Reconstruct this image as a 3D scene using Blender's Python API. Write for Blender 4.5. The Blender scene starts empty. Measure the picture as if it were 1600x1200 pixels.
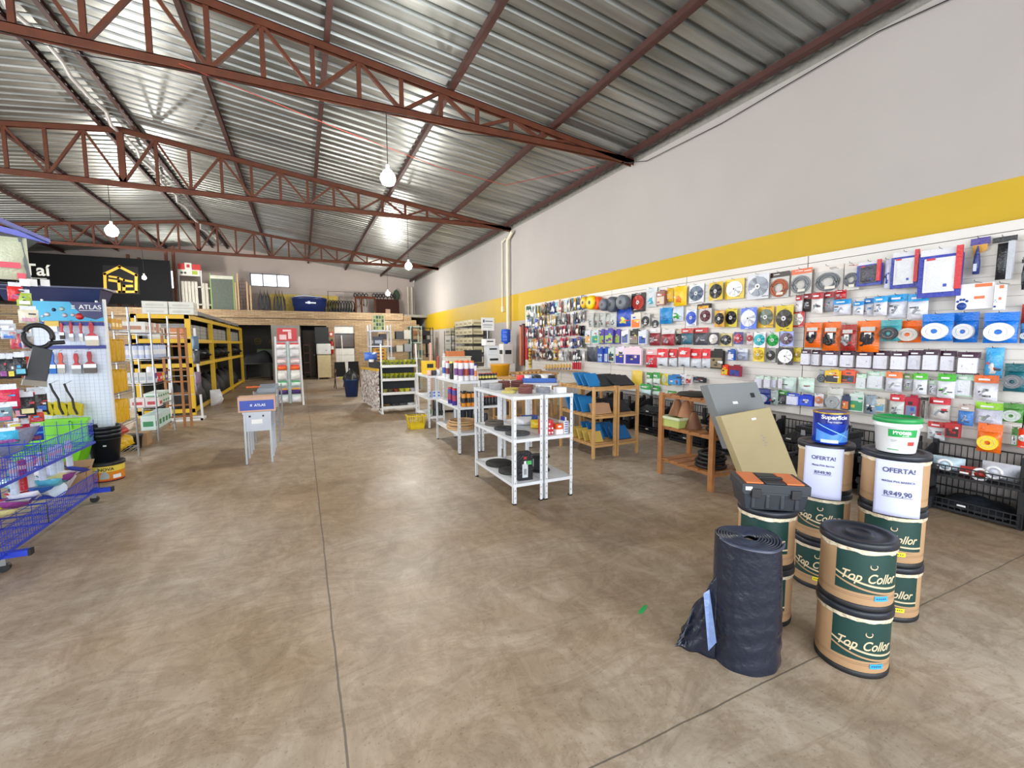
import bpy, bmesh, math, random
from mathutils import Vector, Matrix
import numpy as np
PI = math.pi
D2R = PI / 180
scn = bpy.context.scene
COL = scn.collection
rnd = random.Random(7)

# ---------------- camera ----------------
F_PX, YAW, PITCH, ROLL = 695.34, 25.195 * D2R, 5.235 * D2R, -0.272 * D2R
CAM = Vector((0, 0, 1.6))
_f = Vector((math.sin(YAW) * math.cos(PITCH), math.cos(YAW) * math.cos(PITCH), -math.sin(PITCH)))
_r0 = Vector((math.cos(YAW), -math.sin(YAW), 0))
_u0 = _r0.cross(_f)
_r = _r0 * math.cos(ROLL) + _u0 * math.sin(ROLL)
_u = -_r0 * math.sin(ROLL) + _u0 * math.cos(ROLL)
cd = bpy.data.cameras.new('camera')
cam = bpy.data.objects.new('camera', cd)
COL.objects.link(cam)
mw = Matrix.Identity(4)
for i in range(3):
    mw[i][0], mw[i][1], mw[i][2], mw[i][3] = _r[i], _u[i], -_f[i], CAM[i]
cam.matrix_world = mw
cd.lens = F_PX / 1600 * 36
cd.sensor_width = 36
cd.clip_start = 0.05
scn.camera = cam

# ---------------- exposure, world, daylight ----------------
scn.view_settings.view_transform = 'Standard'
scn.view_settings.look = 'None'
scn.view_settings.gamma = 1
scn.view_settings.use_curve_mapping = False
scn.view_settings.exposure = 0.0
w = bpy.data.worlds.new('world')
scn.world = w
w.use_nodes = True
bg = w.node_tree.nodes['Background']
bg.inputs[0].default_value = (0.86, 0.93, 1.0, 1)
bg.inputs[1].default_value = 3.0


def area(name, loc, rot, sx, sy, power, col=(1, 1, 1)):
    l = bpy.data.lights.new(name, 'AREA')
    l.shape = 'RECTANGLE'
    l.size, l.size_y, l.energy, l.color = sx, sy, power, col
    o = bpy.data.objects.new(name, l)
    o.location = loc
    o.rotation_euler = rot
    COL.objects.link(o)
    return o


# daylight entering the roller doors of the front wall, and the side door on the left
area('daylight_front', (-2.5, -3.4, 2.3), (PI / 2, 0, 0), 15, 4.2, 620, (0.93, 0.96, 1.0))
area('daylight_side', (-12.2, 9.5, 2.3), (PI / 2, 0, -PI / 2), 14, 4.0, 1000, (0.95, 0.97, 1.0))

# ---------------- helpers ----------------
MATS = {}


def lin(h):
    if isinstance(h, str):
        h = h.lstrip('#')
        c = [int(h[i:i + 2], 16) / 255 for i in (0, 2, 4)]
    else:
        c = list(h)
    return tuple(x / 12.92 if x <= .04045 else ((x + .055) / 1.055) ** 2.4 for x in c)


def M(h, rough=.5, metal=0, var=.08, scale=6, bump=0, bscale=40, alpha=1, emit=0, spec=.5):
    """procedural principled material: base colour with noise variation and optional noise bump"""
    key = (h, rough, metal, var, scale, bump, bscale, alpha, emit, spec)
    if key in MATS:
        return MATS[key]
    m = bpy.data.materials.new('mat_%d' % len(MATS))
    m.use_nodes = True
    nt = m.node_tree
    b = nt.nodes['Principled BSDF']
    c = lin(h)
    b.inputs['Roughness'].default_value = rough
    b.inputs['Metallic'].default_value = metal
    b.inputs['Specular IOR Level'].default_value = spec
    tc = nt.nodes.new('ShaderNodeTexCoord')
    if var:
        n = nt.nodes.new('ShaderNodeTexNoise')
        n.inputs['Scale'].default_value = scale
        n.inputs['Detail'].default_value = 4
        nt.links.new(tc.outputs['Object'], n.inputs['Vector'])
        mx = nt.nodes.new('ShaderNodeMix')
        mx.data_type = 'RGBA'
        mx.inputs[6].default_value = tuple(max(0, x * (1 - var * 2)) for x in c) + (1,)
        mx.inputs[7].default_value = tuple(min(1, x * (1 + var * 2)) for x in c) + (1,)
        nt.links.new(n.outputs['Fac'], mx.inputs[0])
        nt.links.new(mx.outputs[2], b.inputs['Base Color'])
    else:
        b.inputs['Base Color'].default_value = c + (1,)
    if bump:
        n2 = nt.nodes.new('ShaderNodeTexNoise')
        n2.inputs['Scale'].default_value = bscale
        nt.links.new(tc.outputs['Object'], n2.inputs['Vector'])
        bp = nt.nodes.new('ShaderNodeBump')
        bp.inputs['Strength'].default_value = bump
        bp.inputs['Distance'].default_value = .02
        nt.links.new(n2.outputs['Fac'], bp.inputs['Height'])
        nt.links.new(bp.outputs[0], b.inputs['Normal'])
    if alpha < 1:
        b.inputs['Alpha'].default_value = alpha
    if emit:
        b.inputs['Emission Color'].default_value = c + (1,)
        b.inputs['Emission Strength'].default_value = emit
    MATS[key] = m
    return m


def plas(h, r=.28):
    return M(h, r, 0, .05, 8, .35, 55)


class B:
    """mesh builder"""

    def __init__(s, mat=None):
        s.v, s.f, s.mi, s.sm, s.mats = [], [], [], [], []
        s.cur = 0
        s.T = None
        if mat:
            s.mat(mat)

    def mat(s, m):
        if m not in s.mats:
            s.mats.append(m)
        s.cur = s.mats.index(m)
        return s

    def add(s, vs, fs, smooth=False):
        o = len(s.v)
        if s.T is not None:
            vs = [s.T @ Vector(p) for p in vs]
        s.v += [tuple(p) for p in vs]
        for f in fs:
            s.f.append([i + o for i in f])
            s.mi.append(s.cur)
            s.sm.append(smooth)
        return s

    def box(s, x0, x1, y0, y1, z0, z1):
        vs = [(x, y, z) for z in (z0, z1) for y in (y0, y1) for x in (x0, x1)]
        return s.add(vs, [(0, 2, 3, 1), (4, 5, 7, 6), (0, 1, 5, 4), (2, 6, 7, 3), (0, 4, 6, 2), (1, 3, 7, 5)])

    def cbox(s, c, sz, R=None):
        h = [x / 2 for x in sz]
        vs = [Vector((x * h[0], y * h[1], z * h[2])) for z in (-1, 1) for y in (-1, 1) for x in (-1, 1)]
        if R is not None:
            vs = [R @ p for p in vs]
        vs = [p + Vector(c) for p in vs]
        return s.add(vs, [(0, 2, 3, 1), (4, 5, 7, 6), (0, 1, 5, 4), (2, 6, 7, 3), (0, 4, 6, 2), (1, 3, 7, 5)])

    def bar(s, p, q, w, h=None, up=(0, 0, 1)):
        """rectangular bar from p to q"""
        h = h or w
        p, q = Vector(p), Vector(q)
        d = (q - p)
        L = d.length
        if L < 1e-6:
            return s
        d.normalize()
        u = Vector(up)
        if abs(d.dot(u)) > .99:
            u = Vector((0, 1, 0))
        a = d.cross(u).normalized()
        b = a.cross(d)
        vs = [p + d * t * L + a * i * w / 2 + b * j * h / 2 for t in (0, 1) for j in (-1, 1) for i in (-1, 1)]
        return s.add(vs, [(0, 1, 3, 2), (4, 6, 7, 5), (0, 4, 5, 1), (2, 3, 7, 6), (0, 2, 6, 4), (1, 5, 7, 3)])

    def cyl(s, p, q, r, r2=None, n=12, smooth=True):
        r2 = r if r2 is None else r2
        p, q = Vector(p), Vector(q)
        d = (q - p).normalized()
        u = Vector((0, 0, 1)) if abs(d.z) < .9 else Vector((1, 0, 0))
        a = d.cross(u).normalized()
        b = d.cross(a)
        vs = []
        for c, rr in ((p, r), (q, r2)):
            vs += [c + a * math.cos(2 * PI * i / n) * rr + b * math.sin(2 * PI * i / n) * rr for i in range(n)]
        s.add(vs, [(i, (i + 1) % n, n + (i + 1) % n, n + i) for i in range(n)], smooth)
        return s.add(vs, [list(range(n))[::-1], list(range(n, 2 * n))])

    def lathe(s, prof, n=24, c=(0, 0, 0), smooth=True, a0=0, a1=2 * PI, axis='z', cap=True):
        full = abs(a1 - a0 - 2 * PI) < 1e-5
        m = n if full else n + 1
        vs = []
        for r, z in prof:
            for i in range(m):
                t = a0 + (a1 - a0) * i / n
                x, y = r * math.cos(t), r * math.sin(t)
                if axis == 'y':
                    vs.append((c[0] + x, c[1] + z, c[2] + y))
                elif axis == 'x':
                    vs.append((c[0] + z, c[1] + x, c[2] + y))
                else:
                    vs.append((c[0] + x, c[1] + y, c[2] + z))
        fs = []
        for k in range(len(prof) - 1):
            for i in range(n):
                j = (i + 1) % m
                fs.append((k * m + i, k * m + j, (k + 1) * m + j, (k + 1) * m + i))
        s.add(vs, fs, smooth)
        if full and cap:
            if prof[0][0] > 1e-4:
                s.add(vs[:m], [list(range(m))[::-1]])
            if prof[-1][0] > 1e-4:
                s.add(vs[-m:], [list(range(m))])
        return s

    def tube(s, pts, r, n=6, closed=False):
        pts = [Vector(p) for p in pts]
        k = len(pts)
        vs = []
        for i, p in enumerate(pts):
            a = pts[(i + 1) % k] if (closed or i < k - 1) else p
            b = pts[i - 1] if (closed or i > 0) else p
            d = (a - b).normalized()
            u = Vector((0, 0, 1)) if abs(d.z) < .95 else Vector((1, 0, 0))
            x = d.cross(u).normalized()
            y = d.cross(x)
            vs += [p + (x * math.cos(2 * PI * j / n) + y * math.sin(2 * PI * j / n)) * r for j in range(n)]
        fs = []
        for i in range(k if closed else k - 1):
            i2 = (i + 1) % k
            for j in range(n):
                fs.append((i * n + j, i * n + (j + 1) % n, i2 * n + (j + 1) % n, i2 * n + j))
        s.add(vs, fs, True)
        if not closed:
            s.add(vs[:n], [list(range(n))[::-1]])
            s.add(vs[-n:], [list(range(n))])
        return s

    def ring(s, c, R, r, axis='z', n=20, m=6, sx=1):
        c = Vector(c)
        pts = []
        for i in range(n):
            t = 2 * PI * i / n
            a, b = math.cos(t) * R * sx, math.sin(t) * R
            pts.append(c + (Vector((a, b, 0)) if axis == 'z' else Vector((a, 0, b)) if axis == 'y' else Vector((0, a, b))))
        return s.tube(pts, r, m, True)

    def prism(s, poly, a, b, axis='y'):
        """polygon in (u,v) extruded a..b: axis y -> (u,a,v); x -> (a,u,v); z -> (u,v,a)"""
        n = len(poly)
        g = {'y': lambda u, v, t: (u, t, v), 'x': lambda u, v, t: (t, u, v), 'z': lambda u, v, t: (u, v, t)}[axis]
        vs = [g(u, v, a) for u, v in poly] + [g(u, v, b) for u, v in poly]
        return s.add(vs, [list(range(n))[::-1], list(range(n, 2 * n))] + [(i, (i + 1) % n, n + (i + 1) % n, n + i) for i in range(n)])

    def grid(s, fn, nu, nv, smooth=True):
        vs = [fn(i / nu, j / nv) for j in range(nv + 1) for i in range(nu + 1)]
        fs = [(j * (nu + 1) + i, j * (nu + 1) + i + 1, (j + 1) * (nu + 1) + i + 1, (j + 1) * (nu + 1) + i) for j in range(nv) for i in range(nu)]
        return s.add(vs, fs, smooth)


def obj(name, b, parent=None, bev=0, loc=None, label=None, solid=0):
    me = bpy.data.meshes.new(name)
    me.from_pydata(b.v, [], b.f)
    for m in b.mats:
        me.materials.append(m)
    me.polygons.foreach_set('material_index', b.mi)
    me.polygons.foreach_set('use_smooth', b.sm)
    me.update()
    o = bpy.data.objects.new(name, me)
    COL.objects.link(o)
    if parent:
        o.parent = parent
    if loc:
        o.location = loc
    if solid:
        q = o.modifiers.new('solid', 'SOLIDIFY')
        q.thickness = solid
    if bev:
        q = o.modifiers.new('bevel', 'BEVEL')
        q.width = bev
        q.segments = 2
        q.limit_method = 'ANGLE'
    if label:
        o['label'] = label
    return o


def thing(name, label, cat, loc=(0, 0, 0), rz=0, group=None):
    o = bpy.data.objects.new(name, None)
    o.empty_display_size = .05
    COL.objects.link(o)
    o.location = loc
    o.rotation_euler = (0, 0, rz)
    o['label'] = label
    o['category'] = cat
    if group:
        o['group'] = group
    return o


def solo(name, b, label, cat, loc=None, rz=0, group=None, bev=0, stuff=False, solid=0):
    o = obj(name, b, None, bev, loc, None, solid)
    o.rotation_euler = (0, 0, rz)
    o['label'] = label
    o['category'] = cat
    if group:
        o['group'] = group
    if stuff:
        o['kind'] = 'stuff'
    return o


def struct(name, b, bev=0, parent=None):
    o = obj(name, b, parent, bev)
    if not parent:
        o['kind'] = 'structure'
    return o


def kids(o):
    return [c for c in COL.objects if c.parent == o]


def dup(o, loc, rz=None, label=None, tree=None):
    r = o.copy()
    COL.objects.link(r)
    r.location = loc
    if rz is not None:
        r.rotation_euler = (0, 0, rz)
    if label:
        r['label'] = label
    for c in list(o.children):
        k = c.copy()
        COL.objects.link(k)
        k.parent = r
        for g in list(c.children):
            h = g.copy()
            COL.objects.link(h)
            h.parent = k
    return r


def text(body, size, mat, parent, loc, rx=PI / 2, rz=0, shear=0, R=0, ext=.0006, sx=1, name='lettering', align='CENTER', thick=0):
    """raised lettering, local plane x right / z up, bent round a cylinder of radius R when given"""
    cu = bpy.data.curves.new('t', 'FONT')
    cu.body = body
    cu.size = size
    cu.shear = shear
    cu.align_x = align
    cu.extrude = ext
    cu.offset = thick
    to = bpy.data.objects.new('t', cu)
    COL.objects.link(to)
    bpy.context.view_layer.update()
    me = bpy.data.meshes.new_from_object(to)
    bpy.data.objects.remove(to)
    if R:
        bm = bmesh.new()
        bm.from_mesh(me)
        bmesh.ops.remove_doubles(bm, verts=bm.verts, dist=1e-6)
        bmesh.ops.triangulate(bm, faces=bm.faces)
        lim = size * .12
        for _ in range(4):
            es = [e for e in bm.edges if abs(e.verts[0].co.x - e.verts[1].co.x) > lim]
            if not es:
                break
            bmesh.ops.subdivide_edges(bm, edges=es, cuts=1)
            bmesh.ops.triangulate(bm, faces=[f for f in bm.faces if len(f.verts) > 3])
        bm.to_mesh(me)
        bm.free()
    for v in me.vertices:
        x, y, z = v.co
        x *= sx
        if R:
            a = x / R
            v.co = ((R + z) * math.sin(a), -(R + z) * math.cos(a), y)
        else:
            v.co = (x, -z, y)
    me.materials.clear()
    me.materials.append(mat)
    o = bpy.data.objects.new(name, me)
    COL.objects.link(o)
    o.parent = parent
    o.location = loc
    o.rotation_euler = (0, 0, rz)
    return o


def ray(px, py):
    return _r * ((px - 800) / F_PX) - _u * ((py - 600) / F_PX) + _f


def at(px, py, axis, val):
    """the point of the plane axis=val seen at a pixel of the photograph"""
    d = ray(px, py)
    return CAM + d * ((val - CAM[axis]) / d[axis])


# common materials
WHITE = M('e4e4e2', .45, 0, .05, 3)
WSTEEL = M('dfe2e6', .4, 0, .05, 5)
CHROME = M('a8acb0', .3, .9, .06, 9)
BLACK = M('17181b', .5, 0, .1, 8)
DARK = M('24262a', .6, 0, .1, 8)
RUST = M('653520', .6, .1, .2, 5)
RUSTD = M('42221c', .6, .1, .2, 5)
PINE = M('c79a62', .55, 0, .12, 12)
PINEO = M('ab7444', .5, 0, .14, 12)
KRAFT = M('b08d68', .7, 0, .06, 10)
GREY = M('8b8f94', .5, 0, .06, 5)
YEL = M('e2b81c', .45, 0, .06, 5)
BLUE = M('2438a0', .35, 0, .06, 5)
# ================= SETTING =================
XW, YB, RX = 5.9, 25.5, -3.3           # right wall, back wall, ridge


def mat_floor():
    m = bpy.data.materials.new('polished_concrete')
    m.use_nodes = True
    nt = m.node_tree
    N, L = nt.nodes, nt.links
    b = N['Principled BSDF']
    tc = N.new('ShaderNodeTexCoord')

    def noise(scale, detail, rough, sc=(1, 1, 1), dist=0):
        mp = N.new('ShaderNodeMapping')
        mp.inputs['Scale'].default_value = sc
        L.new(tc.outputs['Object'], mp.inputs[0])
        n = N.new('ShaderNodeTexNoise')
        n.inputs['Scale'].default_value = scale
        n.inputs['Detail'].default_value = detail
        n.inputs['Roughness'].default_value = rough
        n.inputs['Distortion'].default_value = dist
        L.new(mp.outputs[0], n.inputs['Vector'])
        return n.outputs['Fac']

    def ramp(f, stops):
        r = N.new('ShaderNodeValToRGB')
        r.color_ramp.elements[0].position, r.color_ramp.elements[0].color = stops[0][0], lin(stops[0][1]) + (1,)
        r.color_ramp.elements[1].position, r.color_ramp.elements[1].color = stops[-1][0], lin(stops[-1][1]) + (1,)
        for p, c in stops[1:-1]:
            e = r.color_ramp.elements.new(p)
            e.color = lin(c) + (1,)
        L.new(f, r.inputs[0])
        return r.outputs[0]

    def mix(a, c, fac, mode='MIX'):
        x = N.new('ShaderNodeMix')
        x.data_type = 'RGBA'
        x.blend_type = mode
        L.new(a, x.inputs[6])
        L.new(c, x.inputs[7])
        if isinstance(fac, float):
            x.inputs[0].default_value = fac
        else:
            L.new(fac, x.inputs[0])
        return x.outputs[2]
    base = ramp(noise(.55, 8, .62, (1, .8, 1), .6), [(.32, '8a7861'), (.45, 'a59680'), (.55, 'b8ab98'), (.68, 'c8bfb2')])
    fine = ramp(noise(5, 9, .75, (1, .55, 1), 1.0), [(.33, '7a6c5a'), (.5, 'a89a86'), (.66, 'cbc1b2')])
    c = mix(base, fine, .42)
    hue = ramp(noise(.28, 4, .55, (1, 1, 1), .4), [(.38, 'fbfbff'), (.6, 'd9ba94')])
    c = mix(c, hue, .75, 'MULTIPLY')
    tro = ramp(noise(2.2, 7, .7, (.6, 1.5, 1), 1.5), [(.44, 'ffffff'), (.5, 'c0b5a4'), (.56, 'ffffff')])
    c = mix(c, tro, .36, 'MULTIPLY')
    spk = ramp(noise(60, 3, .6), [(.28, '8a7f70'), (.4, 'ffffff')])
    c = mix(c, spk, .5, 'MULTIPLY')
    # saw-cut joints and hairline crack: position masks
    sp = N.new('ShaderNodeSeparateXYZ')
    L.new(tc.outputs['Object'], sp.inputs[0])

    def math_(op, a, b_=None):
        x = N.new('ShaderNodeMath')
        x.operation = op
        for k, q in ((0, a), (1, b_)):
            if q is None:
                continue
            if isinstance(q, (int, float)):
                x.inputs[k].default_value = q
            else:
                L.new(q, x.inputs[k])
        return x.outputs[0]
    w_ = noise(3, 3, .5)
    wob = math_('MULTIPLY', math_('SUBTRACT', w_, .5), .02)

    def line(coord, at_, half):
        d = math_('ABSOLUTE', math_('SUBTRACT', math_('ADD', coord, wob), at_))
        return math_('LESS_THAN', d, half)
    ms = None
    for cc, p, h in ((sp.outputs[0], .09, .005), (sp.outputs[1], 1.27, .004), (sp.outputs[1], 11.3, .01), (sp.outputs[1], 12.4, .01), (sp.outputs[1], -3.0, .004), (sp.outputs[0], 5.3, .004), (sp.outputs[0], -5.1, .004)):
        q = line(cc, p, h)
        ms = q if ms is None else math_('MAXIMUM', ms, q)
    dk = N.new('ShaderNodeRGB')
    dk.outputs[0].default_value = lin('4a443b') + (1,)
    c = mix(c, dk.outputs[0], math_('MULTIPLY', ms, .75))
    L.new(c, b.inputs['Base Color'])
    rr = N.new('ShaderNodeMapRange')
    rr.inputs[3].default_value = .32
    rr.inputs[4].default_value = .62
    L.new(noise(1.3, 6, .6), rr.inputs[0])
    L.new(rr.outputs[0], b.inputs['Roughness'])
    bp = N.new('ShaderNodeBump')
    bp.inputs['Strength'].default_value = .08
    L.new(noise(12, 6, .6), bp.inputs['Height'])
    L.new(bp.outputs[0], b.inputs['Normal'])
    return m


def mat_brick():
    m = bpy.data.materials.new('filleted_brick')
    m.use_nodes = True
    nt = m.node_tree
    tc = nt.nodes.new('ShaderNodeTexCoord')
    sp = nt.nodes.new('ShaderNodeSeparateXYZ')
    cb = nt.nodes.new('ShaderNodeCombineXYZ')
    ad = nt.nodes.new('ShaderNodeMath')
    br = nt.nodes.new('ShaderNodeTexBrick')
    nt.links.new(tc.outputs['Object'], sp.inputs[0])
    nt.links.new(sp.outputs[0], ad.inputs[0])
    nt.links.new(sp.outputs[1], ad.inputs[1])
    nt.links.new(ad.outputs[0], cb.inputs[0])
    nt.links.new(sp.outputs[2], cb.inputs[1])
    nt.links.new(cb.outputs[0], br.inputs['Vector'])
    br.inputs['Color1'].default_value = lin('ab9472') + (1,)
    br.inputs['Color2'].default_value = lin('94795a') + (1,)
    br.inputs['Mortar'].default_value = lin('6c5a48') + (1,)
    br.inputs['Scale'].default_value = 1
    br.inputs['Mortar Size'].default_value = .006
    br.inputs['Brick Width'].default_value = .3
    br.inputs['Row Height'].default_value = .07
    nt.links.new(br.outputs[0], nt.nodes['Principled BSDF'].inputs['Base Color'])
    nt.nodes['Principled BSDF'].inputs['Roughness'].default_value = .8
    return m


def mat_roof():
    m = bpy.data.materials.new('galvanised_sheet')
    m.use_nodes = True
    nt = m.node_tree
    b = nt.nodes['Principled BSDF']
    tc = nt.nodes.new('ShaderNodeTexCoord')
    mp = nt.nodes.new('ShaderNodeMapping')
    mp.inputs['Scale'].default_value = (.25, 3, 1)
    nt.links.new(tc.outputs['Object'], mp.inputs[0])
    n = nt.nodes.new('ShaderNodeTexNoise')
    n.inputs['Scale'].default_value = 1.6
    n.inputs['Detail'].default_value = 6
    nt.links.new(mp.outputs[0], n.inputs[0])
    r = nt.nodes.new('ShaderNodeValToRGB')
    r.color_ramp.elements[0].position = .3
    r.color_ramp.elements[0].color = lin('6c6f6c') + (1,)
    r.color_ramp.elements[1].position = .7
    r.color_ramp.elements[1].color = lin('a8aaa6') + (1,)
    nt.links.new(n.outputs[0], r.inputs[0])
    nt.links.new(r.outputs[0], b.inputs['Base Color'])
    b.inputs['Metallic'].default_value = .75
    b.inputs['Roughness'].default_value = .36
    return m


BRICK = mat_brick()
WALLC = M('aaa4a0', .75, 0, .03, 1.2, .05, 30)
WALLB = M('b8aaa2', .8, 0, .06, 1.0, .1, 20)
STRIPE = M('bf9d12', .6, 0, .03, 2)
MORTAR = M('8a8880', .9, 0, .15, 12, .5, 30)

b = B(mat_floor())
b.box(-12.5, 6.1, -3.5, YB, -.2, 0)
struct('floor', b)

# right wall: painted bands share one plane, the stripe is paint on it
b = B(WALLC)
b.box(XW, XW + .2, -3.5, YB, 0, 2.27)
b.box(XW, XW + .2, -3.5, YB, 3.07, 5.02)
b.box(XW, XW + .2, 23.2, YB, 2.27, 3.07)
b.mat(STRIPE)
b.box(XW, XW + .2, -3.5, 23.2, 2.27, 3.07)
struct('wall_right', b)
b = B(MORTAR)
b.box(XW + .02, XW + .2, -3.5, YB, 5.02, 5.2)
b.prism([(XW - .0, 5.02), (XW + .05, 5.02), (XW + .05, 5.2), (XW + .03, 5.2)], -3.5, YB, 'y')
struct('trim_1', b)

# back wall with the triple window and a slot window
b = B(WALLB)
holes = [(-2.13, -1.63, 4.47, 5.07), (-1.55, -1.03, 4.47, 5.07), (-.95, -.43, 4.47, 5.07)]
b.box(-12.5, -5.32, YB, YB + .2, 0, 7)
b.box(-5.08, -2.15, YB, YB + .2, 0, 7)
b.box(-5.32, -5.08, YB, YB + .2, 0, 4.2)
b.box(-5.32, -5.08, YB, YB + .2, 5.0, 7)
b.box(-2.15, -.41, YB, YB + .2, 0, 4.45)
b.box(-2.15, -.41, YB, YB + .2, 5.09, 7)
b.box(-.41, XW, YB, YB + .2, 0, 7)
struct('wall_back', b)
fr = M('6f6a78', .4)
gl = M('f4f6ff', .1, 0, 0, alpha=.15)
b = B(fr)
for a in (-2.15, -1.62, -1.0, -.45):
    b.box(a, a + .05, YB + .02, YB + .12, 4.45, 5.09)
b.box(-2.15, -.41, YB + .02, YB + .12, 4.45, 4.49)
b.box(-2.15, -.41, YB + .02, YB + .12, 5.05, 5.09)
o = struct('window_1', b)
for x0, x1, z0, z1 in holes:
    obj('pane', B(gl).box(x0, x1, YB + .06, YB + .065, z0, z1), o)
b = B(fr).box(-5.33, -5.3, YB, YB + .1, 4.2, 5.0)
b.box(-5.1, -5.07, YB, YB + .1, 4.2, 5.0)
o = struct('window_2', b)
obj('pane', B(gl).box(-5.3, -5.1, YB + .06, YB + .065, 4.2, 5.0), o)

# left wall and front wall (doorways open to daylight)
b = B(WALLB)
b.box(-12.7, -12.5, -3.5, 2, 0, 5.1)
b.box(-12.7, -12.5, 17, YB, 0, 5.1)
b.box(-12.7, -12.5, 2, 17, 4.4, 5.1)
struct('wall_left', b)
b = B(WALLC)
b.box(-12.5, 6.1, -3.7, -3.5, 4.5, 6.4)
b.box(5.3, 6.1, -3.7, -3.5, 0, 4.5)
b.box(-12.5, -10.2, -3.7, -3.5, 0, 4.5)
struct('wall_front', b)

# roof: corrugated sheet on two slopes


def roofz(x):
    return 6.3 - .126 * abs(x - RX)


b = B(mat_roof())
pr = [(0, 0), (.13, 0), (.15, .045), (.2, .045), (.22, 0)]
ys = []
y = -3.6
while y < YB + .2:
    ys += [(y + a, h) for a, h in pr]
    y += .245
for x0, x1 in ((6.1, RX), (RX, -12.7)):
    vs = []
    for (yy, h) in ys:
        vs += [(x0, yy, roofz(x0) + h), (x1, yy, roofz(x1) + h)]
    b.add(vs, [(2 * i, 2 * i + 1, 2 * i + 3, 2 * i + 2) for i in range(len(ys) - 1)])
struct('ceiling', b)

# mezzanine across the back
b = B(BRICK)
YM = 22.5
b.box(-12.5, 4.62, YM, YM + .2, 2.76, 3.09)
b.box(-12.5, 4.62, YM + .06, YM + .26, 2.45, 2.75)
b.mat(M('4d4238', .8)).box(-12.5, 4.62, YM + .03, YM + .2, 2.74, 2.77)
b.mat(MORTAR).box(-12.5, XW, YM + .2, YB, 2.93, 3.06)
struct('trim_2', b)
b = B(BRICK)
b.box(1.08, 1.42, YM + .06, YM + .3, 0, 2.45)
b.box(2.3, 5.0, YM + .06, YM + .3, 0, 2.45)
b.mat(M('8f8d87', .7)).box(-1.2, -.05, YM + .06, YM + .3, 0, 2.45)
b.mat(BRICK).box(-12.5, -3.6, YM + .06, YM + .3, 0, 2.45)
struct('wall_mezzanine', b)
# brick stair stepping down beside the right wall
b = B(BRICK)
st = [(4.62, 2.98), (5.05, 2.98), (5.05, 2.78), (5.3, 2.78), (5.3, 2.55), (5.45, 2.55), (5.45, 2.3), (5.6, 2.3), (5.6, 1.7), (5.75, 1.7), (5.75, .9), (XW, .9), (XW, 0), (4.62, 0)]
b.prism([(u, v) for u, v in st], YM + .1, YM + 1.2, 'y')
struct('trim_3', b)
# room dividers under the mezzanine
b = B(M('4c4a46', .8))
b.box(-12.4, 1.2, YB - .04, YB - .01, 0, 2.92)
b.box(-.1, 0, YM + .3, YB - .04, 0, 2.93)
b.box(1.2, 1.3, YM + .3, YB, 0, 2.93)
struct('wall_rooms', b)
# plain wooden door leaf inside the middle opening
b = B(M('7a6b5c', .6)).box(.05, .62, 24.6, 24.65, 0, 2.3)
o = struct('door_1', b)
obj('door_handle', B(CHROME).cyl((.56, 24.6, 1.05), (.56, 24.54, 1.05), .02), o)
# white panel door with a shop window in the brick front
b = B(M('d8d8d4', .5)).box(1.42, 2.3, YM + .15, YM + .2, 0, 1.42).box(1.42, 2.3, YM + .15, YM + .2, 2.1, 2.45)
for k in range(4):
    b.box(1.45, 2.27, YM + .12, YM + .15, .1 + k * .33, .38 + k * .33)
o = struct('door_2', b)
obj('pane', B(M('4a3a33', .15, 0, .3, 3)).box(1.42, 2.3, YM + .16, YM + .18, 1.42, 2.1), o)
obj('glazing_bar', B(BLACK).box(1.42, 2.3, YM + .12, YM + .15, 1.4, 1.46).box(1.42, 2.3, YM + .12, YM + .15, 2.06, 2.1), o)

# steel roof trusses
RZ = 6.2


def truss(y, lab):
    t = thing('roof_truss', lab, 'roof truss', (RX, y, 0))
    g = .07
    tz = lambda x: RZ - .04 - .126 * abs(x)

    def cchan(b, p, q):
        p, q = Vector(p), Vector(q)
        b.bar(p + Vector((0, 0, .035)), q + Vector((0, 0, .035)), .09, .012)
        b.bar(p + Vector((0, -.04, -.01)), q + Vector((0, -.04, -.01)), .01, .1)
        b.bar(p + Vector((0, .04, -.01)), q + Vector((0, .04, -.01)), .01, .1)
    b = B(RUST)
    cchan(b, (0, 0, tz(0)), (9.15, 0, tz(9.15)))
    cchan(b, (0, 0, tz(0)), (-9.15, 0, tz(-9.15)))
    obj('top_chord', b, t)
    b = B(RUST)
    cchan(b, (-9.15, 0, 5.04), (9.15, 0, 5.04))
    obj('bottom_chord', b, t)
    n = 0
    step = .6
    for s in (-1, 1):
        k = 1
        x = 0
        while x < 8.6:
            x1 = min(x + step, 8.9)
            if k % 2:
                p, q = (s * x, 5.05), (s * x1, tz(x1) - .03)
            else:
                p, q = (s * x, tz(x) - .03), (s * x1, 5.05)
            bb = B(RUST)
            bb.bar((p[0], 0, p[1]), (q[0], 0, q[1]), .06, .045)
            obj('web_brace', bb, t)
            bb = B(RUST)
            bb.bar((s * x1, 0, 5.05), (s * x1, 0, tz(x1) - .02), .06, .045)
            obj('web_post', bb, t)
            x = x1
            k += 1
    bb = B(RUST).box(-.06, .06, -.03, .03, 5.03, tz(0))
    obj('king_post', bb, t)
    return t


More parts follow.
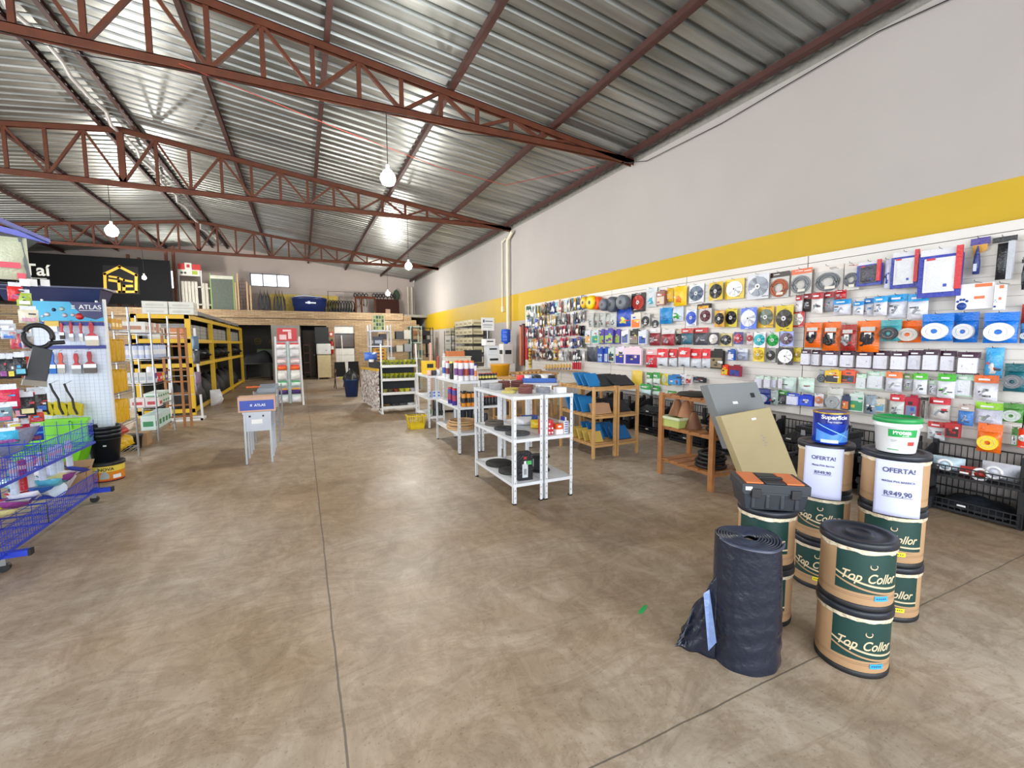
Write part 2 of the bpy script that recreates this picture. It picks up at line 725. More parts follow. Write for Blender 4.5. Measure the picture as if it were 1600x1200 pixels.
truss(7.0, 'rust red steel roof truss nearest the camera')
truss(12.49, 'rust red steel roof truss, middle one of the three')
truss(20.3, 'rust red steel roof truss farthest back before the mezzanine wall')
pl = [('next to the right wall top', 5.68), ('second from the right wall', 4.08), ('third from the right wall', 2.27), ('fourth from the right wall', .49),
      ('fifth from the right wall', -1.25), ('just right of the ridge', -3.0), ('just left of the ridge', -3.6), ('first beyond the ridge', -5.35), ('second beyond the ridge', -7.1), ('third beyond the ridge', -8.9), ('fourth beyond the ridge', -10.7)]
for lab, x in pl:
    z = roofz(x) - .06
    b = B(RUSTD)
    b.box(x - .035, x + .035, -3.5, YB, z - .05, z - .035)
    b.box(x - .035, x - .025, -3.5, YB, z - .04, z + .055)
    b.box(x + .0, x + .035, -3.5, YB, z + .045, z + .057)
    solo('roof_purlin', b, 'dark red steel purlin under the roof sheets, ' + lab, 'roof purlin', group='steel purlins under the roof')
# red brown timber studs at the left end of the mezzanine
for i, (x, z1) in enumerate(((-6.6, 5.0), (-6.2, 5.25), (-5.85, 5.15), (-4.95, 5.55), (-4.7, 5.7))):
    solo('steel_post', B(RUST).box(x - .05, x + .05, 23.2, 23.3, 3.06, min(z1, 5.9)), 'rust red post standing behind the black banner, %s' % ('first from left', 'second from left', 'third from left', 'fourth, at the banner edge', 'fifth, right of the banner')[i], 'post', group='posts behind the black banner')


# hanging lamps
def lamp(x, y, z, zt, lab, e, r=.07):
    t = thing('hanging_bulb', lab, 'lamp', (x, y, z), group='bare bulbs on cords')
    b = B(M('fffaf0', .3, 0, 0, emit=30))
    b.lathe([(0, -r), (r * .7, -r * .75), (r, -r * .1), (r * .9, r * .4), (r * .45, r * 1.0)], 16)
    obj('bulb', b, t)
    obj('socket', B(M('e8e8e8', .4)).cyl((0, 0, r), (0, 0, r + .08), .028), t)
    obj('cord', B(BLACK).cyl((0, 0, r + .08), (0, 0, zt - z), .006, n=6), t)
    l = bpy.data.lights.new('bulb_light', 'POINT')
    l.energy = e
    l.color = (1, .97, .9)
    l.shadow_soft_size = .15
    lo = bpy.data.objects.new('bulb_light', l)
    COL.objects.link(lo)
    lo.parent = t
    lo.location = (0, 0, -.22)


lamp(1.27, 7.0, 4.05, 5.0, 'glowing bulb on a long cord under the nearest truss', 260, .115)
lamp(2.75, 12.49, 3.72, 5.0, 'glowing bulb hanging from the middle truss towards the right wall', 260, .1)
lamp(-3.57, 12.49, 4.03, 5.0, 'glowing bulb hanging above the black banner on the left', 260, .12)
lamp(3.53, 20.3, 3.8, 5.0, 'glowing bulb hanging low before the brown boards on the mezzanine', 420, .1)
lamp(-5.0, 20.3, 4.0, 5.0, 'added bulb brightening the rear, behind the tall yellow rack on the left', 420)  # extra bulb added to brighten the deep end of the hall
lamp(-4.0, 1.5, 4.2, 6.1, 'unseen bulb added for more light left of the camera', 200)  # extra bulb out of view, added to lift the light level

# wiring
b = B(BLACK)
b.tube([(-3.3 + .9 * i + .3, 7 - .05, 4.98 - .10 * math.sin(i * 1.3) ** 2) for i in range(8)], .006)
solo('electric_cable', b, 'black cable sagging along the bottom chord of the nearest truss', 'cable')
b = B(M('b0463a', .5))
b.tube([(-1.2, 6.9, 5.0), (.6, 7.6, 4.9), (2.4, 8.3, 4.85), (4, 8.8, 4.9), (5.3, 7.4, 5.0)], .006)
solo('electric_cable', b, 'thin red wire strung beneath the roof behind the nearest truss', 'cable')
b = B(M('c8c8c8', .4, .3))
b.tube([(-3.3 + .06 * math.sin(i * 2.1), 2 + i * .6, 6.12 + .03 * math.sin(i * 3.3)) for i in range(39)], .035)
solo('insulation_strip', b, 'crinkled silver strip running along the roof ridge', 'insulation')
b = B(BLACK)
b.tube([(5.86, -3 + i, 4.98 - .05 * (i % 3)) for i in range(9)] + [(5.84, 6.6, 4.9), (5.6, 6.95, 4.95)], .006)
solo('electric_cable', b, 'black wire along the top of the right wall', 'cable')

# downpipes and conduits
PIPE = M('d6cdb8', .5)
b = B(PIPE).cyl((5.8, 12.6, 2.05), (5.8, 12.6, 4.75), .05)
b.cyl((5.8, 12.6, 4.72), (5.8, 12.25, 4.9), .05)
solo('downpipe', b, 'cream drain pipe on the right wall above the water cooler', 'pipe')
b = B(PIPE).cyl((5.84, 13.1, 2.75), (5.84, 13.1, 4.8), .022)
b.cyl((5.84, 13.1, 4.75), (5.8, 12.7, 4.8), .022)
b.box(5.82, 5.895, 13.04, 13.16, 2.6, 2.76)
solo('conduit', b, 'thin white conduit with a switch box beside the cream drain pipe', 'conduit')
for i, x in enumerate((5.5, 5.72)):
    b = B(PIPE).cyl((x, 25.3, 3.1), (x, 25.3, 4.75), .05)
    b.ring((x, 25.3, 4.3), .055, .01)
    solo('downpipe', b, 'cream pipe in the far right corner, %s of the pair' % ('left', 'right')[i], 'pipe', group='pipes in the far corner')
# ================= RIGHT FOREGROUND =================
GREEN = M('123a35', .5, 0, .06, 8)
LIDM = M('20242e', .42, 0, .08, 8, .1, 20)
CREAM = M('d9c4a0', .5)
TAPE = M('d8cbb0', .2, 0, .2, 20, .9, 35)
FILM = M('cfd2d0', .15, 0, .1, 20, 1, 40, alpha=.45)


def drum(loc, rz, lab, sticker=None, turned=False, r=.15, h=.3):
    """fibre drum: local -y is the label side"""
    t = thing('fibre_drum', lab, 'drum', loc, rz, 'fibre drums of wall putty')
    b = B(KRAFT).lathe([(r - .006, .012), (r, .03), (r, h - .03), (r - .003, h - .02)], 40)
    b.mat(M('6d5640', .8))
    for z in (.062, .07, h * .86):
        b.lathe([(r + .0006, z), (r + .0006, z + .0015)], 40, cap=False)
    obj('drum_body', b, t)
    b = B(LIDM).lathe([(0, h - .008), (r * .3, h - .008), (r * .32, h - .004), (r * .36, h - .004), (r * .38, h - .012), (r * .8, h - .012), (r * .84, h - .004), (r + .004, h - .002), (r + .008, h - .01), (r + .008, h - .034), (r + .001, h - .036)], 40)
    obj('lid', b, t)
    b = B(BLACK).lathe([(0, 0), (r + .001, 0), (r + .003, .006), (r + .003, .026), (r, .028)], 40)
    obj('bottom_rim', b, t)
    if not turned:
        def patch(a0, a1, z0, z1, dr, mat, n=18):
            b = B(mat)
            return b.lathe([(r + dr, z0), (r + dr, z1)], n, a0=-PI / 2 + a0, a1=-PI / 2 + a1, cap=False)
        lb = patch(-.95, .95, .085, h - .05, .0012, GREEN, 24)
        # cream swoosh running under the name
        def sw(z0, z1, dr):
            return lambda u, v: ((r + dr) * math.sin(-.95 + 1.9 * u), -(r + dr) * math.cos(-.95 + 1.9 * u), z0 + (z1 - z0) * v + .05 * (1 - u) ** 2.2)
        lb.mat(CREAM).grid(sw(.112, .119, .0016), 24, 1)
        lb.mat(KRAFT).grid(sw(.085, .094, .0016), 24, 1)
        lb.mat(CREAM).grid(sw(.12, .1215, .0016), 24, 1)
        obj('printed_label', lb, t, label='dark green label with cream lettering and swoosh')
        for wd, xo in (('Top', -.083), ('Collor', .045)):
            o = text(wd, .064, CREAM, t, (0, 0, .142), 0, xo / r, .35, r + .0022, .0004, .8, thick=.0008)
        hb = B(CREAM)
        pts = []
        for i in range(13):
            a = -PI * .2 + i / 12 * PI * 1.4 + PI
            x, z = .014 * math.cos(a) + .005, .013 * math.sin(a) + .222
            pts.append(((r + .002) * math.sin(x / r), -(r + .002) * math.cos(x / r), z))
        obj('horseshoe_emblem', hb.tube(pts, .0028, 5), t)
    # band of crinkled packing tape under the lid
    rr = random.Random(hash(lab) % 1000)
    rr = random.Random(len(lab))
    b = B(TAPE)
    m = 44
    vs = []
    for i in range(m):
        a = 2 * PI * i / m
        q = r + .003 + rr.random() * .003
        vs += [(q * math.cos(a), q * math.sin(a), h - .05 - rr.random() * .008), ((r + .004) * math.cos(a), (r + .004) * math.sin(a), h - .03)]
    b.add(vs, [(2 * i, 2 * ((i + 1) % m), 2 * ((i + 1) % m) + 1, 2 * i + 1) for i in range(m)], True)
    obj('packing_tape', b, t)
    if sticker:
        c, a0, z = sticker
        b = B(M(c, .5, 0, .04)).lathe([(r + .0025, z), (r + .0025, z + .024)], 8, a0=-PI / 2 + a0, a1=-PI / 2 + a0 + .42, cap=False)
        b.mat(M('333340', .6))
        for k in range(5):
            b.lathe([(r + .003, z + .009), (r + .003, z + .015)], 2, a0=-PI / 2 + a0 + .05 + k * .065, a1=-PI / 2 + a0 + .09 + k * .065, cap=False)
        obj('price_sticker', b, t)
    return t


def face(x, y, extra=0):
    """rotation so that local -y looks back at the camera position from (x, y)"""
    return -math.atan2(x, y) + extra


A_, B_, C_, D_ = (2.457, 1.197), (3.12, 1.358), (2.408, 1.643), (3.08, 1.719)
drum((*A_, 0), face(*A_, .42), 'kraft drum, lower one of the front pair beside the black plastic roll', ('2f9fe0', .1, .052), r=.15, h=.333)
drum((*A_, .333), face(*A_, .42), 'kraft drum with dark lid, upper one of the front pair beside the plastic roll', ('2f9fe0', .1, .056), r=.15, h=.333)
drum((*C_, 0), face(*C_, -.12), 'kraft drum on the floor under the black toolbox stack', ('a8c8e8', .0, .19), r=.145, h=.334)
drum((*C_, .334), face(*C_, -.12), 'kraft drum directly beneath the black toolbox with orange stripes', ('a8c8e8', .0, .19), r=.145, h=.334)
drum((*D_, 0), face(*D_, -.1), 'kraft drum at the bottom of the stack topped by the blue paint can', ('e8d820', -.1, .06), r=.148, h=.318)
drum((*D_, .318), face(*D_, -.1), 'kraft drum in the middle of the stack topped by the blue paint can', ('e8d820', .3, .06), r=.148, h=.318)
drum((*D_, .636), face(*D_), 'kraft drum turned plain side out beneath the blue paint can', turned=True, r=.148, h=.318)
drum((*B_, 0), face(*B_, .08), 'kraft drum at the bottom of the stack topped by the green-lidded bucket', ('e8d820', .1, .06), r=.153, h=.323)
drum((*B_, .323), face(*B_, .08), 'kraft drum in the middle of the stack topped by the green-lidded bucket', ('e8d820', .0, .065), r=.153, h=.323)
drum((*B_, .646), face(*B_), 'kraft drum turned plain side out beneath the green-lidded bucket', turned=True, r=.153, h=.323)

# blue paint can
t = thing('paint_can', 'blue metal paint can lettered Superficie on top of a drum stack', 'paint can', (D_[0] - .02, D_[1] - .03, .955), face(*D_, .25))
t.scale = (.9, .9, .84)
r = .105
CANB = M('1d3fae', .25, 0, .05, 6)
b = B(CANB).lathe([(r - .004, 0), (r, .004), (r, .235)], 36)
b.mat(M('4f8fe0', .25)).grid(lambda u, v: ((r + .0008) * math.sin(-1.1 + 2.2 * u), -(r + .0008) * math.cos(-1.1 + 2.2 * u), .02 + v * (.05 + .09 * abs(u - .45))), 24, 2)
b.mat(M('16257e', .25)).grid(lambda u, v: ((r + .001) * math.sin(-1.3 + 2.6 * u), -(r + .001) * math.cos(-1.3 + 2.6 * u), .155 + v * .075), 24, 1)
b.mat(M('8fd0f0', .25)).grid(lambda u, v: ((r + .0014) * math.sin(-1 + 1.9 * u), -(r + .0014) * math.cos(-1 + 1.9 * u), .15 - .1 * u + v * .006), 16, 1)
b.grid(lambda u, v: ((r + .0014) * math.sin(.9 - .6 * u), -(r + .0014) * math.cos(.9 - .6 * u), .15 - .13 * u + v * .006), 10, 1)
b.mat(M('c8d8f0', .3)).grid(lambda u, v: ((r + .0016) * math.sin(-.75 + 1.0 * u), -(r + .0016) * math.cos(-.75 + 1.0 * u), .012 + v * .024), 10, 1)
obj('can_body', b, t)
obj('rim', B(M('b09048', .3, .8)).lathe([(0, .232), (r - .012, .232), (r - .01, .238), (r, .242), (r + .004, .238), (r + .002, .228)], 36), t)
text('Superfície', .042, M('f4f6ff', .3), t, (0, 0, .192), R=r + .0015, ext=.0003, thick=.0008)
text('Top interior', .018, M('e4e8ff', .3), t, (0, 0, .165), R=r + .0015, ext=.0003)
b = B(CHROME).tube([(r + .003, 0, .17), (r + .02, 0, .12), (r + .012, -.02, .09)], .002)
obj('bail_handle', b, t)

# white bucket, green lid
t = thing('plastic_bucket', 'white bucket with a green lid lettered Proteja on a drum stack', 'bucket', (B_[0] - .03, B_[1] - .01, .97), face(*B_, .25))
t.scale = (.76, .76, .87)
r0, r1, h = .118, .14, .215
rad = lambda z: r0 + (r1 - r0) * z / h
WB = M('e8eaea', .3)
b = B(WB).lathe([(r0 - .004, 0), (r0, .004), (rad(.17), .17), (rad(.17) + .008, .172), (rad(.18) + .008, .18), (rad(.19), .184), (r1, h)], 40)
cg = lambda a0, a1, z0, z1, dr: (lambda u, v: ((rad(z0 + (z1 - z0) * v) + dr) * math.sin(a0 + (a1 - a0) * u), -(rad(z0 + (z1 - z0) * v) + dr) * math.cos(a0 + (a1 - a0) * u), z0 + (z1 - z0) * v))
b.mat(M('1e9a4c', .35)).grid(cg(-.62, .75, .11, .158, .001), 20, 1)
b.grid(cg(-.65, -.1, .022, .027, .001), 8, 1)
b.mat(M('b03a2c', .4)).grid(cg(.3, .66, .055, .08, .001), 8, 1)
b.mat(M('d0b0a8', .4)).grid(cg(-.1, .62, .045, .05, .001), 8, 1)
b.mat(M('889098', .4)).grid(cg(-.5, -.2, .085, .088, .001), 6, 1)
b.grid(cg(-.5, -.25, .078, .08, .001), 6, 1)
obj('bucket_body', b, t)
GLID = M('1f8f4a', .35, 0, .06)
b = B(GLID)
b.lathe([(0, h + .004), (r1 - .02, h + .004), (r1 - .015, h + .016), (r1 + .004, h + .014), (r1 + .009, h + .004), (r1 + .009, h - .016), (r1 + .002, h - .018)], 44)
obj('lid', b, t)
text('Proteja', .038, M('ffffff', .3), t, (0, 0, .128), R=rad(.14) + .0016, ext=.0003, thick=.0008)
text('Acrílico', .012, M('ffffff', .3), t, (.02, 0, .114), R=rad(.12) + .0016, ext=.0003)


# paper offer signs taped round the top drums
def sign(lab, c, ang, z0, r, w, h, lines, fold):
    PAP = M('c8cef0', .7, 0, .02)
    INK = M('4a4a6a', .7, 0, 0)
    t = thing('paper_sign', lab, 'sign', (c[0], c[1], z0), ang, 'printed offer signs')
    R2 = r + .012
    fl_ = lambda u, v: (R2 * 1.35 * math.sin((u - .5) * w / (R2 * 1.35)), -R2 - .004 + R2 * 1.35 * (1 - math.cos((u - .5) * w / (R2 * 1.35))) - .008 * math.sin(v * 5) * fold - .012 * (1 - v) + (fold * .03 * max(0, u - .8) * v), v * h)
    b = B(PAP).grid(fl_, 16, 12)
    obj('sheet', b, t, solid=.0008)
    for body, size, zz, dx, thk in lines:
        o = text(body, size, INK, t, (0, 0, 0), R=R2 * 1.35, ext=.0002, thick=thk)
        for v in o.data.vertices:
            x, y, z = v.co
            zz_ = z + zz
            v.co = (x + dx, y + R2 * .35 - .007 - .012 * (1 - zz_ / h) - .008 * math.sin(zz_ / h * 5) * fold, zz_)
    return t


sign('white paper offer sign on the drum under the green-lidded bucket', B_, face(*B_, .12), .625, .153, .21, .31,
     [('OFERTA!', .037, .245, 0, .0008), ('MASSA PVA BARRICA', .0155, .19, 0, .0003), ('R$49,90', .037, .115, 0, .0008), ('________', .034, .112, 0, .0004)], .3)
sign('white paper offer sign, crumpled, on the drum under the blue paint can', D_, face(*D_, -.05), .615, .148, .21, .32,
     [('OFERTA!', .033, .245, 0, .0006), ('Massa PVA Barrica', .0155, .205, 0, .0003), ('R$49,90', .026, .158, .0, .0006), ('________', .024, .155, 0, .0003)], 1.0)

# roll of black plastic sheeting standing on end
t = thing('plastic_roll', 'thick roll of black plastic sheeting standing on the concrete floor', 'roll', (1.985, 1.445, 0), face(2.0, 1.44))
FILMB = M('1c2130', .24, 0, .1, 4, .3, 26)
H = .63
r = .158
rr = random.Random(3)


def rollf(u, v):
    a = 2 * PI * u
    z = v * H
    q = r * (1.05 - .1 * v) + .004 * math.sin(3 * a + v * 4) + .0025 * math.sin(46 * v + 2 * math.sin(a * 2)) * (1 - v) + .002 * math.sin(9 * a)
    z += .006 * math.sin(2 * a) * v
    return (q * math.cos(a), q * math.sin(a) * .95, z)


b = B(FILMB).grid(rollf, 64, 60)
obj('rolled_film', b, t)
EDGE = M('353c4e', .3, 0, .1, 6)
b = B(EDGE)
vs, fs = [], []
nt_ = 9
K = nt_ * 48
pitch = (r * .94 - .03) / nt_
for i in range(K + 1):
    a = 2 * PI * i / 48
    q = .03 + pitch * i / 48 + .0015 * math.sin(3 * a)
    z = H + .002 + .005 * math.sin(2 * a) + .0015 * math.sin(5 * a + i * .02)
    for dq, dz in ((0, -.012), (pitch * .3, 0), (pitch * .75, -.001), (pitch * .97, -.013)):
        vs.append(((q + dq) * math.cos(a), (q + dq) * .95 * math.sin(a), z + dz))
for i in range(K):
    for k in range(3):
        j = 4 * i + k
        fs.append((j, j + 4, j + 5, j + 1))
b.add(vs, fs, True)
b.lathe([(.0, H - .05), (r * .9, H - .03)], 32, cap=False)
obj('wound_edge', b, t)
obj('core_tube', B(M('8a7a66', .8)).lathe([(.022, H - .2), (.022, H - .02), (.028, H - .02), (.028, H - .2)], 20, cap=False), t)


def flap(u, v):
    # sheet leaving the roll on its left and trailing to the ground in folds
    a = PI + .75 - .15 * v
    q = r * (1.06 - .1 * v)
    x0, y0 = q * math.cos(a), q * math.sin(a)
    top = .44 * (1 - u) ** .9 + .10 * u
    z = top * v + .004
    out = u * (.17 + .04 * (1 - v))
    fold = .016 * math.sin(13 * u + 3 * v) * u + .008 * math.sin(23 * v + 9 * u) * u
    return (x0 - out * .93 + fold * .4, y0 + out * .15 - fold - .02 * u, z)


b = B(FILMB).grid(flap, 26, 18)
obj('loose_flap', b, t, solid=.002)
b = B(M('6f86b4', .3, 0, .1, 8, .4, 30))
b.add([(-.16, -.105, .36), (-.115, -.165, .13), (-.15, -.16, .07), (-.185, -.12, .34)], [(0, 1, 2, 3)])
obj('folded_corner', b, t, solid=.004, label='blue-grey shiny folded corner of the sheet')

# toolbox
t = thing('toolbox', 'black plastic toolbox with orange lid stripes standing on a kraft drum', 'toolbox', (2.39, 1.63, .669), face(2.39, 1.63, .33))
TB = M('272b33', .45, 0, .05, 8)
b = B(TB)
x, y = .165, .115
b.add([(-x + .015, -y + .01, 0), (x - .015, -y + .01, 0), (x - .015, y - .01, 0), (-x + .015, y - .01, 0), (-x, -y, .10), (x, -y, .10), (x, y, .10), (-x, y, .10)], [(3, 2, 1, 0), (0, 1, 5, 4), (1, 2, 6, 5), (2, 3, 7, 6), (3, 0, 4, 7), (4, 5, 6, 7)])
for k in (-.11, -.037, .037, .11):
    b.box(k - .012, k + .012, -y - .002, -y + .02, .01, .09)
obj('case', b, t, bev=.006)
b = B(TB).box(-x - .008, x + .008, -y - .008, y + .008, .1, .15)
b.box(-.05, .05, -y + .0, y - .03, .15, .157)
obj('lid', b, t, bev=.008)
OR = M('e0783c', .4)
obj('lid_stripe', B(OR).box(-.145, -.06, -y + .01, y - .01, .15, .156), t, label='orange stripe on the lid')
obj('lid_stripe', B(OR).box(.06, .145, -y + .01, y - .01, .15, .156), t, label='orange stripe on the lid')
for k in (-.1, .1):
    obj('latch', B(BLACK).box(k - .025, k + .025, -y - .018, -y - .002, .075, .125), t, bev=.003)
obj('handle', B(BLACK).tube([(-.06, -.03, .157), (-.055, -.03, .166), (.055, -.03, .166), (.06, -.03, .157)], .006), t)
obj('price_tag', B(WHITE).box(-.155, -.12, -y - .0095, -y - .008, .115, .135), t)

# green paint mark on the floor
b = B(M('1faa5a', .6)).prism([(-.055, -.012), (-.03, .006), (0, .012), (.04, .02), (.058, .012), (.03, -.006), (-.02, -.02), (-.05, -.022)], 0, .0015, 'z')
solo('paint_mark', b, 'small smear of bright green paint on the concrete floor', 'paint mark', (1.79, 1.97, 0), .2)

# leaning slabs
RG = Matrix


def slab(name, lab, TL, TR, BR, BL, thick, mat, group, marks=()):
    """thick rectangular slab from four front corners"""
    TL, TR, BR, BL = map(Vector, (TL, TR, BR, BL))
    n = (TR - TL).cross(BL - TL).normalized()
    if n.dot(CAM - TL) < 0:
        n = -n
    b = B(mat)
    fr = [TL, TR, BR, BL]
    bk = [p - n * thick for p in fr]
    b.add(fr + bk, [(0, 3, 2, 1), (4, 5, 6, 7), (0, 1, 5, 4), (1, 2, 6, 5), (2, 3, 7, 6), (3, 0, 4, 7)])
    c = (BL + BR) / 2
    b.v = [tuple(Vector(p) - c) for p in b.v]
    t = thing(name, lab, 'slab', c, 0, group)
    obj('panel', b, t, bev=.006)
    for (u, v, w_, h_, mt, nm) in marks:
        q = TL + (TR - TL) * u + (BL - TL) * v + n * .002 - c
        ex, ey = (TR - TL).normalized() * w_ / 2, (BL - TL).normalized() * h_ / 2
        obj(nm, B(mt).add([q - ex - ey, q + ex - ey, q + ex + ey, q - ex + ey, q - ex - ey - n * .001, q + ex - ey - n * .001, q + ex + ey - n * .001, q - ex + ey - n * .001], [(0, 1, 2, 3), (7, 6, 5, 4), (0, 4, 5, 1), (1, 5, 6, 2), (2, 6, 7, 3), (3, 7, 4, 0)]), t)
    return t


def pp(px, py, x):
    return at(px, py, 0, x)


SLG = M('83878a', .55, 0, .06, 3, .1, 12)
SLB = M('b3a47c', .6, 0, .05, 4)
SLE = M('8d7c52', .8)
# grey one leans on the wooden rack, the beige one leans on it; the feet rest on the black stand
g_tl, g_tr = at(1105, 601, 0, 3.74), at(1182, 597, 0, 4.32)
g_bl = at(1142, 702, 0, 3.92)
g_br = g_bl + (g_tr - g_tl)
slab('plastic_tray', 'grey plastic mortar tray leaning on edge behind the beige one', g_tl, g_tr, g_br, g_bl, .13, SLG, 'leaning mortar trays',
     [(.42, .3, .06, .028, WHITE, 'price_tag'), (.82, .2, .05, .05, BLACK, 'hand_hole')])
b_tl, b_tr = at(1126, 650, 0, 3.62), at(1203, 636, 0, 4.16)
b_bl = at(1170, 762, 0, 3.78)
b_br = b_bl + (b_tr - b_tl)
slab('plastic_tray', 'beige mortar tray with grey scrawl leaning in front of the grey one', b_tl, b_tr, b_br, b_bl, .09, SLB, 'leaning mortar trays',
     [(.6, .12, .05, .022, WHITE, 'price_tag')] + [(.62 + .03 * (k % 2), .36 + k * .035, .03, .006, GREY, 'scrawl') for k in range(5)])
print('slabs', [tuple(round(c, 2) for c in q) for q in (g_tl, g_tr, g_br, g_bl, b_tl, b_tr, b_br, b_bl)])
# black iron stand carrying the trays
b = B(BLACK)
t = thing('iron_stand', 'low black iron stand behind the toolbox carrying the leaning trays', 'stand', (4.5, 2.72, 0))
for x, y in ((-.5, .3), (.35, .3), (-.5, -.05), (.35, -.05)):
    obj('leg', B(BLACK).box(x - .02, x + .02, y - .02, y + .02, 0, .38 if y > .1 else .12), t)
obj('top_frame', B(BLACK).box(-.52, .37, -.07, -.03, .1, .14).box(-.52, -.48, -.07, .32, .1, .14).box(.33, .37, -.07, .32, .1, .14), t)
obj('back_rail', B(BLACK).box(-.52, .37, .28, .32, .36, .4), t)
# ================= SLAT WALL AND ITS HANGING STOCK =================
XP = 5.84                                  # face of the slat boards
SLAT = M('d9d5cf', .5, 0, .03, 2)
GROOVE = M('4a4644', .6)
edges = [-.35, 1.62, 3.6, 5.57, 7.55, 9.52, 11.5]
where = ['at the frame edge nearest the camera', 'second from the camera, behind the bucket stack', 'third from the camera, behind the leaning trays', 'fourth, behind the pine shelves', 'fifth from the camera', 'at the far end beside the long tubes']
panels = []
for i in range(6):
    y0, y1 = edges[i] + .006, edges[i + 1] - .006
    t = thing('slatwall_panel', 'white slat wall board, ' + where[i], 'wall panel', (XP, (y0 + y1) / 2, 0), 0, 'white slat wall boards')
    L = (y1 - y0) / 2
    b = B(SLAT)
    z = .66
    while z < 2.5:
        b.box(0, .012, -L, L, z + .004, z + .09)
        b.box(.004, .018, -L, L, z - .004, z + .004)
        z += .0965
    b.box(0, .014, -L, L, z, 2.68)
    obj('slats', b, t)
    obj('backing', B(GROOVE).box(.019, .056, -L, L, .655, 2.678), t, label='dark backing seen in the grooves')
    panels.append(t)

IVO = 'e4e2de'
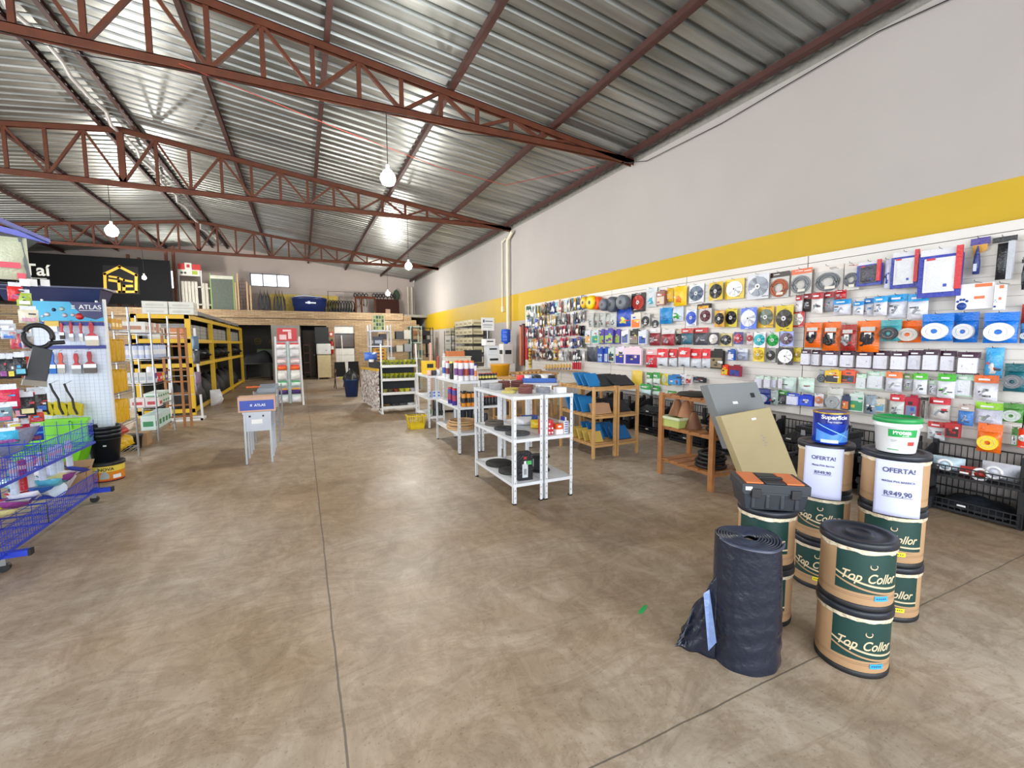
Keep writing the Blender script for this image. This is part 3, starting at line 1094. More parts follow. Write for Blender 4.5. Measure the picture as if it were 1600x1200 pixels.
# kind x0 y0 x1 y1 colours description      (pixel boxes of the photograph, projected onto the hook plane)
ROWS = {
 'top': '''
bag 1010 450 1027 480 cfd6da,3fa6c0 pack with a white ring over teal card
card 1028 453 1042 477 8c5a4a,d0c0b0 brown pack with red print
bag 1042 450 1053 472 e0b020,d8a018 plain yellow bag
bag 1053 447 1073 478 e8c020,e07820 yellow bag edged with orange
disc 1077 444 1100 473 dfe0e4,4a5a70 white card with a navy half disc
disc 1107 441 1131 469 d8b830,15181e yellow card with a black saw blade
disc 1133 436 1163 467 e0c030,b8bcc0 yellow card with a bright steel blade
disc 1169 428 1201 467 c8cad0,6a6e76 clear pack with a large segmented steel blade
coil 1203 425 1234 465 2c1c18,b86848 dark header over a copper coloured coil
coil 1235 420 1270 460 d8683a,888c90 clear bag of coiled grey hose with orange print
coil 1272 415 1318 456 d8d0c8,7c8084 wide clear bag of coiled grey hose
coil 1319 411 1344 453 d0c8c0,6c6e74 narrow clear bag of coiled hose
frame 1340 408 1381 446 2638a0,42444e blue framed pack with a dark centre and red stripe
bag 1382 405 1393 450 d8dcf0,2c40a8 thin white and blue bag seen edge on
frame 1394 393 1438 450 24309a,d6d8dc blue framed white pack with a red stripe
frame 1437 388 1505 464 2030a0,dcdee4 largest white toilet seat pack with blue frame and red stripe
bottle 1515 372 1546 430 4a3a90,2a3a78 pack with purple header and a dark blue bottle
brush 1548 370 1588 440 1c1e22,b8bcc4 clear pack with a long black brush
cover 1497 440 1556 483 e6e6ea,e07030 white box with blue paw print and orange label
cover 1557 442 1573 484 e6e6ea,e07030 white and orange box partly behind the paw print one
bag 1596 475 1612 508 c83030,b02020 bright red bag at the frame edge
brush 1595 405 1608 455 1c1e22,303238 black tool at the frame edge
spool 914 464 926 482 d8b010 glossy yellow hose reel at the far end of the reels
spool 923 462 938 484 f0c800 glossy yellow hose reel beside the orange one
spool 933 464 947 484 e85018 glossy orange hose reel
spool 944 467 957 486 5c6470 small slate grey hose reel beside the orange one
spool 955 464 971 488 505864 slate grey hose reel, middle one of three
spool 970 461 988 484 666e78 large slate grey hose reel
disc 987 458 1008 487 1a1416,b03a34 black triangular case with a red wheel
''',
 'second': '''
pouch 1243 462 1254 487 a8202c,d8d4d8 red topped clear pack at the far end of the red ones
pouch 1255 459 1267 487 98202c,40383c red topped pack with dark fitting
pouch 1268 457 1286 490 b0242e,e4e0e0 red topped pack with white card
pouch 1287 456 1304 487 a8202c,909098 red topped pack with grey fitting
pouch 1305 453 1323 467 b81c28,c03038 short red pack hidden behind blue packs
pouch 1302 468 1330 492 1c98e0,e4e6f0 blue topped white pack, farthest of the blue ones
pouch 1333 471 1350 492 1c90d8,e0e2ec blue topped white pack, second from the far end
pouch 1350 466 1365 494 1878c0,d8dae4 narrow blue topped white pack
pouch 1365 463 1387 493 1ca0e4,e4e6f0 blue topped white pack in the middle
pouch 1387 460 1418 497 18a4ea,e6e8f4 wide blue topped white pack
pouch 1418 459 1451 498 1ca0e6,e6e8f4 blue topped white pack nearest the camera
card 1092 474 1113 483 201a10,e0a820 black and yellow header card
disc 1092 482 1113 505 c8c4c4,5a2a34 loose maroon sanding disc
disc 1072 484 1089 509 dfe4f4,3858c0 white card with a blue star shape
bag 1031 481 1050 506 2088c8,1c70b0 crumpled bright blue bag
bag 1050 477 1068 502 c8d4e0,3a9a40 crumpled white bag with green base
coil 1003 489 1016 509 c4c0bc,44464c clear pack of grey cable coil
coil 1018 496 1031 512 c8c4c0,54565c small clear pack of grey cable
disc 1116 485 1133 511 d8a030,1c1c20 orange card with a black cutting disc
disc 1133 482 1153 511 dcc838,16181c yellow card with a black polishing disc
disc 1157 481 1183 514 5a7ae0,d0d4e0 blue card with a pale clear disc
disc 1184 479 1210 512 e0b024,6a7468 yellow card with a grey and teal disc
disc 1211 477 1241 518 d8c020,3a3834 black card with yellow header and radial disc
disc 1234 487 1258 511 c83438,e4e4e6 white dial with red card
reel 1376 500 1409 533 48a0a8,202428 teal card with a black hose fitting
reel 1404 501 1440 535 e86820,c8c0b8 orange bag holding a pale tape roll
reel 1440 490 1491 533 1a78d8,eceef2 blue bag holding a large white tape roll, farthest of three
reel 1490 488 1530 535 1a70d0,dcdee4 blue bag holding a grey white tape roll, middle one
reel 1537 488 1592 536 1a74d8,f0f2f6 blue bag holding a white roll, nearest of three
reel 1594 505 1612 536 3a80c0,d0d2d8 blue bag of tape cut by the frame edge
orange 1257 504 1284 543 e8681c,26262a orange edged bag with black fittings at the far end
orange 1285 503 1313 548 e86c20,2a2a2e orange edged bag with black and white fittings
orange 1313 507 1339 548 a02820,9a9a9e red and grey pack with a chromed hose
orange 1339 501 1375 550 f07018,303038 large orange edged bag with white label
bag 920 489 928 511 b8bcb8,50545a clear bag of black valves, farthest
bag 929 489 937 511 a8aca8,44484e clear bag of black valves beside the farthest
bag 938 489 946 511 b4b8b4,5a5e60 clear bag of olive fittings
bag 947 490 955 511 b8bcb8,64686a clear bag of grey fittings
bag 955 489 963 511 c4c8c4,6a6e70 clear bag of pale fittings next to the blue bag
bag 963 481 989 510 2850b8,d8d860 large blue bag with yellow lettering patch
card 989 488 1003 513 d8d0c4,e8742c orange and cream box
''',
 'third': '''
card 916 515 926 537 d8dce4,d8a860 white box with an ochre picture
card 927 515 937 537 c0d0d4,30987c pale box with green picture
card 938 514 947 537 5040a0,98b850 purple and lime box, farthest of three
card 947 513 961 537 4a3c9c,a0c058 purple and lime box in the middle of three
card 961 514 972 537 5848a8,90b048 purple and lime box, nearest of three
card 973 515 985 537 e2e2e6,5a6a9a plain white box with round picture
card 986 514 1000 538 2c2e2c,8a8478 dark topped box with beige picture
card 1000 515 1013 538 d8dce4,3a5aa0 white pack with a blue band
pouch 1015 512 1032 540 d8d4d4,8a3038 clear pack with dark red fitting at the far end
pouch 1033 514 1055 540 d4d0d0,982834 clear pack with red and black fitting
pouch 1056 514 1065 539 c8b8a8,302420 narrow dark pack between red ones
pouch 1065 513 1082 538 c0403c,386878 red pack with a teal fitting
pouch 1083 512 1107 539 b82830,505058 wide red pack
disc 1107 520 1124 539 40404c,e4e0dc dark card with a white dial
disc 1126 521 1144 541 d8c880,24262c cream card with a black wheel
disc 1147 519 1161 538 3c3c88,a03044 indigo card with a red wheel
disc 1167 519 1177 538 d8c8c8,b04040 small pale card with red print
disc 1178 519 1196 543 e8e4e8,1c98a0 white card with a teal wheel
disc 1198 519 1218 544 e8e4e8,189a40 white card with a green wheel
disc 1219 517 1240 541 9cacf0,584858 lilac card with a dark wheel
cord 917 540 934 565 28303c,3a4454 dark work gloves
card 936 542 944 566 2a50b0,90a8d8 blue pack of gloves
card 944 542 953 566 3058b8,c8d0e0 blue and white pack of gloves
card 953 542 962 565 c8d4cc,2a4a50 pale green pack
card 964 541 978 569 e4d8e8,2c3aa0 white and pink pack with navy foot
card 979 541 1004 570 e8ccd8,2a2c90 pink pack with navy foot
pouch 1010 546 1026 574 e0b0b4,d02838 pale pack with a red bag below
putty 1027 545 1043 572 d82430,d0d4dc red over silver sachet at the far end
putty 1044 545 1059 573 d02c34,ccd0d8 red over silver sachet, second
putty 1060 543 1078 573 d82830,d0d4dc red over silver sachet, third
putty 1078 545 1097 575 e02830,d4d8e0 red over silver sachet, fourth
putty 1097 545 1110 575 d82430,ccd0d8 red over silver sachet nearest the camera
card 1111 545 1133 576 201c18,8a7a5c black tray card of rotary tool bits with yellow rim
card 1140 545 1150 563 2858a8,d8d8e0 small navy and white pack
pouch 1151 545 1169 563 d8dce8,a8b0c8 clear pack of pale fittings
disc 1177 543 1194 565 e8cc20,c0a020 yellow card with a yellow disc
disc 1197 544 1213 566 a8aaa4,4a4a4c grey card with a dark ring
disc 1216 543 1239 570 2c2428,e8e8ea black footed card with a white dial
disc 1240 543 1252 565 e0c828,a88c20 yellow card seen nearly edge on
socket 1252 546 1267 571 3a1430,dcdce6 maroon topped white socket pack, first from the far end
socket 1268 547 1285 572 3a1430,dcdce6 maroon topped white socket pack, second from the far end
socket 1286 548 1311 573 3c1634,d8d8e4 maroon topped white socket pack, third from the far end
socket 1313 548 1338 575 3a1430,dcdce6 maroon topped white socket pack, fourth from the far end
socket 1339 549 1364 576 3a1430,dadae4 maroon topped white socket pack, fifth from the far end
socket 1365 548 1391 578 3a1430,dcdce6 maroon topped white socket pack, sixth from the far end
socket 1392 549 1418 579 381230,dedee8 maroon topped white socket pack, seventh from the far end
socket 1419 547 1442 579 3a1430,d6d6e2 maroon topped white socket pack, eighth from the far end
socket 1442 546 1468 580 3a1430,dcdce6 maroon topped white socket pack, ninth from the far end
socket 1469 548 1494 581 3a1430,e0e0ea maroon topped white socket pack, tenth from the far end
socket 1496 550 1532 585 3a1430,e2e2ec maroon topped white socket pack nearest the camera
bag 1539 543 1568 591 48a8e0,e8e6e4 cyan and white bag hanging low
reel 1568 568 1606 612 14606c,6a7078 dark teal bag with a grey coil
''',
 'fourth': '''
putty 1010 582 1020 600 2c9a3c,dce6e0 green sachet at the far end of the row
putty 1021 582 1031 600 34a044,dce6e0 green sachet next to the yellow card
disc 1031 584 1046 601 e8d838,f0f0c0 yellow card with pale ring
card 1047 585 1065 601 2878b8,4a98d0 blue pack
card 1066 584 1074 599 e8e6ea,c8c8d0 plain white pack
card 1074 586 1083 599 d8d4d4,c03830 white pack with red lettering
card 1084 589 1105 597 1c1e20,3c4044 low black pack
putty 1000 600 1018 616 30a850,c8e4e8 green and silver sachet hanging low
putty 1019 603 1032 618 2c9c40,c8dcd8 green and silver sachet above the crates
putty 1043 611 1058 622 3c9a40,a8c8d8 green sachet behind the wooden rack
card 1130 569 1141 586 e83c20,e8c020 small red and yellow box
card 1142 570 1161 588 902438,3848a0 red box over blue and white ones
socket 1180 587 1193 607 d0e4d8,dcdcec pale green topped white pack, first from the far end
socket 1194 588 1204 606 c8e0d0,dcdcec pale green topped white pack, second from the far end
socket 1205 589 1215 606 c8e0d0,dadaea pale green topped white pack, third from the far end
socket 1216 590 1223 607 d0e0d8,e0d8e4 pale green topped white pack, fourth from the far end
bag 1223 589 1244 612 d0e4dc,dce0ec clear bag of white elbow fittings
bag 1247 590 1273 613 d0e8dc,e0e4f0 wide clear bag of white fittings
reel 1279 578 1294 598 a0a8a8,404850 clear bag with a black tape
card 1292 577 1315 598 e8c028,3a3e44 yellow topped tape pack
card 1315 577 1341 598 e86040,4a4e54 red topped tape pack
socket 1338 584 1354 608 b8dcc4,d8dce0 green rimmed clear pack beside the tapes
socket 1355 580 1385 608 c0e0cc,e0e2ea wide green rimmed clear pack
pouch 1384 581 1410 612 e87838,d8d8e4 orange topped white pack, farther of two
pouch 1411 584 1427 610 88b068,c8ccd4 clear pack with green header
pouch 1427 583 1449 616 4cbc20,e0e4ec bright green topped white pack, farther of two
pouch 1450 593 1465 617 c8e0cc,d8dce4 clear pack with pale green rim
pouch 1465 584 1493 622 3cb41c,e4e6ee bright green topped white pack, nearer of two
socket 1492 585 1522 619 c0e4cc,e0e4ec pale green rimmed clear pack nearest the camera
pouch 1521 586 1561 626 e86c28,e2e2ec large orange topped white pack, nearer of two
''',
 'fifth': '''
reel 1181 607 1204 631 202c78,a8b0c4 navy pack of clear hose
bag 1204 609 1216 633 9aa8a4,30403a clear bag of grey and black fittings
pouch 1216 610 1232 632 289020,5a5c60 green topped pack of dark bulbs
socket 1230 614 1249 633 2848b0,dce0f4 blue topped pack of white boxes
card 1250 616 1273 634 1c40d0,3c60e0 bright blue pack
disc 1273 615 1287 635 e8e8f0,d89070 white card with coloured pencils
reel 1292 606 1317 640 d0d0cc,a8acb0 clear pack with a round chrome fitting
card 1318 616 1329 640 384060,e08040 dark pack with orange part
card 1330 612 1353 643 d4e4dc,48a070 white card with green band and tube
bag 1352 617 1369 647 8a98a4,26303c clear pack of black plugs
card 1370 621 1386 643 d8d0c0,6aa8d0 small pale pack with blue part
pouch 1390 616 1413 652 c82434,c8ccc8 red topped clear pack of pipes, farther of two
card 1417 617 1438 654 b8203c,7888a8 red card with a blue tester
brush 1438 621 1450 656 5c5450,8c8884 narrow pack with a grey tool
pouch 1452 621 1485 656 cc2030,d4d0cc red topped clear pack of pipes, nearer of two
pouch 1497 632 1522 665 b8a8a0,4880c8 clear pack with blue and orange parts
pouch 1523 629 1568 664 9cdc30,dcdcf0 large lime topped white pack
reel 1567 630 1600 660 4a8838,b8c4bc green rimmed clear pack with a pale ring
''',
 'lowest': '''
pouch 1450 659 1477 687 c8242c,dce0e4 red and white pack with a white part
card 1479 658 1503 683 b01c20,301418 dark red boxed pack
reel 1527 662 1566 707 e86c20,f0d030 orange and yellow bag with a white oval roll
card 1581 667 1591 696 3a6a28,a8a8a8 small dark green topped pack
disc 1591 669 1608 700 e83818,f0e8e8 bright orange red card with a white ring
'''}
HOOKM = M('5a5c60', .35, .8)
RNG = random.Random(11)


def wallpt(px, py, off):
    return at(px, py, 0, XP - off)


def inkblocks(b, cols, w_, h0, h1, y, n, rr):
    for k in range(n):
        b.mat(M(rr.choice(cols), .45, 0, .03))
        a = rr.uniform(-w_ * .38, w_ * .2)
        z = rr.uniform(h0, h1 - (h1 - h0) * .2)
        b.box(a, a + w_ * rr.uniform(.12, .4), y - .0008, y, z, z + (h1 - h0) * rr.uniform(.08, .2))


def puff(b, w_, z0, z1, d, n=7, m=7, ph=0, pinch=0):
    """pillow shaped sachet: front bulge, flat back"""
    def f(u, v):
        e = (math.sin(PI * u) ** .6) * (math.sin(PI * v) ** .5) if 0 < u < 1 and 0 < v < 1 else 0
        wv = .12 * math.sin(9 * u + 5 * v + ph) + .1 * math.sin(17 * v - 7 * u + ph * 2)
        ww = w_ * (1 - pinch * (1 - abs(2 * v - 1)) * .15)
        return ((u - .5) * ww, -d * e * (1 + wv) - .001, z0 + (z1 - z0) * v)
    b.grid(f, n, m)
    b.add([(-w_ / 2, 0, z0), (w_ / 2, 0, z0), (w_ / 2, 0, z1), (-w_ / 2, 0, z1)], [(0, 1, 2, 3)])
    return b


PACKN = {'card': ('boxed_pack', 'box'), 'bag': ('plastic_bag_pack', 'pack'), 'pouch': ('header_pack', 'pack'), 'disc': ('disc_pack', 'disc'), 'coil': ('hose_pack', 'hose pack'), 'frame': ('toilet_seat_pack', 'toilet seat'), 'bottle': ('bottle_pack', 'bottle pack'),
         'brush': ('brush_pack', 'brush'), 'cover': ('flat_box', 'box'), 'spool': ('hose_reel', 'hose reel'), 'reel': ('tape_pack', 'tape roll'), 'orange': ('fittings_pack', 'pack'), 'cord': ('glove_pack', 'gloves'), 'putty': ('sachet', 'sachet'), 'socket': ('socket_pack', 'socket pack')}


def build_pack(kind, w_, h, c1, c2, t, rr):
    """parts of one hanging pack; origin at its lower centre on the board side, front towards -y"""
    d = min(.05, w_ * .35)
    ph = rr.uniform(0, 6)
    P1, P2 = plas(c1), plas(c2)
    ink = ['e8e8e8', '30323a', c2, c1, 'c03028']
    if kind in ('bag', 'pouch', 'putty', 'orange', 'socket', 'reel'):
        hh = {'bag': .16, 'pouch': .3, 'putty': .5, 'orange': .24, 'socket': .28, 'reel': .28}[kind] * h
        body = {'bag': c1, 'pouch': c2, 'putty': c2, 'orange': c1, 'socket': c2, 'reel': c1}[kind]
        bm_ = plas(body, .22)
        if kind == 'bag':
            puff(bb := B(bm_), w_, 0, h - hh * .5, d, ph=ph)
        elif kind == 'socket':
            bb = B(bm_)
            bb.box(-w_ * .42, w_ * .42, -d * .8, -.002, h * .06, h * .74)
            bb.box(-w_ * .2, w_ * .2, -d * .8 - .004, -d * .8, h * .25, h * .5)
        else:
            puff(bb := B(bm_), w_, 0, h - hh, d, ph=ph, pinch=.5)
        obj('bag_body' if kind != 'socket' else 'socket_box', bb, t)
        b = B(P1)
        b.grid(lambda u, v: ((u - .5) * w_ * 1.02, -.003 - .35 * d * (1 - v) * math.sin(PI * u) - .003 * math.sin(11 * u + ph), h - hh + hh * v), 8, 3)
        b.box(-w_ * .5, w_ * .5, -.003, -.001, h - hh, h)
        if kind in ('pouch', 'putty', 'socket'):
            b.mat(M('e8e8ea', .4)).box(-w_ * .28, w_ * .2, -d * .45 - .004, -d * .45 - .002, h - hh * .7, h - hh * .45)
        if kind == 'socket':
            b.mat(P1).box(-w_ * .49, w_ * .49, -d * .5, -.001, 0, h * .07)
        obj('header', b, t)
        b = B()
        if kind == 'bag':
            puff(b.mat(P2), w_ * .7, h * .08, h * .62, d * 1.12, ph=ph + 1)
            inkblocks(b, ink, w_, h * .2, h * .6, -d * 1.15, 3, rr)
            obj('contents', b, t)
        elif kind == 'putty':
            puff(b.mat(M('3a4048', .3)), w_ * .6, h * .03, h * .14, d * .8, ph=ph)
            inkblocks(b, ['f0f0f0', 'e8e0e0'], w_, h * .55, h * .85, -d * 1.0, 2, rr)
            obj('print', b, t)
        elif kind == 'orange':
            puff(b.mat(plas('34343a')), w_ * .86, h * .1, h * .72, d * 1.15, ph=ph)
            b.mat(plas('c8c4c0')).box(-w_ * .3, w_ * .34, -d * .6, -d * .5, h * .66, h * .8)
            for k in range(5):
                b.mat(plas(c2)).cyl((rr.uniform(-.25, .25) * w_, -d * .9, h * rr.uniform(.2, .55)), (rr.uniform(-.25, .25) * w_, -d * 1.25, h * rr.uniform(.2, .6)), w_ * .11, n=10)
            b.mat(M('e8e8e4', .4)).box(-w_ * .05, w_ * .25, -d * 1.3, -d * 1.28, h * .42, h * .62)
            obj('fittings', b, t)
        elif kind == 'reel':
            R_ = min(w_ * .42, h * .3)
            sx_ = min(1.25, w_ * .44 / R_)
            pts = lambda q, yy: [(q * math.cos(a) * sx_, yy, h * .36 + q * math.sin(a)) for a in [2 * PI * i / 24 for i in range(24)]]
            mm = 24
            a, c_ = pts(R_, -d * .6), pts(R_, -d * 1.25)
            e, f_ = pts(R_ * .28, -d * 1.25), pts(R_ * .28, -d * .8)
            b.mat(plas(c2, .35))
            b.add(a + c_ + e + f_, [(k * mm + i, k * mm + (i + 1) % mm, (k + 1) * mm + (i + 1) % mm, (k + 1) * mm + i) for k in range(3) for i in range(mm)])
            b.mat(M('5c4c40', .6)).add(pts(R_ * .28, -d * .85), [list(range(24))])
            b.mat(M('b8bcc0', .4)).ring((0, -d * 1.26, h * .36), R_ * .62, .0015, 'y', 20, 4, sx_)
            obj('roll', b, t)
        elif kind == 'pouch':
            inkblocks(b, ['50545a', 'a8acb0', c1, 'd8d8d8', '3a3c40'], w_ * .9, h * .1, h * .6, -d * .98, 5, rr)
            b.mat(plas('9498a0')).cyl((-w_ * .12, -d * .95, h * .2), (w_ * .1, -d * .98, h * .46), w_ * .06, n=8)
            obj('contents', b, t)
        else:
            inkblocks(b, ['b8bcc8', 'a0a4b0', 'c8ccd8'], w_ * .7, h * .15, h * .6, -d * .8, 3, rr)
            obj('print', b, t)
    elif kind == 'disc':
        b = B(M(c1, .35, 0, .04, 9)).box(-w_ / 2, w_ / 2, -.004, 0, 0, h)
        inkblocks(b, ['f0f0f0', '202228', c2], w_, h * .84, h * .98, -.004, 2, rr)
        inkblocks(b, ['f0f0f0', '202228', c2], w_, 0, h * .16, -.004, 2, rr)
        obj('backing_card', b, t)
        R_ = min(w_ * .47, h * .4)
        sx_ = min(1.15, w_ * .48 / R_)
        zc = h * .5
        b = B(M(c2, .28, .5 if c2[:2] > '60' and c2[0] == c2[2] else .15, .1, 20))
        n = 28
        rim = [(R_ * math.cos(2 * PI * i / n) * sx_ * (1 if i % 2 else .97), zc + R_ * math.sin(2 * PI * i / n) * (1 if i % 2 else .97)) for i in range(n)]
        b.prism(rim, -.012, -.005, 'y')
        # pressed segments alternate in tilt, so they catch the light in turn
        for i in range(0, n, 4):
            a0, a1 = 2 * PI * i / n, 2 * PI * (i + 2) / n
            b.add([(0, -.013, zc), (R_ * .9 * math.cos(a0) * sx_, -.0125, zc + R_ * .9 * math.sin(a0)), (R_ * .9 * math.cos(a1) * sx_, -.019, zc + R_ * .9 * math.sin(a1))], [(0, 1, 2)])
        obj('disc', b, t)
        b = B(M('d8d8da', .4)).cyl((0, -.013, zc), (0, -.02, zc), R_ * .27, n=16)
        b.mat(M('26262a', .5)).cyl((0, -.02, zc), (0, -.021, zc), R_ * .1, n=12)
        obj('hub', b, t)
    elif kind == 'coil':
        b = B(M(c1, .4, 0, .05)).box(-w_ / 2, w_ / 2, -.005, 0, h * .8, h)
        inkblocks(b, ['e8e8e8', 'c04028', '303030'], w_, h * .84, h * .98, -.005, 3, rr)
        obj('header', b, t)
        b = B(plas('c4c2be')).box(-w_ / 2, w_ / 2, -.004, 0, 0, h * .8)
        obj('bag_back', b, t)
        b = B(plas(c2, .35))
        for k in range(4):
            R_ = min(w_, h * .75) * (.44 - .055 * k)
            b.ring((0, -.015 - .012 * (k % 2), h * .38), R_, .0095, 'y', 22, 6, min(1.2, w_ * .44 / (min(w_, h * .75) * .44)))
        obj('coiled_hose', b, t)
        obj('wrapper_label', B(M('d8d4c8', .4)).box(-w_ * .05, w_ * .3, -.042, -.04, h * .1, h * .2), t)
    elif kind == 'frame':
        obj('outer_sleeve', B(plas(c1)).box(-w_ / 2, w_ / 2, -.03, 0, 0, h * .86), t)
        b = B(plas(c2))
        b.box(-w_ * .36, w_ * .36, -.044, -.03, h * .1, h * .8)
        b.grid(lambda u, v: ((u - .5) * w_ * .6, -.046 - .012 * (math.sin(PI * u) * math.sin(PI * v)) ** .5, h * (.14 + .62 * v)), 10, 10)
        obj('seat_lid', b, t)
        b = B(plas('c82c34')).box(w_ * .36, w_ * .5, -.052, -.03, h * .14, h * 1.0)
        b.box(-w_ * .3, -w_ * .1, -.053, -.05, h * .76, h * .8)
        obj('red_stripe', b, t)
        obj('clear_top', B(plas('d8d8dc')).box(-w_ * .5, w_ * .36, -.006, -.001, h * .86, h), t)
        obj('blue_mark', B(M('2840a8', .4)).box(w_ * .12, w_ * .2, -.056, -.052, h * .2, h * .26), t)
    elif kind == 'bottle':
        obj('header', B(plas(c1)).box(-w_ / 2, w_ / 2, -.01, 0, h * .82, h), t)
        obj('yellow_card', B(M('d8a040', .4)).prism([(-w_ * .38, h * .82), (w_ * .4, h * .82), (w_ * .4, h * .66), (w_ * .1, h * .6), (-w_ * .3, h * .5)], -.01, -.004, 'y'), t)
        b = B(plas(c2)).lathe([(.0, 0), (.024, .002), (.026, h * .3), (.02, h * .5), (.007, h * .72), (.006, h * .76)], 16, (0, -.04, h * .02))
        b.mat(M('c8d4e8', .4)).box(-.012, .012, -.068, -.064, h * .1, h * .3)
        obj('bottle', b, t)
    elif kind == 'brush':
        obj('header', B(plas('202226')).box(-w_ / 2, w_ / 2, -.008, 0, h * .88, h), t)
        puff(bb := B(plas(c1)), w_ * .55, h * .05, h * .86, .045, ph=ph)
        obj('brush_body', bb, t)
        obj('clear_sleeve', B(plas(c2)).box(w_ * .22, w_ * .45, -.03, 0, h * .04, h * .88), t)
    elif kind == 'cover':
        obj('box_body', B(M(c1, .35, 0, .04)).box(-w_ / 2, w_ / 2, -.05, 0, 0, h * .92), t)
        obj('orange_print', B(M(c2, .4)).box(0, w_ * .45, -.052, -.05, h * .78, h * .9), t)
        obj('orange_print', B(M(c2, .4)).box(0, w_ * .28, -.052, -.05, h * .36, h * .46), t)
        b = B(M('24489a', .4)).lathe([(0, 0), (w_ * .14, 0), (w_ * .14, .002), (0, .002)], 14, (-w_ * .32, -.053, h * .12), axis='y')
        for k in range(4):
            b.lathe([(0, 0), (w_ * .045, 0), (w_ * .045, .002), (0, .002)], 10, (-w_ * (.44 - .085 * k), -.053, h * (.3 + .06 * (k in (1, 2)))), axis='y')
        obj('paw_print', b, t)
    elif kind == 'spool':
        R_ = h * .5
        L = min(.16, w_)
        b = B(plas(c1, .3)).lathe([(R_ * .45, 0), (R_ * .9, .002), (R_, .02), (R_ * .97, L * .3), (R_, L * .5), (R_ * .97, L * .7), (R_ * .92, L * .9), (R_ * .6, L), (R_ * .3, L)], 24, (0, -L, R_), axis='y')
        for k in range(3):
            b.ring((0, -L * (.3 + .2 * k), R_), R_ * .99, .004, 'y', 24, 5)
        obj('wound_hose', b, t)
        obj('core', B(M('2a2a2c', .5)).cyl((0, -L - .002, R_), (0, 0, R_), R_ * .28, n=14), t)
    elif kind == 'cord':
        for k in (-1, 1):
            puff(bb := B(plas(c2 if k > 0 else c1)), w_ * .5, 0, h * .95, .035, ph=ph + k)
            bb.v = [(x + k * w_ * .25, y, z) for x, y, z in bb.v]
            obj('glove', bb, t)
        obj('header', B(M('c8ccd0', .4)).box(-w_ * .4, w_ * .4, -.01, 0, h * .92, h), t)
    else:  # card: boxed pack
        dd = min(.045, w_ * .5)
        obj('box_body', B(M(c1, .35, 0, .05, 9)).box(-w_ / 2, w_ / 2, -dd, 0, 0, h * .9), t)
        b = B(M(c2, .35, 0, .1, 20)).box(-w_ * .42, w_ * .42, -dd - .001, -dd, h * .06, h * .55)
        inkblocks(b, ink + ['e8d050', '4060c0'], w_, h * .1, h * .85, -dd - .001, 5, rr)
        obj('printed_front', b, t)
        obj('hang_tab', B(M(c1, .4)).box(-w_ * .3, w_ * .3, -.004, 0, h * .9, h), t)


ORD = ['first', 'second', 'third', 'fourth', 'fifth', 'sixth', 'seventh', 'eighth', 'ninth', 'tenth', 'eleventh', 'twelfth', 'thirteenth', 'fourteenth', 'fifteenth', 'sixteenth', 'seventeenth', 'eighteenth', 'nineteenth', 'twentieth']
hooks = []
npk = 0
for row, tab in ROWS.items():
    for ln in tab.strip().split('\n'):
        q = ln.split(' ', 6)
        kind, x0, y0, x1, y1 = q[0], *map(float, q[1:5])
        cs = q[5].split(',')
        desc = q[6]
        off = .03 + (.05 if npk % 2 else .0) + (.06 if kind in ('reel', 'frame', 'cover', 'orange') else 0)
        pl_, pr_ = wallpt(x0, (y0 + y1) / 2, off), wallpt(x1, (y0 + y1) / 2, off)
        pt, pb = wallpt((x0 + x1) / 2, y0, off), wallpt((x0 + x1) / 2, y1, off)
        w_, h = abs(pl_.y - pr_.y), pt.z - pb.z
        nm, cat = PACKN[kind]
        bits = desc.split()
        lab = '%s on the %s hook row of the slat wall' % (desc, row)
        if len(lab.split()) > 16:
            lab = ' '.join(desc.split()[:12]) + ', %s hook row' % row
        t = thing(nm, lab, cat, (XP - off, (pl_.y + pr_.y) / 2, pb.z), -PI / 2 + RNG.uniform(-1, 1) * min(.12, off / max(w_, .05) * .9), 'stock hanging on the %s hook row' % row)
        build_pack(kind, w_ * .97, h, cs[0], cs[-1], t, RNG)
        hooks.append((XP, (pl_.y + pr_.y) / 2, pt.z - .004, off, row))
        npk += 1

for (x, y, z, off, row) in hooks:
    k = B(HOOKM).tube([(0, 0, 0), (-off - .06, 0, 0), (-off - .07, 0, .015)], .0025, 5)
    solo('display_hook', k, 'short steel hook in a groove of the slat wall, %s row' % row, 'hook', (x, y, z), 0, 'steel hooks, %s row' % row)

# dense small stock at the far end: one small blister or tool per hook
FAR = [  # y-range of the row in pixels at x=825 and x=912, colours met along the row from far to near
 ('top', 480, 497, 463, 482, '3a6a58 c8d0d8 e0c020 c89030 1a1c22 2a3c98 c8c4c0 b86858 a8c0c0 90d0d8 24508c 3a5890'),
 ('second', 499, 513, 486, 503, 'c0d4e4 2c58b0 584848 d8a848 e0e0dc c8b060 282a30 7a8078 b03848 ccd0d4 202428 b8bcc8'),
 ('third', 515, 529, 507, 523, '386c84 18202c 8c2830 902830 d8dcdc 80b0d0 c8c8cc 783a40 c0304c d83050 c89820 202024'),
 ('fourth', 531, 545, 528, 543, '9ab0b8 d0a060 b05030 7a6a58 d8902c d04830 c8ccd0 c84060 b03040 28409a 4868b0 6a7048'),
 ('fifth', 547, 560, 548, 564, '9aa4a8 a86030 b8c0c8 5a3038 30323a 2c2e28 d8b828 c8c8d0 9098a0 e0dcd8 3a4c5c 20303c')]
protos = {}


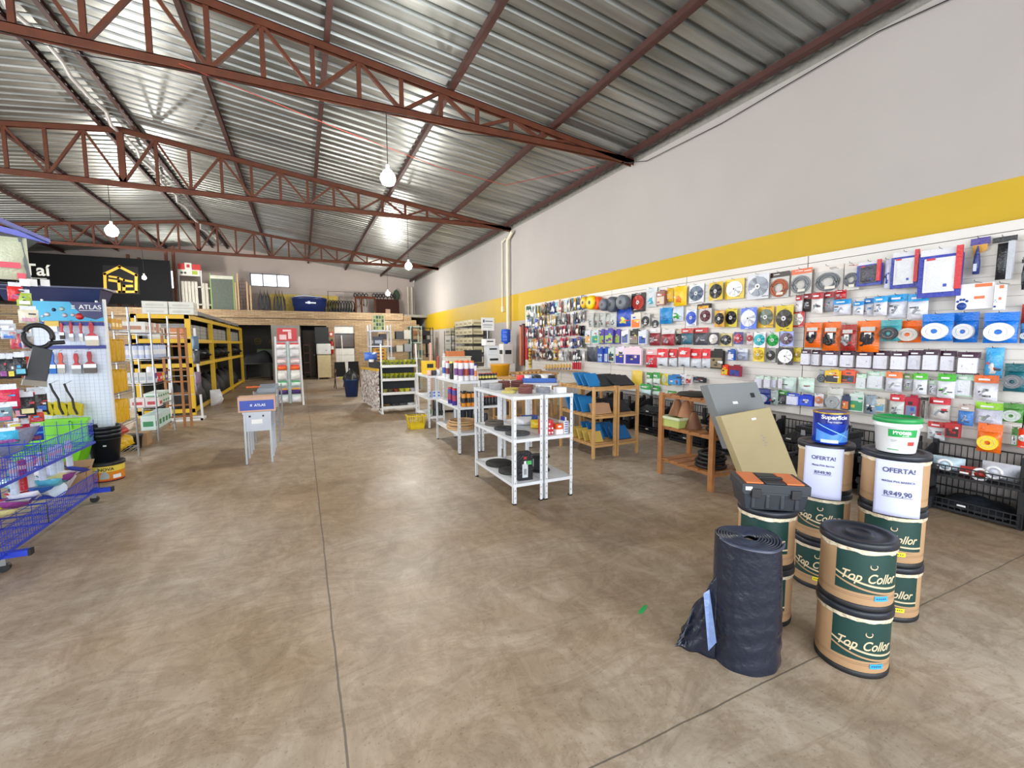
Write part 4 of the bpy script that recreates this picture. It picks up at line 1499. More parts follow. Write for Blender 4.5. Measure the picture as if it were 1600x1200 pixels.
def mini(kind, c):
    key = (kind, c)
    if key in protos:
        return protos[key]
    b = B(plas(c))
    rr = random.Random(c + kind)
    if kind == 'blister_pack':
        b.box(-.045, .045, -.004, 0, 0, .15)
        b.mat(plas(rr.choice(['e0e0e0', '303238', 'd8d0c0', 'e8e4e0'])))
        puff(b, .07, .02, .1, .03)
        inkblocks(b, ['e8e8e8', '24262a', 'c83830', '3858b0'], .09, .1, .15, -.004, 3, rr)
    elif kind == 'hand_tool':
        b.cyl((0, -.02, 0), (0, -.02, .1), .017, .013, 8)
        b.mat(CHROME).box(-.004, .004, -.024, -.016, .1, .2)
        b.mat(plas('26262a')).cyl((0, -.02, .06), (0, -.02, .075), .0175, n=8)
    else:
        b.box(-.04, .04, -.012, 0, 0, .06)
        b.mat(plas('e4e4e4')).box(-.035, .035, -.013, -.012, .02, .05)
        b.mat(plas(c)).cyl((-.025, -.02, .06), (.02, -.02, .15), .008, n=6)
        b.cyl((.025, -.02, .06), (-.02, -.02, .15), .008, n=6)
    protos[key] = b
    return b


NM = {'blister_pack': 'small %s blister pack', 'hand_tool': 'small hand tool with %s handle', 'pliers_pack': 'small carded pliers with %s grips'}


def cname(c):
    r_, g_, b_ = [int(c[i:i + 2], 16) for i in (0, 2, 4)]
    mx_, mn = max(r_, g_, b_), min(r_, g_, b_)
    if mx_ - mn < 32:
        return 'black' if mx_ < 70 else 'grey' if mx_ < 175 else 'white'
    if r_ == mx_:
        return ('orange' if g_ > b_ + 60 else 'tan') if g_ > r_ * .62 and g_ < r_ * .8 else 'yellow' if g_ >= r_ * .8 else ('brown' if mx_ < 125 else 'red')
    return 'green' if g_ == mx_ else ('pale blue' if mn > 120 else 'blue')


cnt = {}
for row, ya, yb, yc, yd, cs in FAR:
    cs = cs.split()
    for i in range(44):
        px = 823 + (912 - 823) * i / 43
        f = i / 43
        c = cs[min(len(cs) - 1, int(f * len(cs)))]
        if RNG.random() < .35:
            c = RNG.choice(cs)
        top, bot = ya + (yc - ya) * f, yb + (yd - yb) * f
        jit = RNG.uniform(-2, 2)
        p0 = wallpt(px, top + jit, .05)
        p1 = wallpt(px, bot + jit, .05)
        kind = RNG.choice(['blister_pack', 'blister_pack', 'hand_tool', 'pliers_pack'])
        b = mini(kind, c)
        s_ = (p0.z - p1.z) / (.2 if kind == 'hand_tool' else .15)
        q = B()
        q.mats = b.mats
        q.v = [(x * min(s_ * 1.25, 1.5), y, z * s_) for x, y, z in b.v]
        q.f, q.mi, q.sm = b.f, b.mi, b.sm
        third = ('far', 'middle', 'near')[min(2, int(f * 3))]
        lab = NM[kind] % cname(c) + ', %s hook row, %s part of the tool display' % (row, third)
        solo(kind, q, lab, 'blister pack' if kind == 'blister_pack' else 'hand tool', (XP - (.03 + .05 * RNG.random() if kind != 'hand_tool' else -.002), p0.y, p1.z), -PI / 2 + (RNG.uniform(-.6, .2) if kind != 'hand_tool' else 0), 'small %s %ss, %s row, %s part' % (cname(c), kind.replace('_', ' '), row, third))
# row of yellow screwdriver handles and red tins below
pa, pb_ = wallpt(853, 575, .06), wallpt(896, 574, .06)
solo('tool_rail', B(M('c8a878', .5)).box(-.05, .075, pb_.y - pa.y - .5, .05, -.012, 0), 'narrow pale rail holding the yellow handled tools', 'rail', (pa.x, pa.y, pa.z))
for i in range(9):
    p = wallpt(855 + i * 4.6, 575 - i * .1, .06)
    b = B(plas('e0a820')).cyl((0, -.03, 0), (0, -.03, .09), .026, .02, 10).mat(plas('3a3a80')).cyl((0, -.03, -.05), (0, -.03, 0), .014, n=8)
    solo('screwdriver', b, 'yellow handled tool hanging in the row beneath the small tool display', 'screwdriver', (p.x, p.y, p.z), -PI / 2, 'yellow handled tools in one row')
for i in range(4):
    p = wallpt(896 + i * 3.4, 577, .1)
    solo('spray_tin', B(plas('c02030')).cyl((0, 0, 0), (0, 0, .16), .028, n=12).mat(WHITE).cyl((0, 0, .16), (0, 0, .19), .012, n=8), 'slim red tin standing beside the yellow handled tools', 'tin', (p.x, p.y, p.z), 0, 'slim red tins')
# long tubes leaning in the corner of the slat wall
for i, (px, c, lab, zt, zb) in enumerate(((814, 'c87850', 'salmon coloured long tube', 510, 571), (818, '7a2818', 'dark red long tube', 508, 571), (823, 'c02020', 'bright red long tube', 512, 562), (828, 'e0b818', 'yellow spirit level with black marks', 534, 575))):
    of = -.01 if px < 820 else .05
    p0, p1 = wallpt(px, zt, of), wallpt(px, zb, of)
    b = B(plas(c)).cyl((0, 0, 0), (0, 0, p0.z - p1.z), .045 if i < 3 else .03, n=12)
    b.mat(BLACK).cyl((0, 0, p0.z - p1.z), (0, 0, p0.z - p1.z + .04), .046 if i < 3 else .031, n=12)
    if i == 3:
        for k in range(8):
            b.mat(BLACK).box(-.032, .032, -.032, .032, .1 + k * .09, .12 + k * .09)
    solo('long_tube' if i < 3 else 'spirit_level', b, lab + ' hanging upright beside the far end of the slat wall', 'tube' if i < 3 else 'level', (p1.x, p1.y, p1.z))
# yellow cloth sheets pack low
p = wallpt(995, 600, .06)
b = puff(B(plas('e0c048')), .3, -.02, .26, .05)
solo('cleaning_cloth_pack', b, 'yellow cloth pack hanging low behind the pine shelf unit', 'pack', tuple(p), -PI / 2)


# black crates and tool cases along the foot of the slat wall
def crate(y, z, L, lab, full=None, dx=0):
    t = thing('open_front_crate', lab, 'crate', (5.62 - dx, y, z), -PI / 2, 'black open-front crates')
    w2, d2, h = L / 2, .21, .27
    b = B(BLACK)
    b.box(-w2, w2, -d2, d2, .03, .04)
    for (p, q) in (((-w2, -d2), (w2, -d2)), ((-w2, d2), (w2, d2))):
        b.bar((p[0], p[1], .035), (q[0], q[1], .035), .02)
    obj('tray', b, t)
    b = B(BLACK)
    n = int(L / .045)
    for i in range(n + 1):
        x = -w2 + L * i / n
        b.box(x - .003, x + .003, -d2 - .006, -d2, .03, .13)
    for zz in (.035, .08, .13):
        b.box(-w2, w2, -d2 - .008, -d2 + .002, zz - .005, zz + .005)
    obj('slotted_front', b, t)
    b = B(BLACK)
    for i in range(n + 1):
        x = -w2 + L * i / n
        b.box(x - .003, x + .003, d2, d2 + .006, .03, h)
    for zz in (.15, h):
        b.box(-w2, w2, d2 - .002, d2 + .008, zz - .006, zz + .006)
    obj('slotted_back', b, t)
    for s in (-1, 1):
        b = B(BLACK).prism([(-d2, .02), (d2, .02), (d2, h), (d2 - .12, h), (-d2 + .03, .14), (-d2, .14)], s * w2 - .006, s * w2 + .006, 'x')
        obj('side_wall', b, t)
        for yy in (-d2 + .04, d2 - .04):
            obj('post', B(BLACK).box(s * w2 - .02, s * w2 + .02, yy - .02, yy + .02, 0, .31), t)
    obj('price_tag', B(WHITE).box(-.03, .03, -d2 - .012, -d2 - .008, .09, .105), t)
    return t


PIL = [(1.83, .72), (1.05, .66), (2.66, .66), (3.45, .66), (4.25, .66), (5.1, .66), (5.95, .66), (6.8, .66), (7.65, .66)]
loc_ = ['beside the right drum stack', 'cut by the right frame edge', 'behind the green-lidded bucket', 'behind the leaning beige tray', 'behind the brown wooden rack', 'right of the pine shelves', 'behind the pine shelves', 'behind the far side of the pine shelves', 'at the far end of the row']
for (y, L), w_ in zip(PIL, loc_):
    crate(y, 0.0, L, 'black open-front stacking crate on the floor ' + w_)
    crate(y, .31, L, 'black open-front stacking crate, upper one ' + w_)
GOODS = [(1.66, .36, .12, 'd8dce8', 'clear plastic pack with a white ring lying'), (2.02, .36, .1, 'c8e0ec', 'white and light blue pack lying'), (1.8, .36, .06, 'c83830', 'flat red edged book-like pack standing')]
for i, (y, z, s_, c, lab) in enumerate(GOODS):
    t = thing('packaged_part', lab + ' in the slotted crate beside the drums', 'pack', (5.6, y, z), -PI / 2 + .2 * i)
    puff(bb := B(plas(c)), .24, 0, s_ * 1.3, .12)
    obj('bag_body', bb, t)
    obj('part_ring', B(plas('f0f0f4')).ring((0, -.13, s_ * .7), .05, .012, 'y', 18, 6), t)
for i, (y, z, dx, w_) in enumerate(((1.8, .05, 0, 'lower crate beside the drums'), (2.66, .05, 0, 'lower crate behind the bucket'), (3.4, .05, 0, 'lower crate behind the beige tray'), (4.2, .05, 0, 'lower crate behind the brown rack'), (5.1, .05, 0, 'lower crate right of the pine shelves'), (6.8, .36, 0, 'crate far behind the pine shelves'), (7.6, .36, 0, 'last crate of the row'), (3.4, .36, 0, 'crate behind the leaning beige tray'), (4.2, .36, .05, 'crate behind the brown rack'), (5.3, .36, 0, 'crate right of the pine shelves'), (6.1, .36, 0, 'crate behind the pine shelves'))):
    b = B(M('23262c', .4, 0, .1, 9, .6, 20))
    b.grid(lambda u, v: ((u - .5) * .5, (v - .5) * .34, .01 + .1 * (math.sin(PI * u) * math.sin(PI * v)) ** .5 * (1 + .3 * math.sin(9 * u + i * 2) * math.cos(8 * v))), 12, 10)
    b.box(-.25, .25, -.17, .17, 0, .011)
    solo('black_tarpaulin', b, 'folded black plastic sheet lying in the ' + w_, 'tarpaulin', (5.62, y, z), -PI / 2)


# black tool cases stacked between trays and paint can stack
def case(y, z, lab):
    t = thing('tool_case', lab, 'tool case', (5.32, y, z), -PI / 2, 'stacked black tool cases')
    b = B(DARK).box(-.26, .26, -.15, .15, 0, .13)
    obj('base', b, t, bev=.015)
    obj('lid', B(BLACK).box(-.27, .27, -.16, .16, .131, .2).box(-.2, .2, -.1, .1, .2, .215), t, bev=.012)
    obj('handle', B(BLACK).tube([(-.08, -.165, .1), (-.08, -.2, .1), (.08, -.2, .1), (.08, -.165, .1)], .01), t)
    for s in (-.18, .18):
        obj('latch', B(GREY).box(s - .02, s + .02, -.17, -.155, .1, .16), t)


for k, w_ in enumerate(('bottom one', 'second from the bottom', 'topmost')):
    case(2.95, .0 + k * .217, 'black plastic tool case behind the beige tray, %s of the stack' % w_)
for k, w_ in enumerate(('lower', 'upper')):
    case(2.3, k * .217, 'black plastic tool case behind the blue paint can stack, %s one' % w_)
# ================= MIDDLE RACKS AND COUNTER ZONE =================


def steel_rack(x0, x1, y0, y1, h, zs, lab, group='white steel racks', mat=None, leg=.035):
    mat = mat or WSTEEL
    cx, cy = (x0 + x1) / 2, (y0 + y1) / 2
    t = thing('steel_rack', lab, 'rack', (cx, cy, 0), 0, group)
    a, c = (x1 - x0) / 2, (y1 - y0) / 2
    for sx in (-1, 1):
        for sy in (-1, 1):
            b = B(mat)
            X, Y = sx * a, sy * c
            b.box(min(X, X - sx * leg), max(X, X - sx * leg), min(Y, Y - sy * .003), max(Y, Y - sy * .003), 0, h)
            b.box(min(X, X - sx * .003), max(X, X - sx * .003), min(Y, Y - sy * leg), max(Y, Y - sy * leg), 0, h)
            b.mat(DARK).box(min(X, X - sx * leg) - .001, max(X, X - sx * leg) + .001, min(Y, Y - sy * leg), max(Y, Y - sy * leg), 0, .012)
            b.mat(M('8e9298', .5))
            k = .06
            while k < h - .03:
                b.box(X - sx * leg * .6 - .004, X - sx * leg * .6 + .004, Y - .0012 if sy < 0 else Y - .002, Y + .0012 if sy > 0 else Y + .002, k, k + .016)
                k += .075
            obj('leg', b, t)
    for z in zs:
        b = B(mat).box(-a + .002, a - .002, -c + .002, c - .002, z - .004, z)
        for s in (-1, 1):
            b.box(-a, a, s * c - .004 * (s > 0) - .001, s * c + .004 * (s < 0) + .001, z - .032, z)
            b.box(s * a - .004 * (s > 0) - .001, s * a + .004 * (s < 0) + .001, -c, c, z - .032, z)
        obj('shelf', b, t)
    return t


steel_rack(1.83, 2.165, 3.87, 4.95, 1.085, (.21, .655, 1.08), 'white slotted steel rack nearest the camera, left one of the joined pair')
steel_rack(2.185, 2.52, 3.87, 4.9, 1.085, (.21, .655, 1.08), 'white slotted steel rack nearest the camera, right one of the joined pair')
steel_rack(1.99, 2.33, 6.05, 7.22, 1.06, (.3, .68, 1.055), 'white steel rack with wooden rings on its bottom shelf')
steel_rack(2.35, 2.69, 6.05, 7.22, 1.06, (.3, .68, 1.055), 'white steel rack right of the one with wooden rings')
steel_rack(2.1, 2.42, 8.16, 9.2, 1.0, (.22, .58, .995), 'white steel rack behind the yellow shopping basket')
steel_rack(3.1, 3.9, 5.95, 6.9, .98, (.3, .975), 'white steel rack carrying the blue tray')


def disc_stack(x, y, z, r, h, c, lab, n=1, name='sanding_disc', hole=True, group=None, rough=.8):
    b = B(M(c, rough, 0, .12, 25))
    for k in range(n):
        zz = h / n * k
        if hole:
            b.lathe([(r * .25, zz), (r, zz + .001), (r, zz + h / n * .8), (r * .25, zz + h / n * .85), (r * .25, zz)], 24, cap=False)
        else:
            b.lathe([(0, zz), (r, zz), (r * 1.02, zz + h / n * .4), (r, zz + h / n * .85), (0, zz + h / n * .85)], 24)
    return solo(name, b, lab, 'disc', (x, y, z), 0, group)


T1, M1, L1 = 1.081, .656, .211
for i, (x, y, r, h, c, d) in enumerate((
        (2.0, 5.0 - .15, .1, .05, '9a9ca0', 'grey abrasive discs at the back of the shelf top'), (1.97, 4.62, .075, .07, 'a8a8aa', 'pale grey abrasive discs near the left post'), (2.08, 4.42, .08, .03, 'c8b060', 'yellow flat abrasive discs'),
        (1.95, 4.22, .075, .02, 'd8c878', 'pale yellow abrasive discs beside the maroon stack'), (2.09, 4.12, .075, .065, '7a4a44', 'maroon abrasive discs closest to the front edge'), (2.1, 4.68, .07, .09, '6e3e3a', 'tall stack of maroon abrasive discs'))):
    disc_stack(x, y, T1, r, h, c, 'stack of %s, left near rack' % d, 5)
for i, (x, y, r, h, c, d) in enumerate(((2.3, 4.75, .075, .08, '70403c', 'dark maroon abrasive discs beside grey mesh'), (2.3, 4.5, .08, .05, '8a5048', 'brown maroon abrasive discs in the middle'), (2.42, 4.65, .07, .03, 'b8b4a8', 'cream abrasive discs at the back'), (2.28, 4.08, .075, .06, '8e9098', 'grey mesh scouring rolls'))):
    disc_stack(x, y, T1, r, h, c, 'stack of %s, right near rack' % d, 4)
for i, (x, y, l, w_) in enumerate(((2.4, 4.25, .12, 'left'), (2.45, 4.02, .1, 'right'))):
    b = B(M('eeeef0', .5)).box(-.05, .05, -l / 2, l / 2, 0, .055).mat(M('c8ccd8', .5)).box(-.051, .051, -.01, .01, 0, .0555)
    solo('small_carton', b, 'white carton on the right near rack, %s of the two' % w_, 'box', (x, y, T1))
for x, y, r, h, c, d in ((1.99, 4.72, .11, .05, '5a524c', 'brown grey discs in a stack, farthest on the middle shelf'), (1.99, 4.42, .12, .02, '34363a', 'large dark flat disc on the middle shelf'), (2.0, 4.12, .13, .02, '484a4e', 'large dark grey disc nearest the front of the middle shelf')):
    disc_stack(x, y, M1, r, h, c, d + ', left near rack', 2)
for x, y, r, h, c, d in ((2.0, 4.62, .15, .035, '2e2c2a', 'large black polishing pad at the back of the bottom shelf'), (1.99, 4.28, .13, .04, '343230', 'black polishing pad on the bottom shelf behind the boxed tool')):
    disc_stack(x, y, L1, r, h, c, d, 1, 'polishing_pad', False)
# boxed sprayer pack standing on the bottom shelf
t = thing('boxed_tool_pack', 'tall black pack with picture of a white tool on the near rack bottom shelf', 'pack', (2.0, 3.98, L1), -.1)
b = B(plas('1c1d22')).prism([(-.075, 0), (.085, 0), (.085, .26), (.06, .29), (-.05, .29), (-.075, .26)], -.04, .04, 'y')
obj('pack_body', b, t)
obj('tool_picture', B(M('c8ccd0', .4)).box(-.03, .03, -.043, -.04, .03, .17).mat(M('8a8e94', .4)).box(-.015, .015, -.044, -.043, .06, .12).mat(WHITE).box(-.012, .012, -.043, -.04, .17, .2), t)
obj('red_badge', B(M('b83038', .4)).box(-.015, .015, -.043, -.04, .22, .245), t)
obj('green_sticker', B(M('48b060', .4)).box(.02, .07, -.043, -.04, .16, .2), t)
t = thing('cable_drum', 'black round drum on the bottom shelf of the near right rack', 'drum', (2.3, 4.2, L1), 0)
obj('hub', B(BLACK).lathe([(.06, .01), (.06, .15)], 24), t)
obj('flange', B(BLACK).lathe([(0, 0), (.115, 0), (.12, .006), (.115, .015), (0, .015)], 28), t)
obj('flange', B(BLACK).lathe([(0, .15), (.115, .15), (.12, .156), (.115, .165), (0, .165)], 28), t)
# red pack, orange carton, white carton on the middle shelf
t = thing('shrink_wrapped_pack', 'red shrink-wrapped pack with white dots on the near right rack', 'pack', (2.27, 4.0, M1), -.1)
b = B(plas('c82838')).grid(lambda u, v: ((u - .5) * .13, -.045 - .01 * math.sin(PI * u) * math.sin(PI * v), v * .15), 8, 8)
b.box(-.065, .065, -.045, .05, 0, .15)
obj('pack_body', b, t)
b = B(M('e8d8d8', .3))
for i in range(11):
    b.cyl((-.05 + .033 * (i % 4), -.058, .02 + .045 * (i // 4)), (-.05 + .033 * (i % 4), -.055, .02 + .045 * (i // 4)), .011, n=8)
obj('white_dots', b, t)
solo('small_carton', B(M('e06028', .4)).box(-.04, .04, -.05, .05, .05, .105).mat(M('f0e8e4', .4)).box(-.04, .04, -.05, .05, 0, .05).box(-.02, .02, -.051, -.05, .07, .09), 'orange and white carton beside the red dotted pack', 'box', (2.39, 3.97, M1))
t = thing('leaflet_box', 'white box of small blue cards at the right end of the middle shelf', 'box', (2.475, 3.98, M1))
b = B(WHITE).box(-.03, .03, -.05, .05, 0, .13)
for k in range(5):
    b.mat(M('5060a8', .4)).box(-.02, .02, -.052, -.05, .015 + k * .024, .025 + k * .024)
obj('box_body', b, t)
obj('card_bundle', B(BLUE).box(-.02, -.005, -.03, .03, .13, .17).mat(WHITE).box(0, .015, -.03, .03, .13, .165), t)
for i, (x, y, c, d) in enumerate(((2.36, 4.3, 'd8b828', 'yellow'), (2.4, 4.62, '2850a0', 'blue'), (2.28, 4.55, 'd8d8dc', 'clear'))):
    solo('parts_bag', puff(B(plas(c)), .2, 0, .1, .12, ph=i), 'crumpled %s bag lying behind the red dotted pack' % d, 'bag', (x, y, M1), -.3)

# rack with spray cans and rings


def can(x, y, z, r, h, c, capc, lab, band=None, group=None):
    b = B(plas(c, .3)).lathe([(r * .95, 0), (r, .004), (r, h * .86), (r * .9, h * .9)], 14, (0, 0, 0))
    b.mat(plas(capc)).lathe([(r * .88, h * .88), (r * .88, h), (0, h)], 14)
    if band:
        b.mat(M(band, .4)).lathe([(r * 1.01, h * .25), (r * 1.01, h * .6)], 14, cap=False)
    solo('spray_can', b, lab, 'can', (x, y, z), 0, group)


for i in range(6):
    can(2.09 + .085 * (i % 3), 6.2 + .2 * (i // 3), 1.056, .037, .29, 'e8e4e8', 'e86830', 'white foam can with an orange cap, ' + ('front' if i < 3 else 'rear') + ' row on the ring rack', ('704080', 'a04030', '604888')[i % 3], 'foam cans with orange caps')
can(2.31, 6.2, 1.056, .03, .24, 'e8e4e0', '382c90', 'white tube with a violet cap beside the orange-capped cans', 'e08848')
for i, (c, cp, bd, d, y) in enumerate((('1c1c20', 'e8d020', None, 'black bottle with a yellow cap', 6.55), ('e0e0e4', 'b02838', '803038', 'white tube with a red cap', 6.75), ('e8e8ea', 'f0f0f0', '3858a8', 'white tube with a white cap', 6.95))):
    can(2.06, y, 1.056, .03, .27, c, cp, d + ' on the ring rack top', bd)
for i in range(2):
    can(2.04, 6.35 + .22 * i, .681, .04, .25, '382c88', 'c02838', 'purple and red can, %s on the ring rack middle shelf' % ('nearer' if i == 0 else 'farther'), 'a03050')
for i in range(5):
    can(2.11 + .075 * (i % 3), 6.15 + .17 * (i // 3), .681, .034, .21, 'e09028', '18181a', 'black topped orange can on the middle shelf above the rings', '2a2420', 'black and orange cans')
for i in range(5):
    can(2.41 + .052 * i, 6.15, .681, .03, .13, '26262a', 'd85030', 'low black jar with an orange lid on the shelf behind', None, 'black jars with orange lids')
for i in range(6):
    can(2.39 + .05 * i, 6.2, 1.056, .024, .1, '1e2620', 'b83040', 'small dark jar with a red lid in a row on the rack', 'c8b860', 'dark jars with red lids')
for i in range(5):
    b = B(M('c8a070', .5, 0, .1, 8)).ring((0, 0, .012), .2 + .012 * (i % 2), .013, 'z', 30, 8)
    solo('wooden_ring', b, 'round bent wood hoop in the pile on the bottom shelf', 'wooden ring', (2.16 + .01 * i, 6.45 + .03 * (i % 3), .301 + i * .026), 0, 'bent wood hoops', )
for i in range(3):
    can(2.43 + .08 * i, 6.5, .301, .04, .2, '2a2c30', '3a3c40', 'dark grey canister on the bottom shelf behind the hoops', None, 'dark grey canisters')
# dark rolls standing behind
for i in range(4):
    solo('fabric_roll', B(M('1c2838', .5)).cyl((0, 0, 0), (0, 0, .72), .055, n=14).mat(M('b8bcc0', .5)).cyl((0, 0, .72), (0, 0, .73), .02, n=8), 'dark blue roll standing upright behind the white racks', 'roll', (2.5 + .13 * i, 7.7, 0), 0, 'dark upright rolls')

# rack behind the basket
for i, (x, c, d) in enumerate(((2.17, 'e8b8a8', 'pink'), (2.26, '3a3c40', 'dark'), (2.35, 'd8d8dc', 'pale'))):
    solo('parts_bag', puff(B(plas(c)), .09, 0, .1, .06, ph=i), '%s crumpled bag on top of the rack behind the yellow basket' % d, 'bag', (x, 8.3, .996))
t = thing('yellow_carton', 'yellow carton with black lettering on the rack behind the basket', 'box', (2.3, 8.85, .996))
obj('carton_body', B(YEL).box(-.13, .13, -.08, .08, 0, .26), t, bev=.004)
obj('black_print', B(BLACK).box(-.05, .08, -.082, -.08, .12, .2), t)
for i in range(6):
    solo('small_carton', B(M('c8d4ec', .4)).box(-.03, .03, -.04, .04, 0, .06).mat(M('3c60c0', .4)).box(-.02, .02, -.041, -.04, .02, .045), 'blue and white small carton on the middle shelf behind the basket', 'box', (2.15 + .085 * (i % 3), 8.25, .581 + .062 * (i // 3)), 0, 'blue and white small cartons')
can(2.15, 8.25, .221, .035, .22, 'e8e8e8', '30a050', 'white bottle with a green cap on the bottom shelf behind the basket', '58b070')
for i in range(4):
    can(2.24 + .05 * i, 8.3, .221, .022, .3, '2c3038', '202226', 'dark thin canister on the bottom shelf behind the basket', None, 'dark thin canisters')

# yellow shopping basket
t = thing('shopping_basket', 'small yellow plastic shopping basket on the floor', 'basket', (1.9, 8.32, 0))
YB_ = M('e0c41c', .4)
b = B(YB_)
a0, a1, c0, c1, h = .13, .17, .09, .12, .24
b.box(-a0, a0, -c0, c0, 0, .008)
for s in (-1, 1):
    for k in range(9):
        u = -1 + 2 * k / 8
        b.bar((u * a0, s * c0, 0), (u * a1, s * c1, h), .012, .005)
    for k in range(6):
        u = -1 + 2 * k / 5
        b.bar((s * a0, u * c0, 0), (s * a1, u * c1, h), .012, .005)
    for f in (.15, .45, .75):
        b.bar((-a0 - (a1 - a0) * f, s * (c0 + (c1 - c0) * f), h * f), (a0 + (a1 - a0) * f, s * (c0 + (c1 - c0) * f), h * f), .012, .004)
        b.bar((s * (a0 + (a1 - a0) * f), -c0 - (c1 - c0) * f, h * f), (s * (a0 + (a1 - a0) * f), c0 + (c1 - c0) * f, h * f), .012, .004)
    b.add([(-a0, s * c0, .0), (a0, s * c0, 0), (a0 + .018, s * (c0 + .014), h * .42), (-a0 - .018, s * (c0 + .014), h * .42)], [(0, 1, 2, 3)])
obj('basket_body', b, t)
obj('rim', B(YB_).box(-a1 - .01, a1 + .01, -c1 - .01, -c1 + .008, h, h + .02).box(-a1 - .01, a1 + .01, c1 - .008, c1 + .01, h, h + .02).box(-a1 - .01, -a1 + .008, -c1, c1, h, h + .02).box(a1 - .008, a1 + .01, -c1, c1, h, h + .02), t)
obj('handle', B(BLACK).tube([(-a1, 0, h + .02), (-a1 + .02, .04, h + .03), (a1 - .02, .04, h + .03), (a1, 0, h + .02)], .006), t)

# display stand with yellow bags
t = thing('display_stand', 'white sloping display stand filled with lemon yellow bags', 'display stand', (2.03, 10.4, 0))
for s in (-1, 1):
    obj('post', B(WHITE).bar((s * .42, 0, 0), (s * .40, .1, 1.6), .035, .03), t)
    obj('foot', B(WHITE).box(s * .42 - .02, s * .42 + .02, -.05, .45, .0, .04), t)
for z in (.13, .45, .77, 1.08):
    obj('shelf', B(WHITE).box(-.41, .41, -.02, .42, z - .008, z).box(-.41, .41, -.03, -.02, z - .02, z + .04), t)
obj('back_panel', B(M('2a2e34', .6)).box(-.41, .41, .42, .44, .08, 1.12), t)
LB = ['c8cc30', 'b8c02c', 'd0d040']
for r_, z in enumerate((1.081, .771)):
    for i in range(8):
        solo('snack_sized_bag', puff(puff(B(plas(LB[i % 3])), .1, 0, .15, .06, ph=i), .1, 0, .15, .06, ph=i).mat(M('3a4a30', .4)).box(-.02, .025, -.066, -.062, .05, .1),
             'small lemon yellow bag on the %s shelf of the sloping stand' % ('top' if r_ == 0 else 'second'), 'bag', (1.66 + .105 * i, 10.5, z), RNG.uniform(-.2, .2), 'lemon yellow bags, %s shelf' % ('top' if r_ == 0 else 'second'))
for i, c in enumerate(('8a8a40', '504838', '7a3828', 'a8a838', 'c0b830', 'b0a8b0')):
    solo('parts_bag', puff(B(plas(c)), .12, 0, .11, .08, ph=i), '%s bag on the third shelf of the sloping stand, %s from left' % (('olive', 'brown', 'rust red', 'olive green', 'yellow green', 'pale grey')[i], ORD[i]), 'bag', (1.69 + .13 * i, 10.5, .451), 0)
for i, c in enumerate(('6a5a38', '3a3c40', '50545a', 'c8ccd0')):
    solo('parts_bag', puff(B(plas(c)), .16, 0, .08, .08, ph=i), '%s bag on the lowest shelf of the sloping stand' % ('brown', 'black', 'grey', 'white')[i], 'bag', (1.72 + .19 * i, 10.5, .131), 0)


# tile display panel closing the end of the counter
def mat_tile():
    m = bpy.data.materials.new('tile_samples')
    m.use_nodes = True
    nt = m.node_tree
    tc = nt.nodes.new('ShaderNodeTexCoord')
    vo = nt.nodes.new('ShaderNodeTexVoronoi')
    vo.inputs['Scale'].default_value = 22
    nt.links.new(tc.outputs['Object'], vo.inputs['Vector'])
    r = nt.nodes.new('ShaderNodeValToRGB')
    r.color_ramp.interpolation = 'CONSTANT'
    r.color_ramp.elements[0].color = lin('c8c0b8') + (1,)
    r.color_ramp.elements[1].color = lin('5a4a48') + (1,)
    r.color_ramp.elements[1].position = .35
    for p, c in ((.5, 'a89c94'), (.65, 'e0dcd8'), (.8, '7a4a40')):
        e = r.color_ramp.elements.new(p)
        e.color = lin(c) + (1,)
    nt.links.new(vo.outputs['Color'], r.inputs[0])
    nt.links.new(r.outputs[0], nt.nodes['Principled BSDF'].inputs['Base Color'])
    return m


t = thing('tile_display_panel', 'tall patterned sample panel with yellow top edge beside the sloping stand', 'display panel', (1.52, 11.0, 0))
b = B(mat_tile())
b.prism([(-.62, .08), (1.3, .1), (1.3, .95), (-.62, .98)], -.0, .03, 'x')
b.v = [(x - .13 * (y + .6) / 1.9, y, z) for x, y, z in b.v]
obj('panel', b, t)
b = B(M('c8a028', .5)).prism([(-.62, .98), (1.3, .95), (1.3, 1.0), (-.62, 1.04)], -.01, .04, 'x')
b.v = [(x - .13 * (y + .6) / 1.9, y, z) for x, y, z in b.v]
obj('top_edge', b, t)
obj('dark_upstand', B(DARK).box(.05, .07, -.55, 1.2, 1.0, 1.2), t)

# cash counter behind the stand
t = thing('sales_counter', 'long cream sales counter behind the white racks', 'counter', (3.9, 10.2, 0))
obj('carcass', B(M('d2ccc0', .5)).box(-1.1, .7, -.3, .3, .06, .98), t, bev=.004)
obj('plinth', B(DARK).box(-1.06, .66, -.25, .25, 0, .06), t)
obj('worktop', B(M('e2ddd2', .35)).box(-1.14, .74, -.34, .34, .98, 1.02), t, bev=.004)
for k in range(3):
    p_ = obj('drawer', B(M('dad4c8', .5)).box(-1.0 + k * .56, -.48 + k * .56, -.315, -.3, .7, .92), t)
    obj('handle', B(CHROME).box(-.84 + k * .56, -.64 + k * .56, -.33, -.315, .8, .815), p_)
t = thing('carton', 'cream carton with a rounded edge on the sales counter', 'box', (3.3, 10.05, 1.021))
obj('carton_body', B(M('d8d0bc', .6)).box(-.3, .3, -.15, .2, 0, .26), t, bev=.02)
obj('carton_lid', B(M('e4dcc8', .6)).box(-.31, .31, -.16, .21, .26, .28), t, bev=.006)
solo('carton', B(M('c87848', .6)).box(-.2, .2, -.12, .12, 0, .12), 'flat orange brown carton on top of the cream carton', 'box', (3.25, 10.05, 1.302), bev=.004)
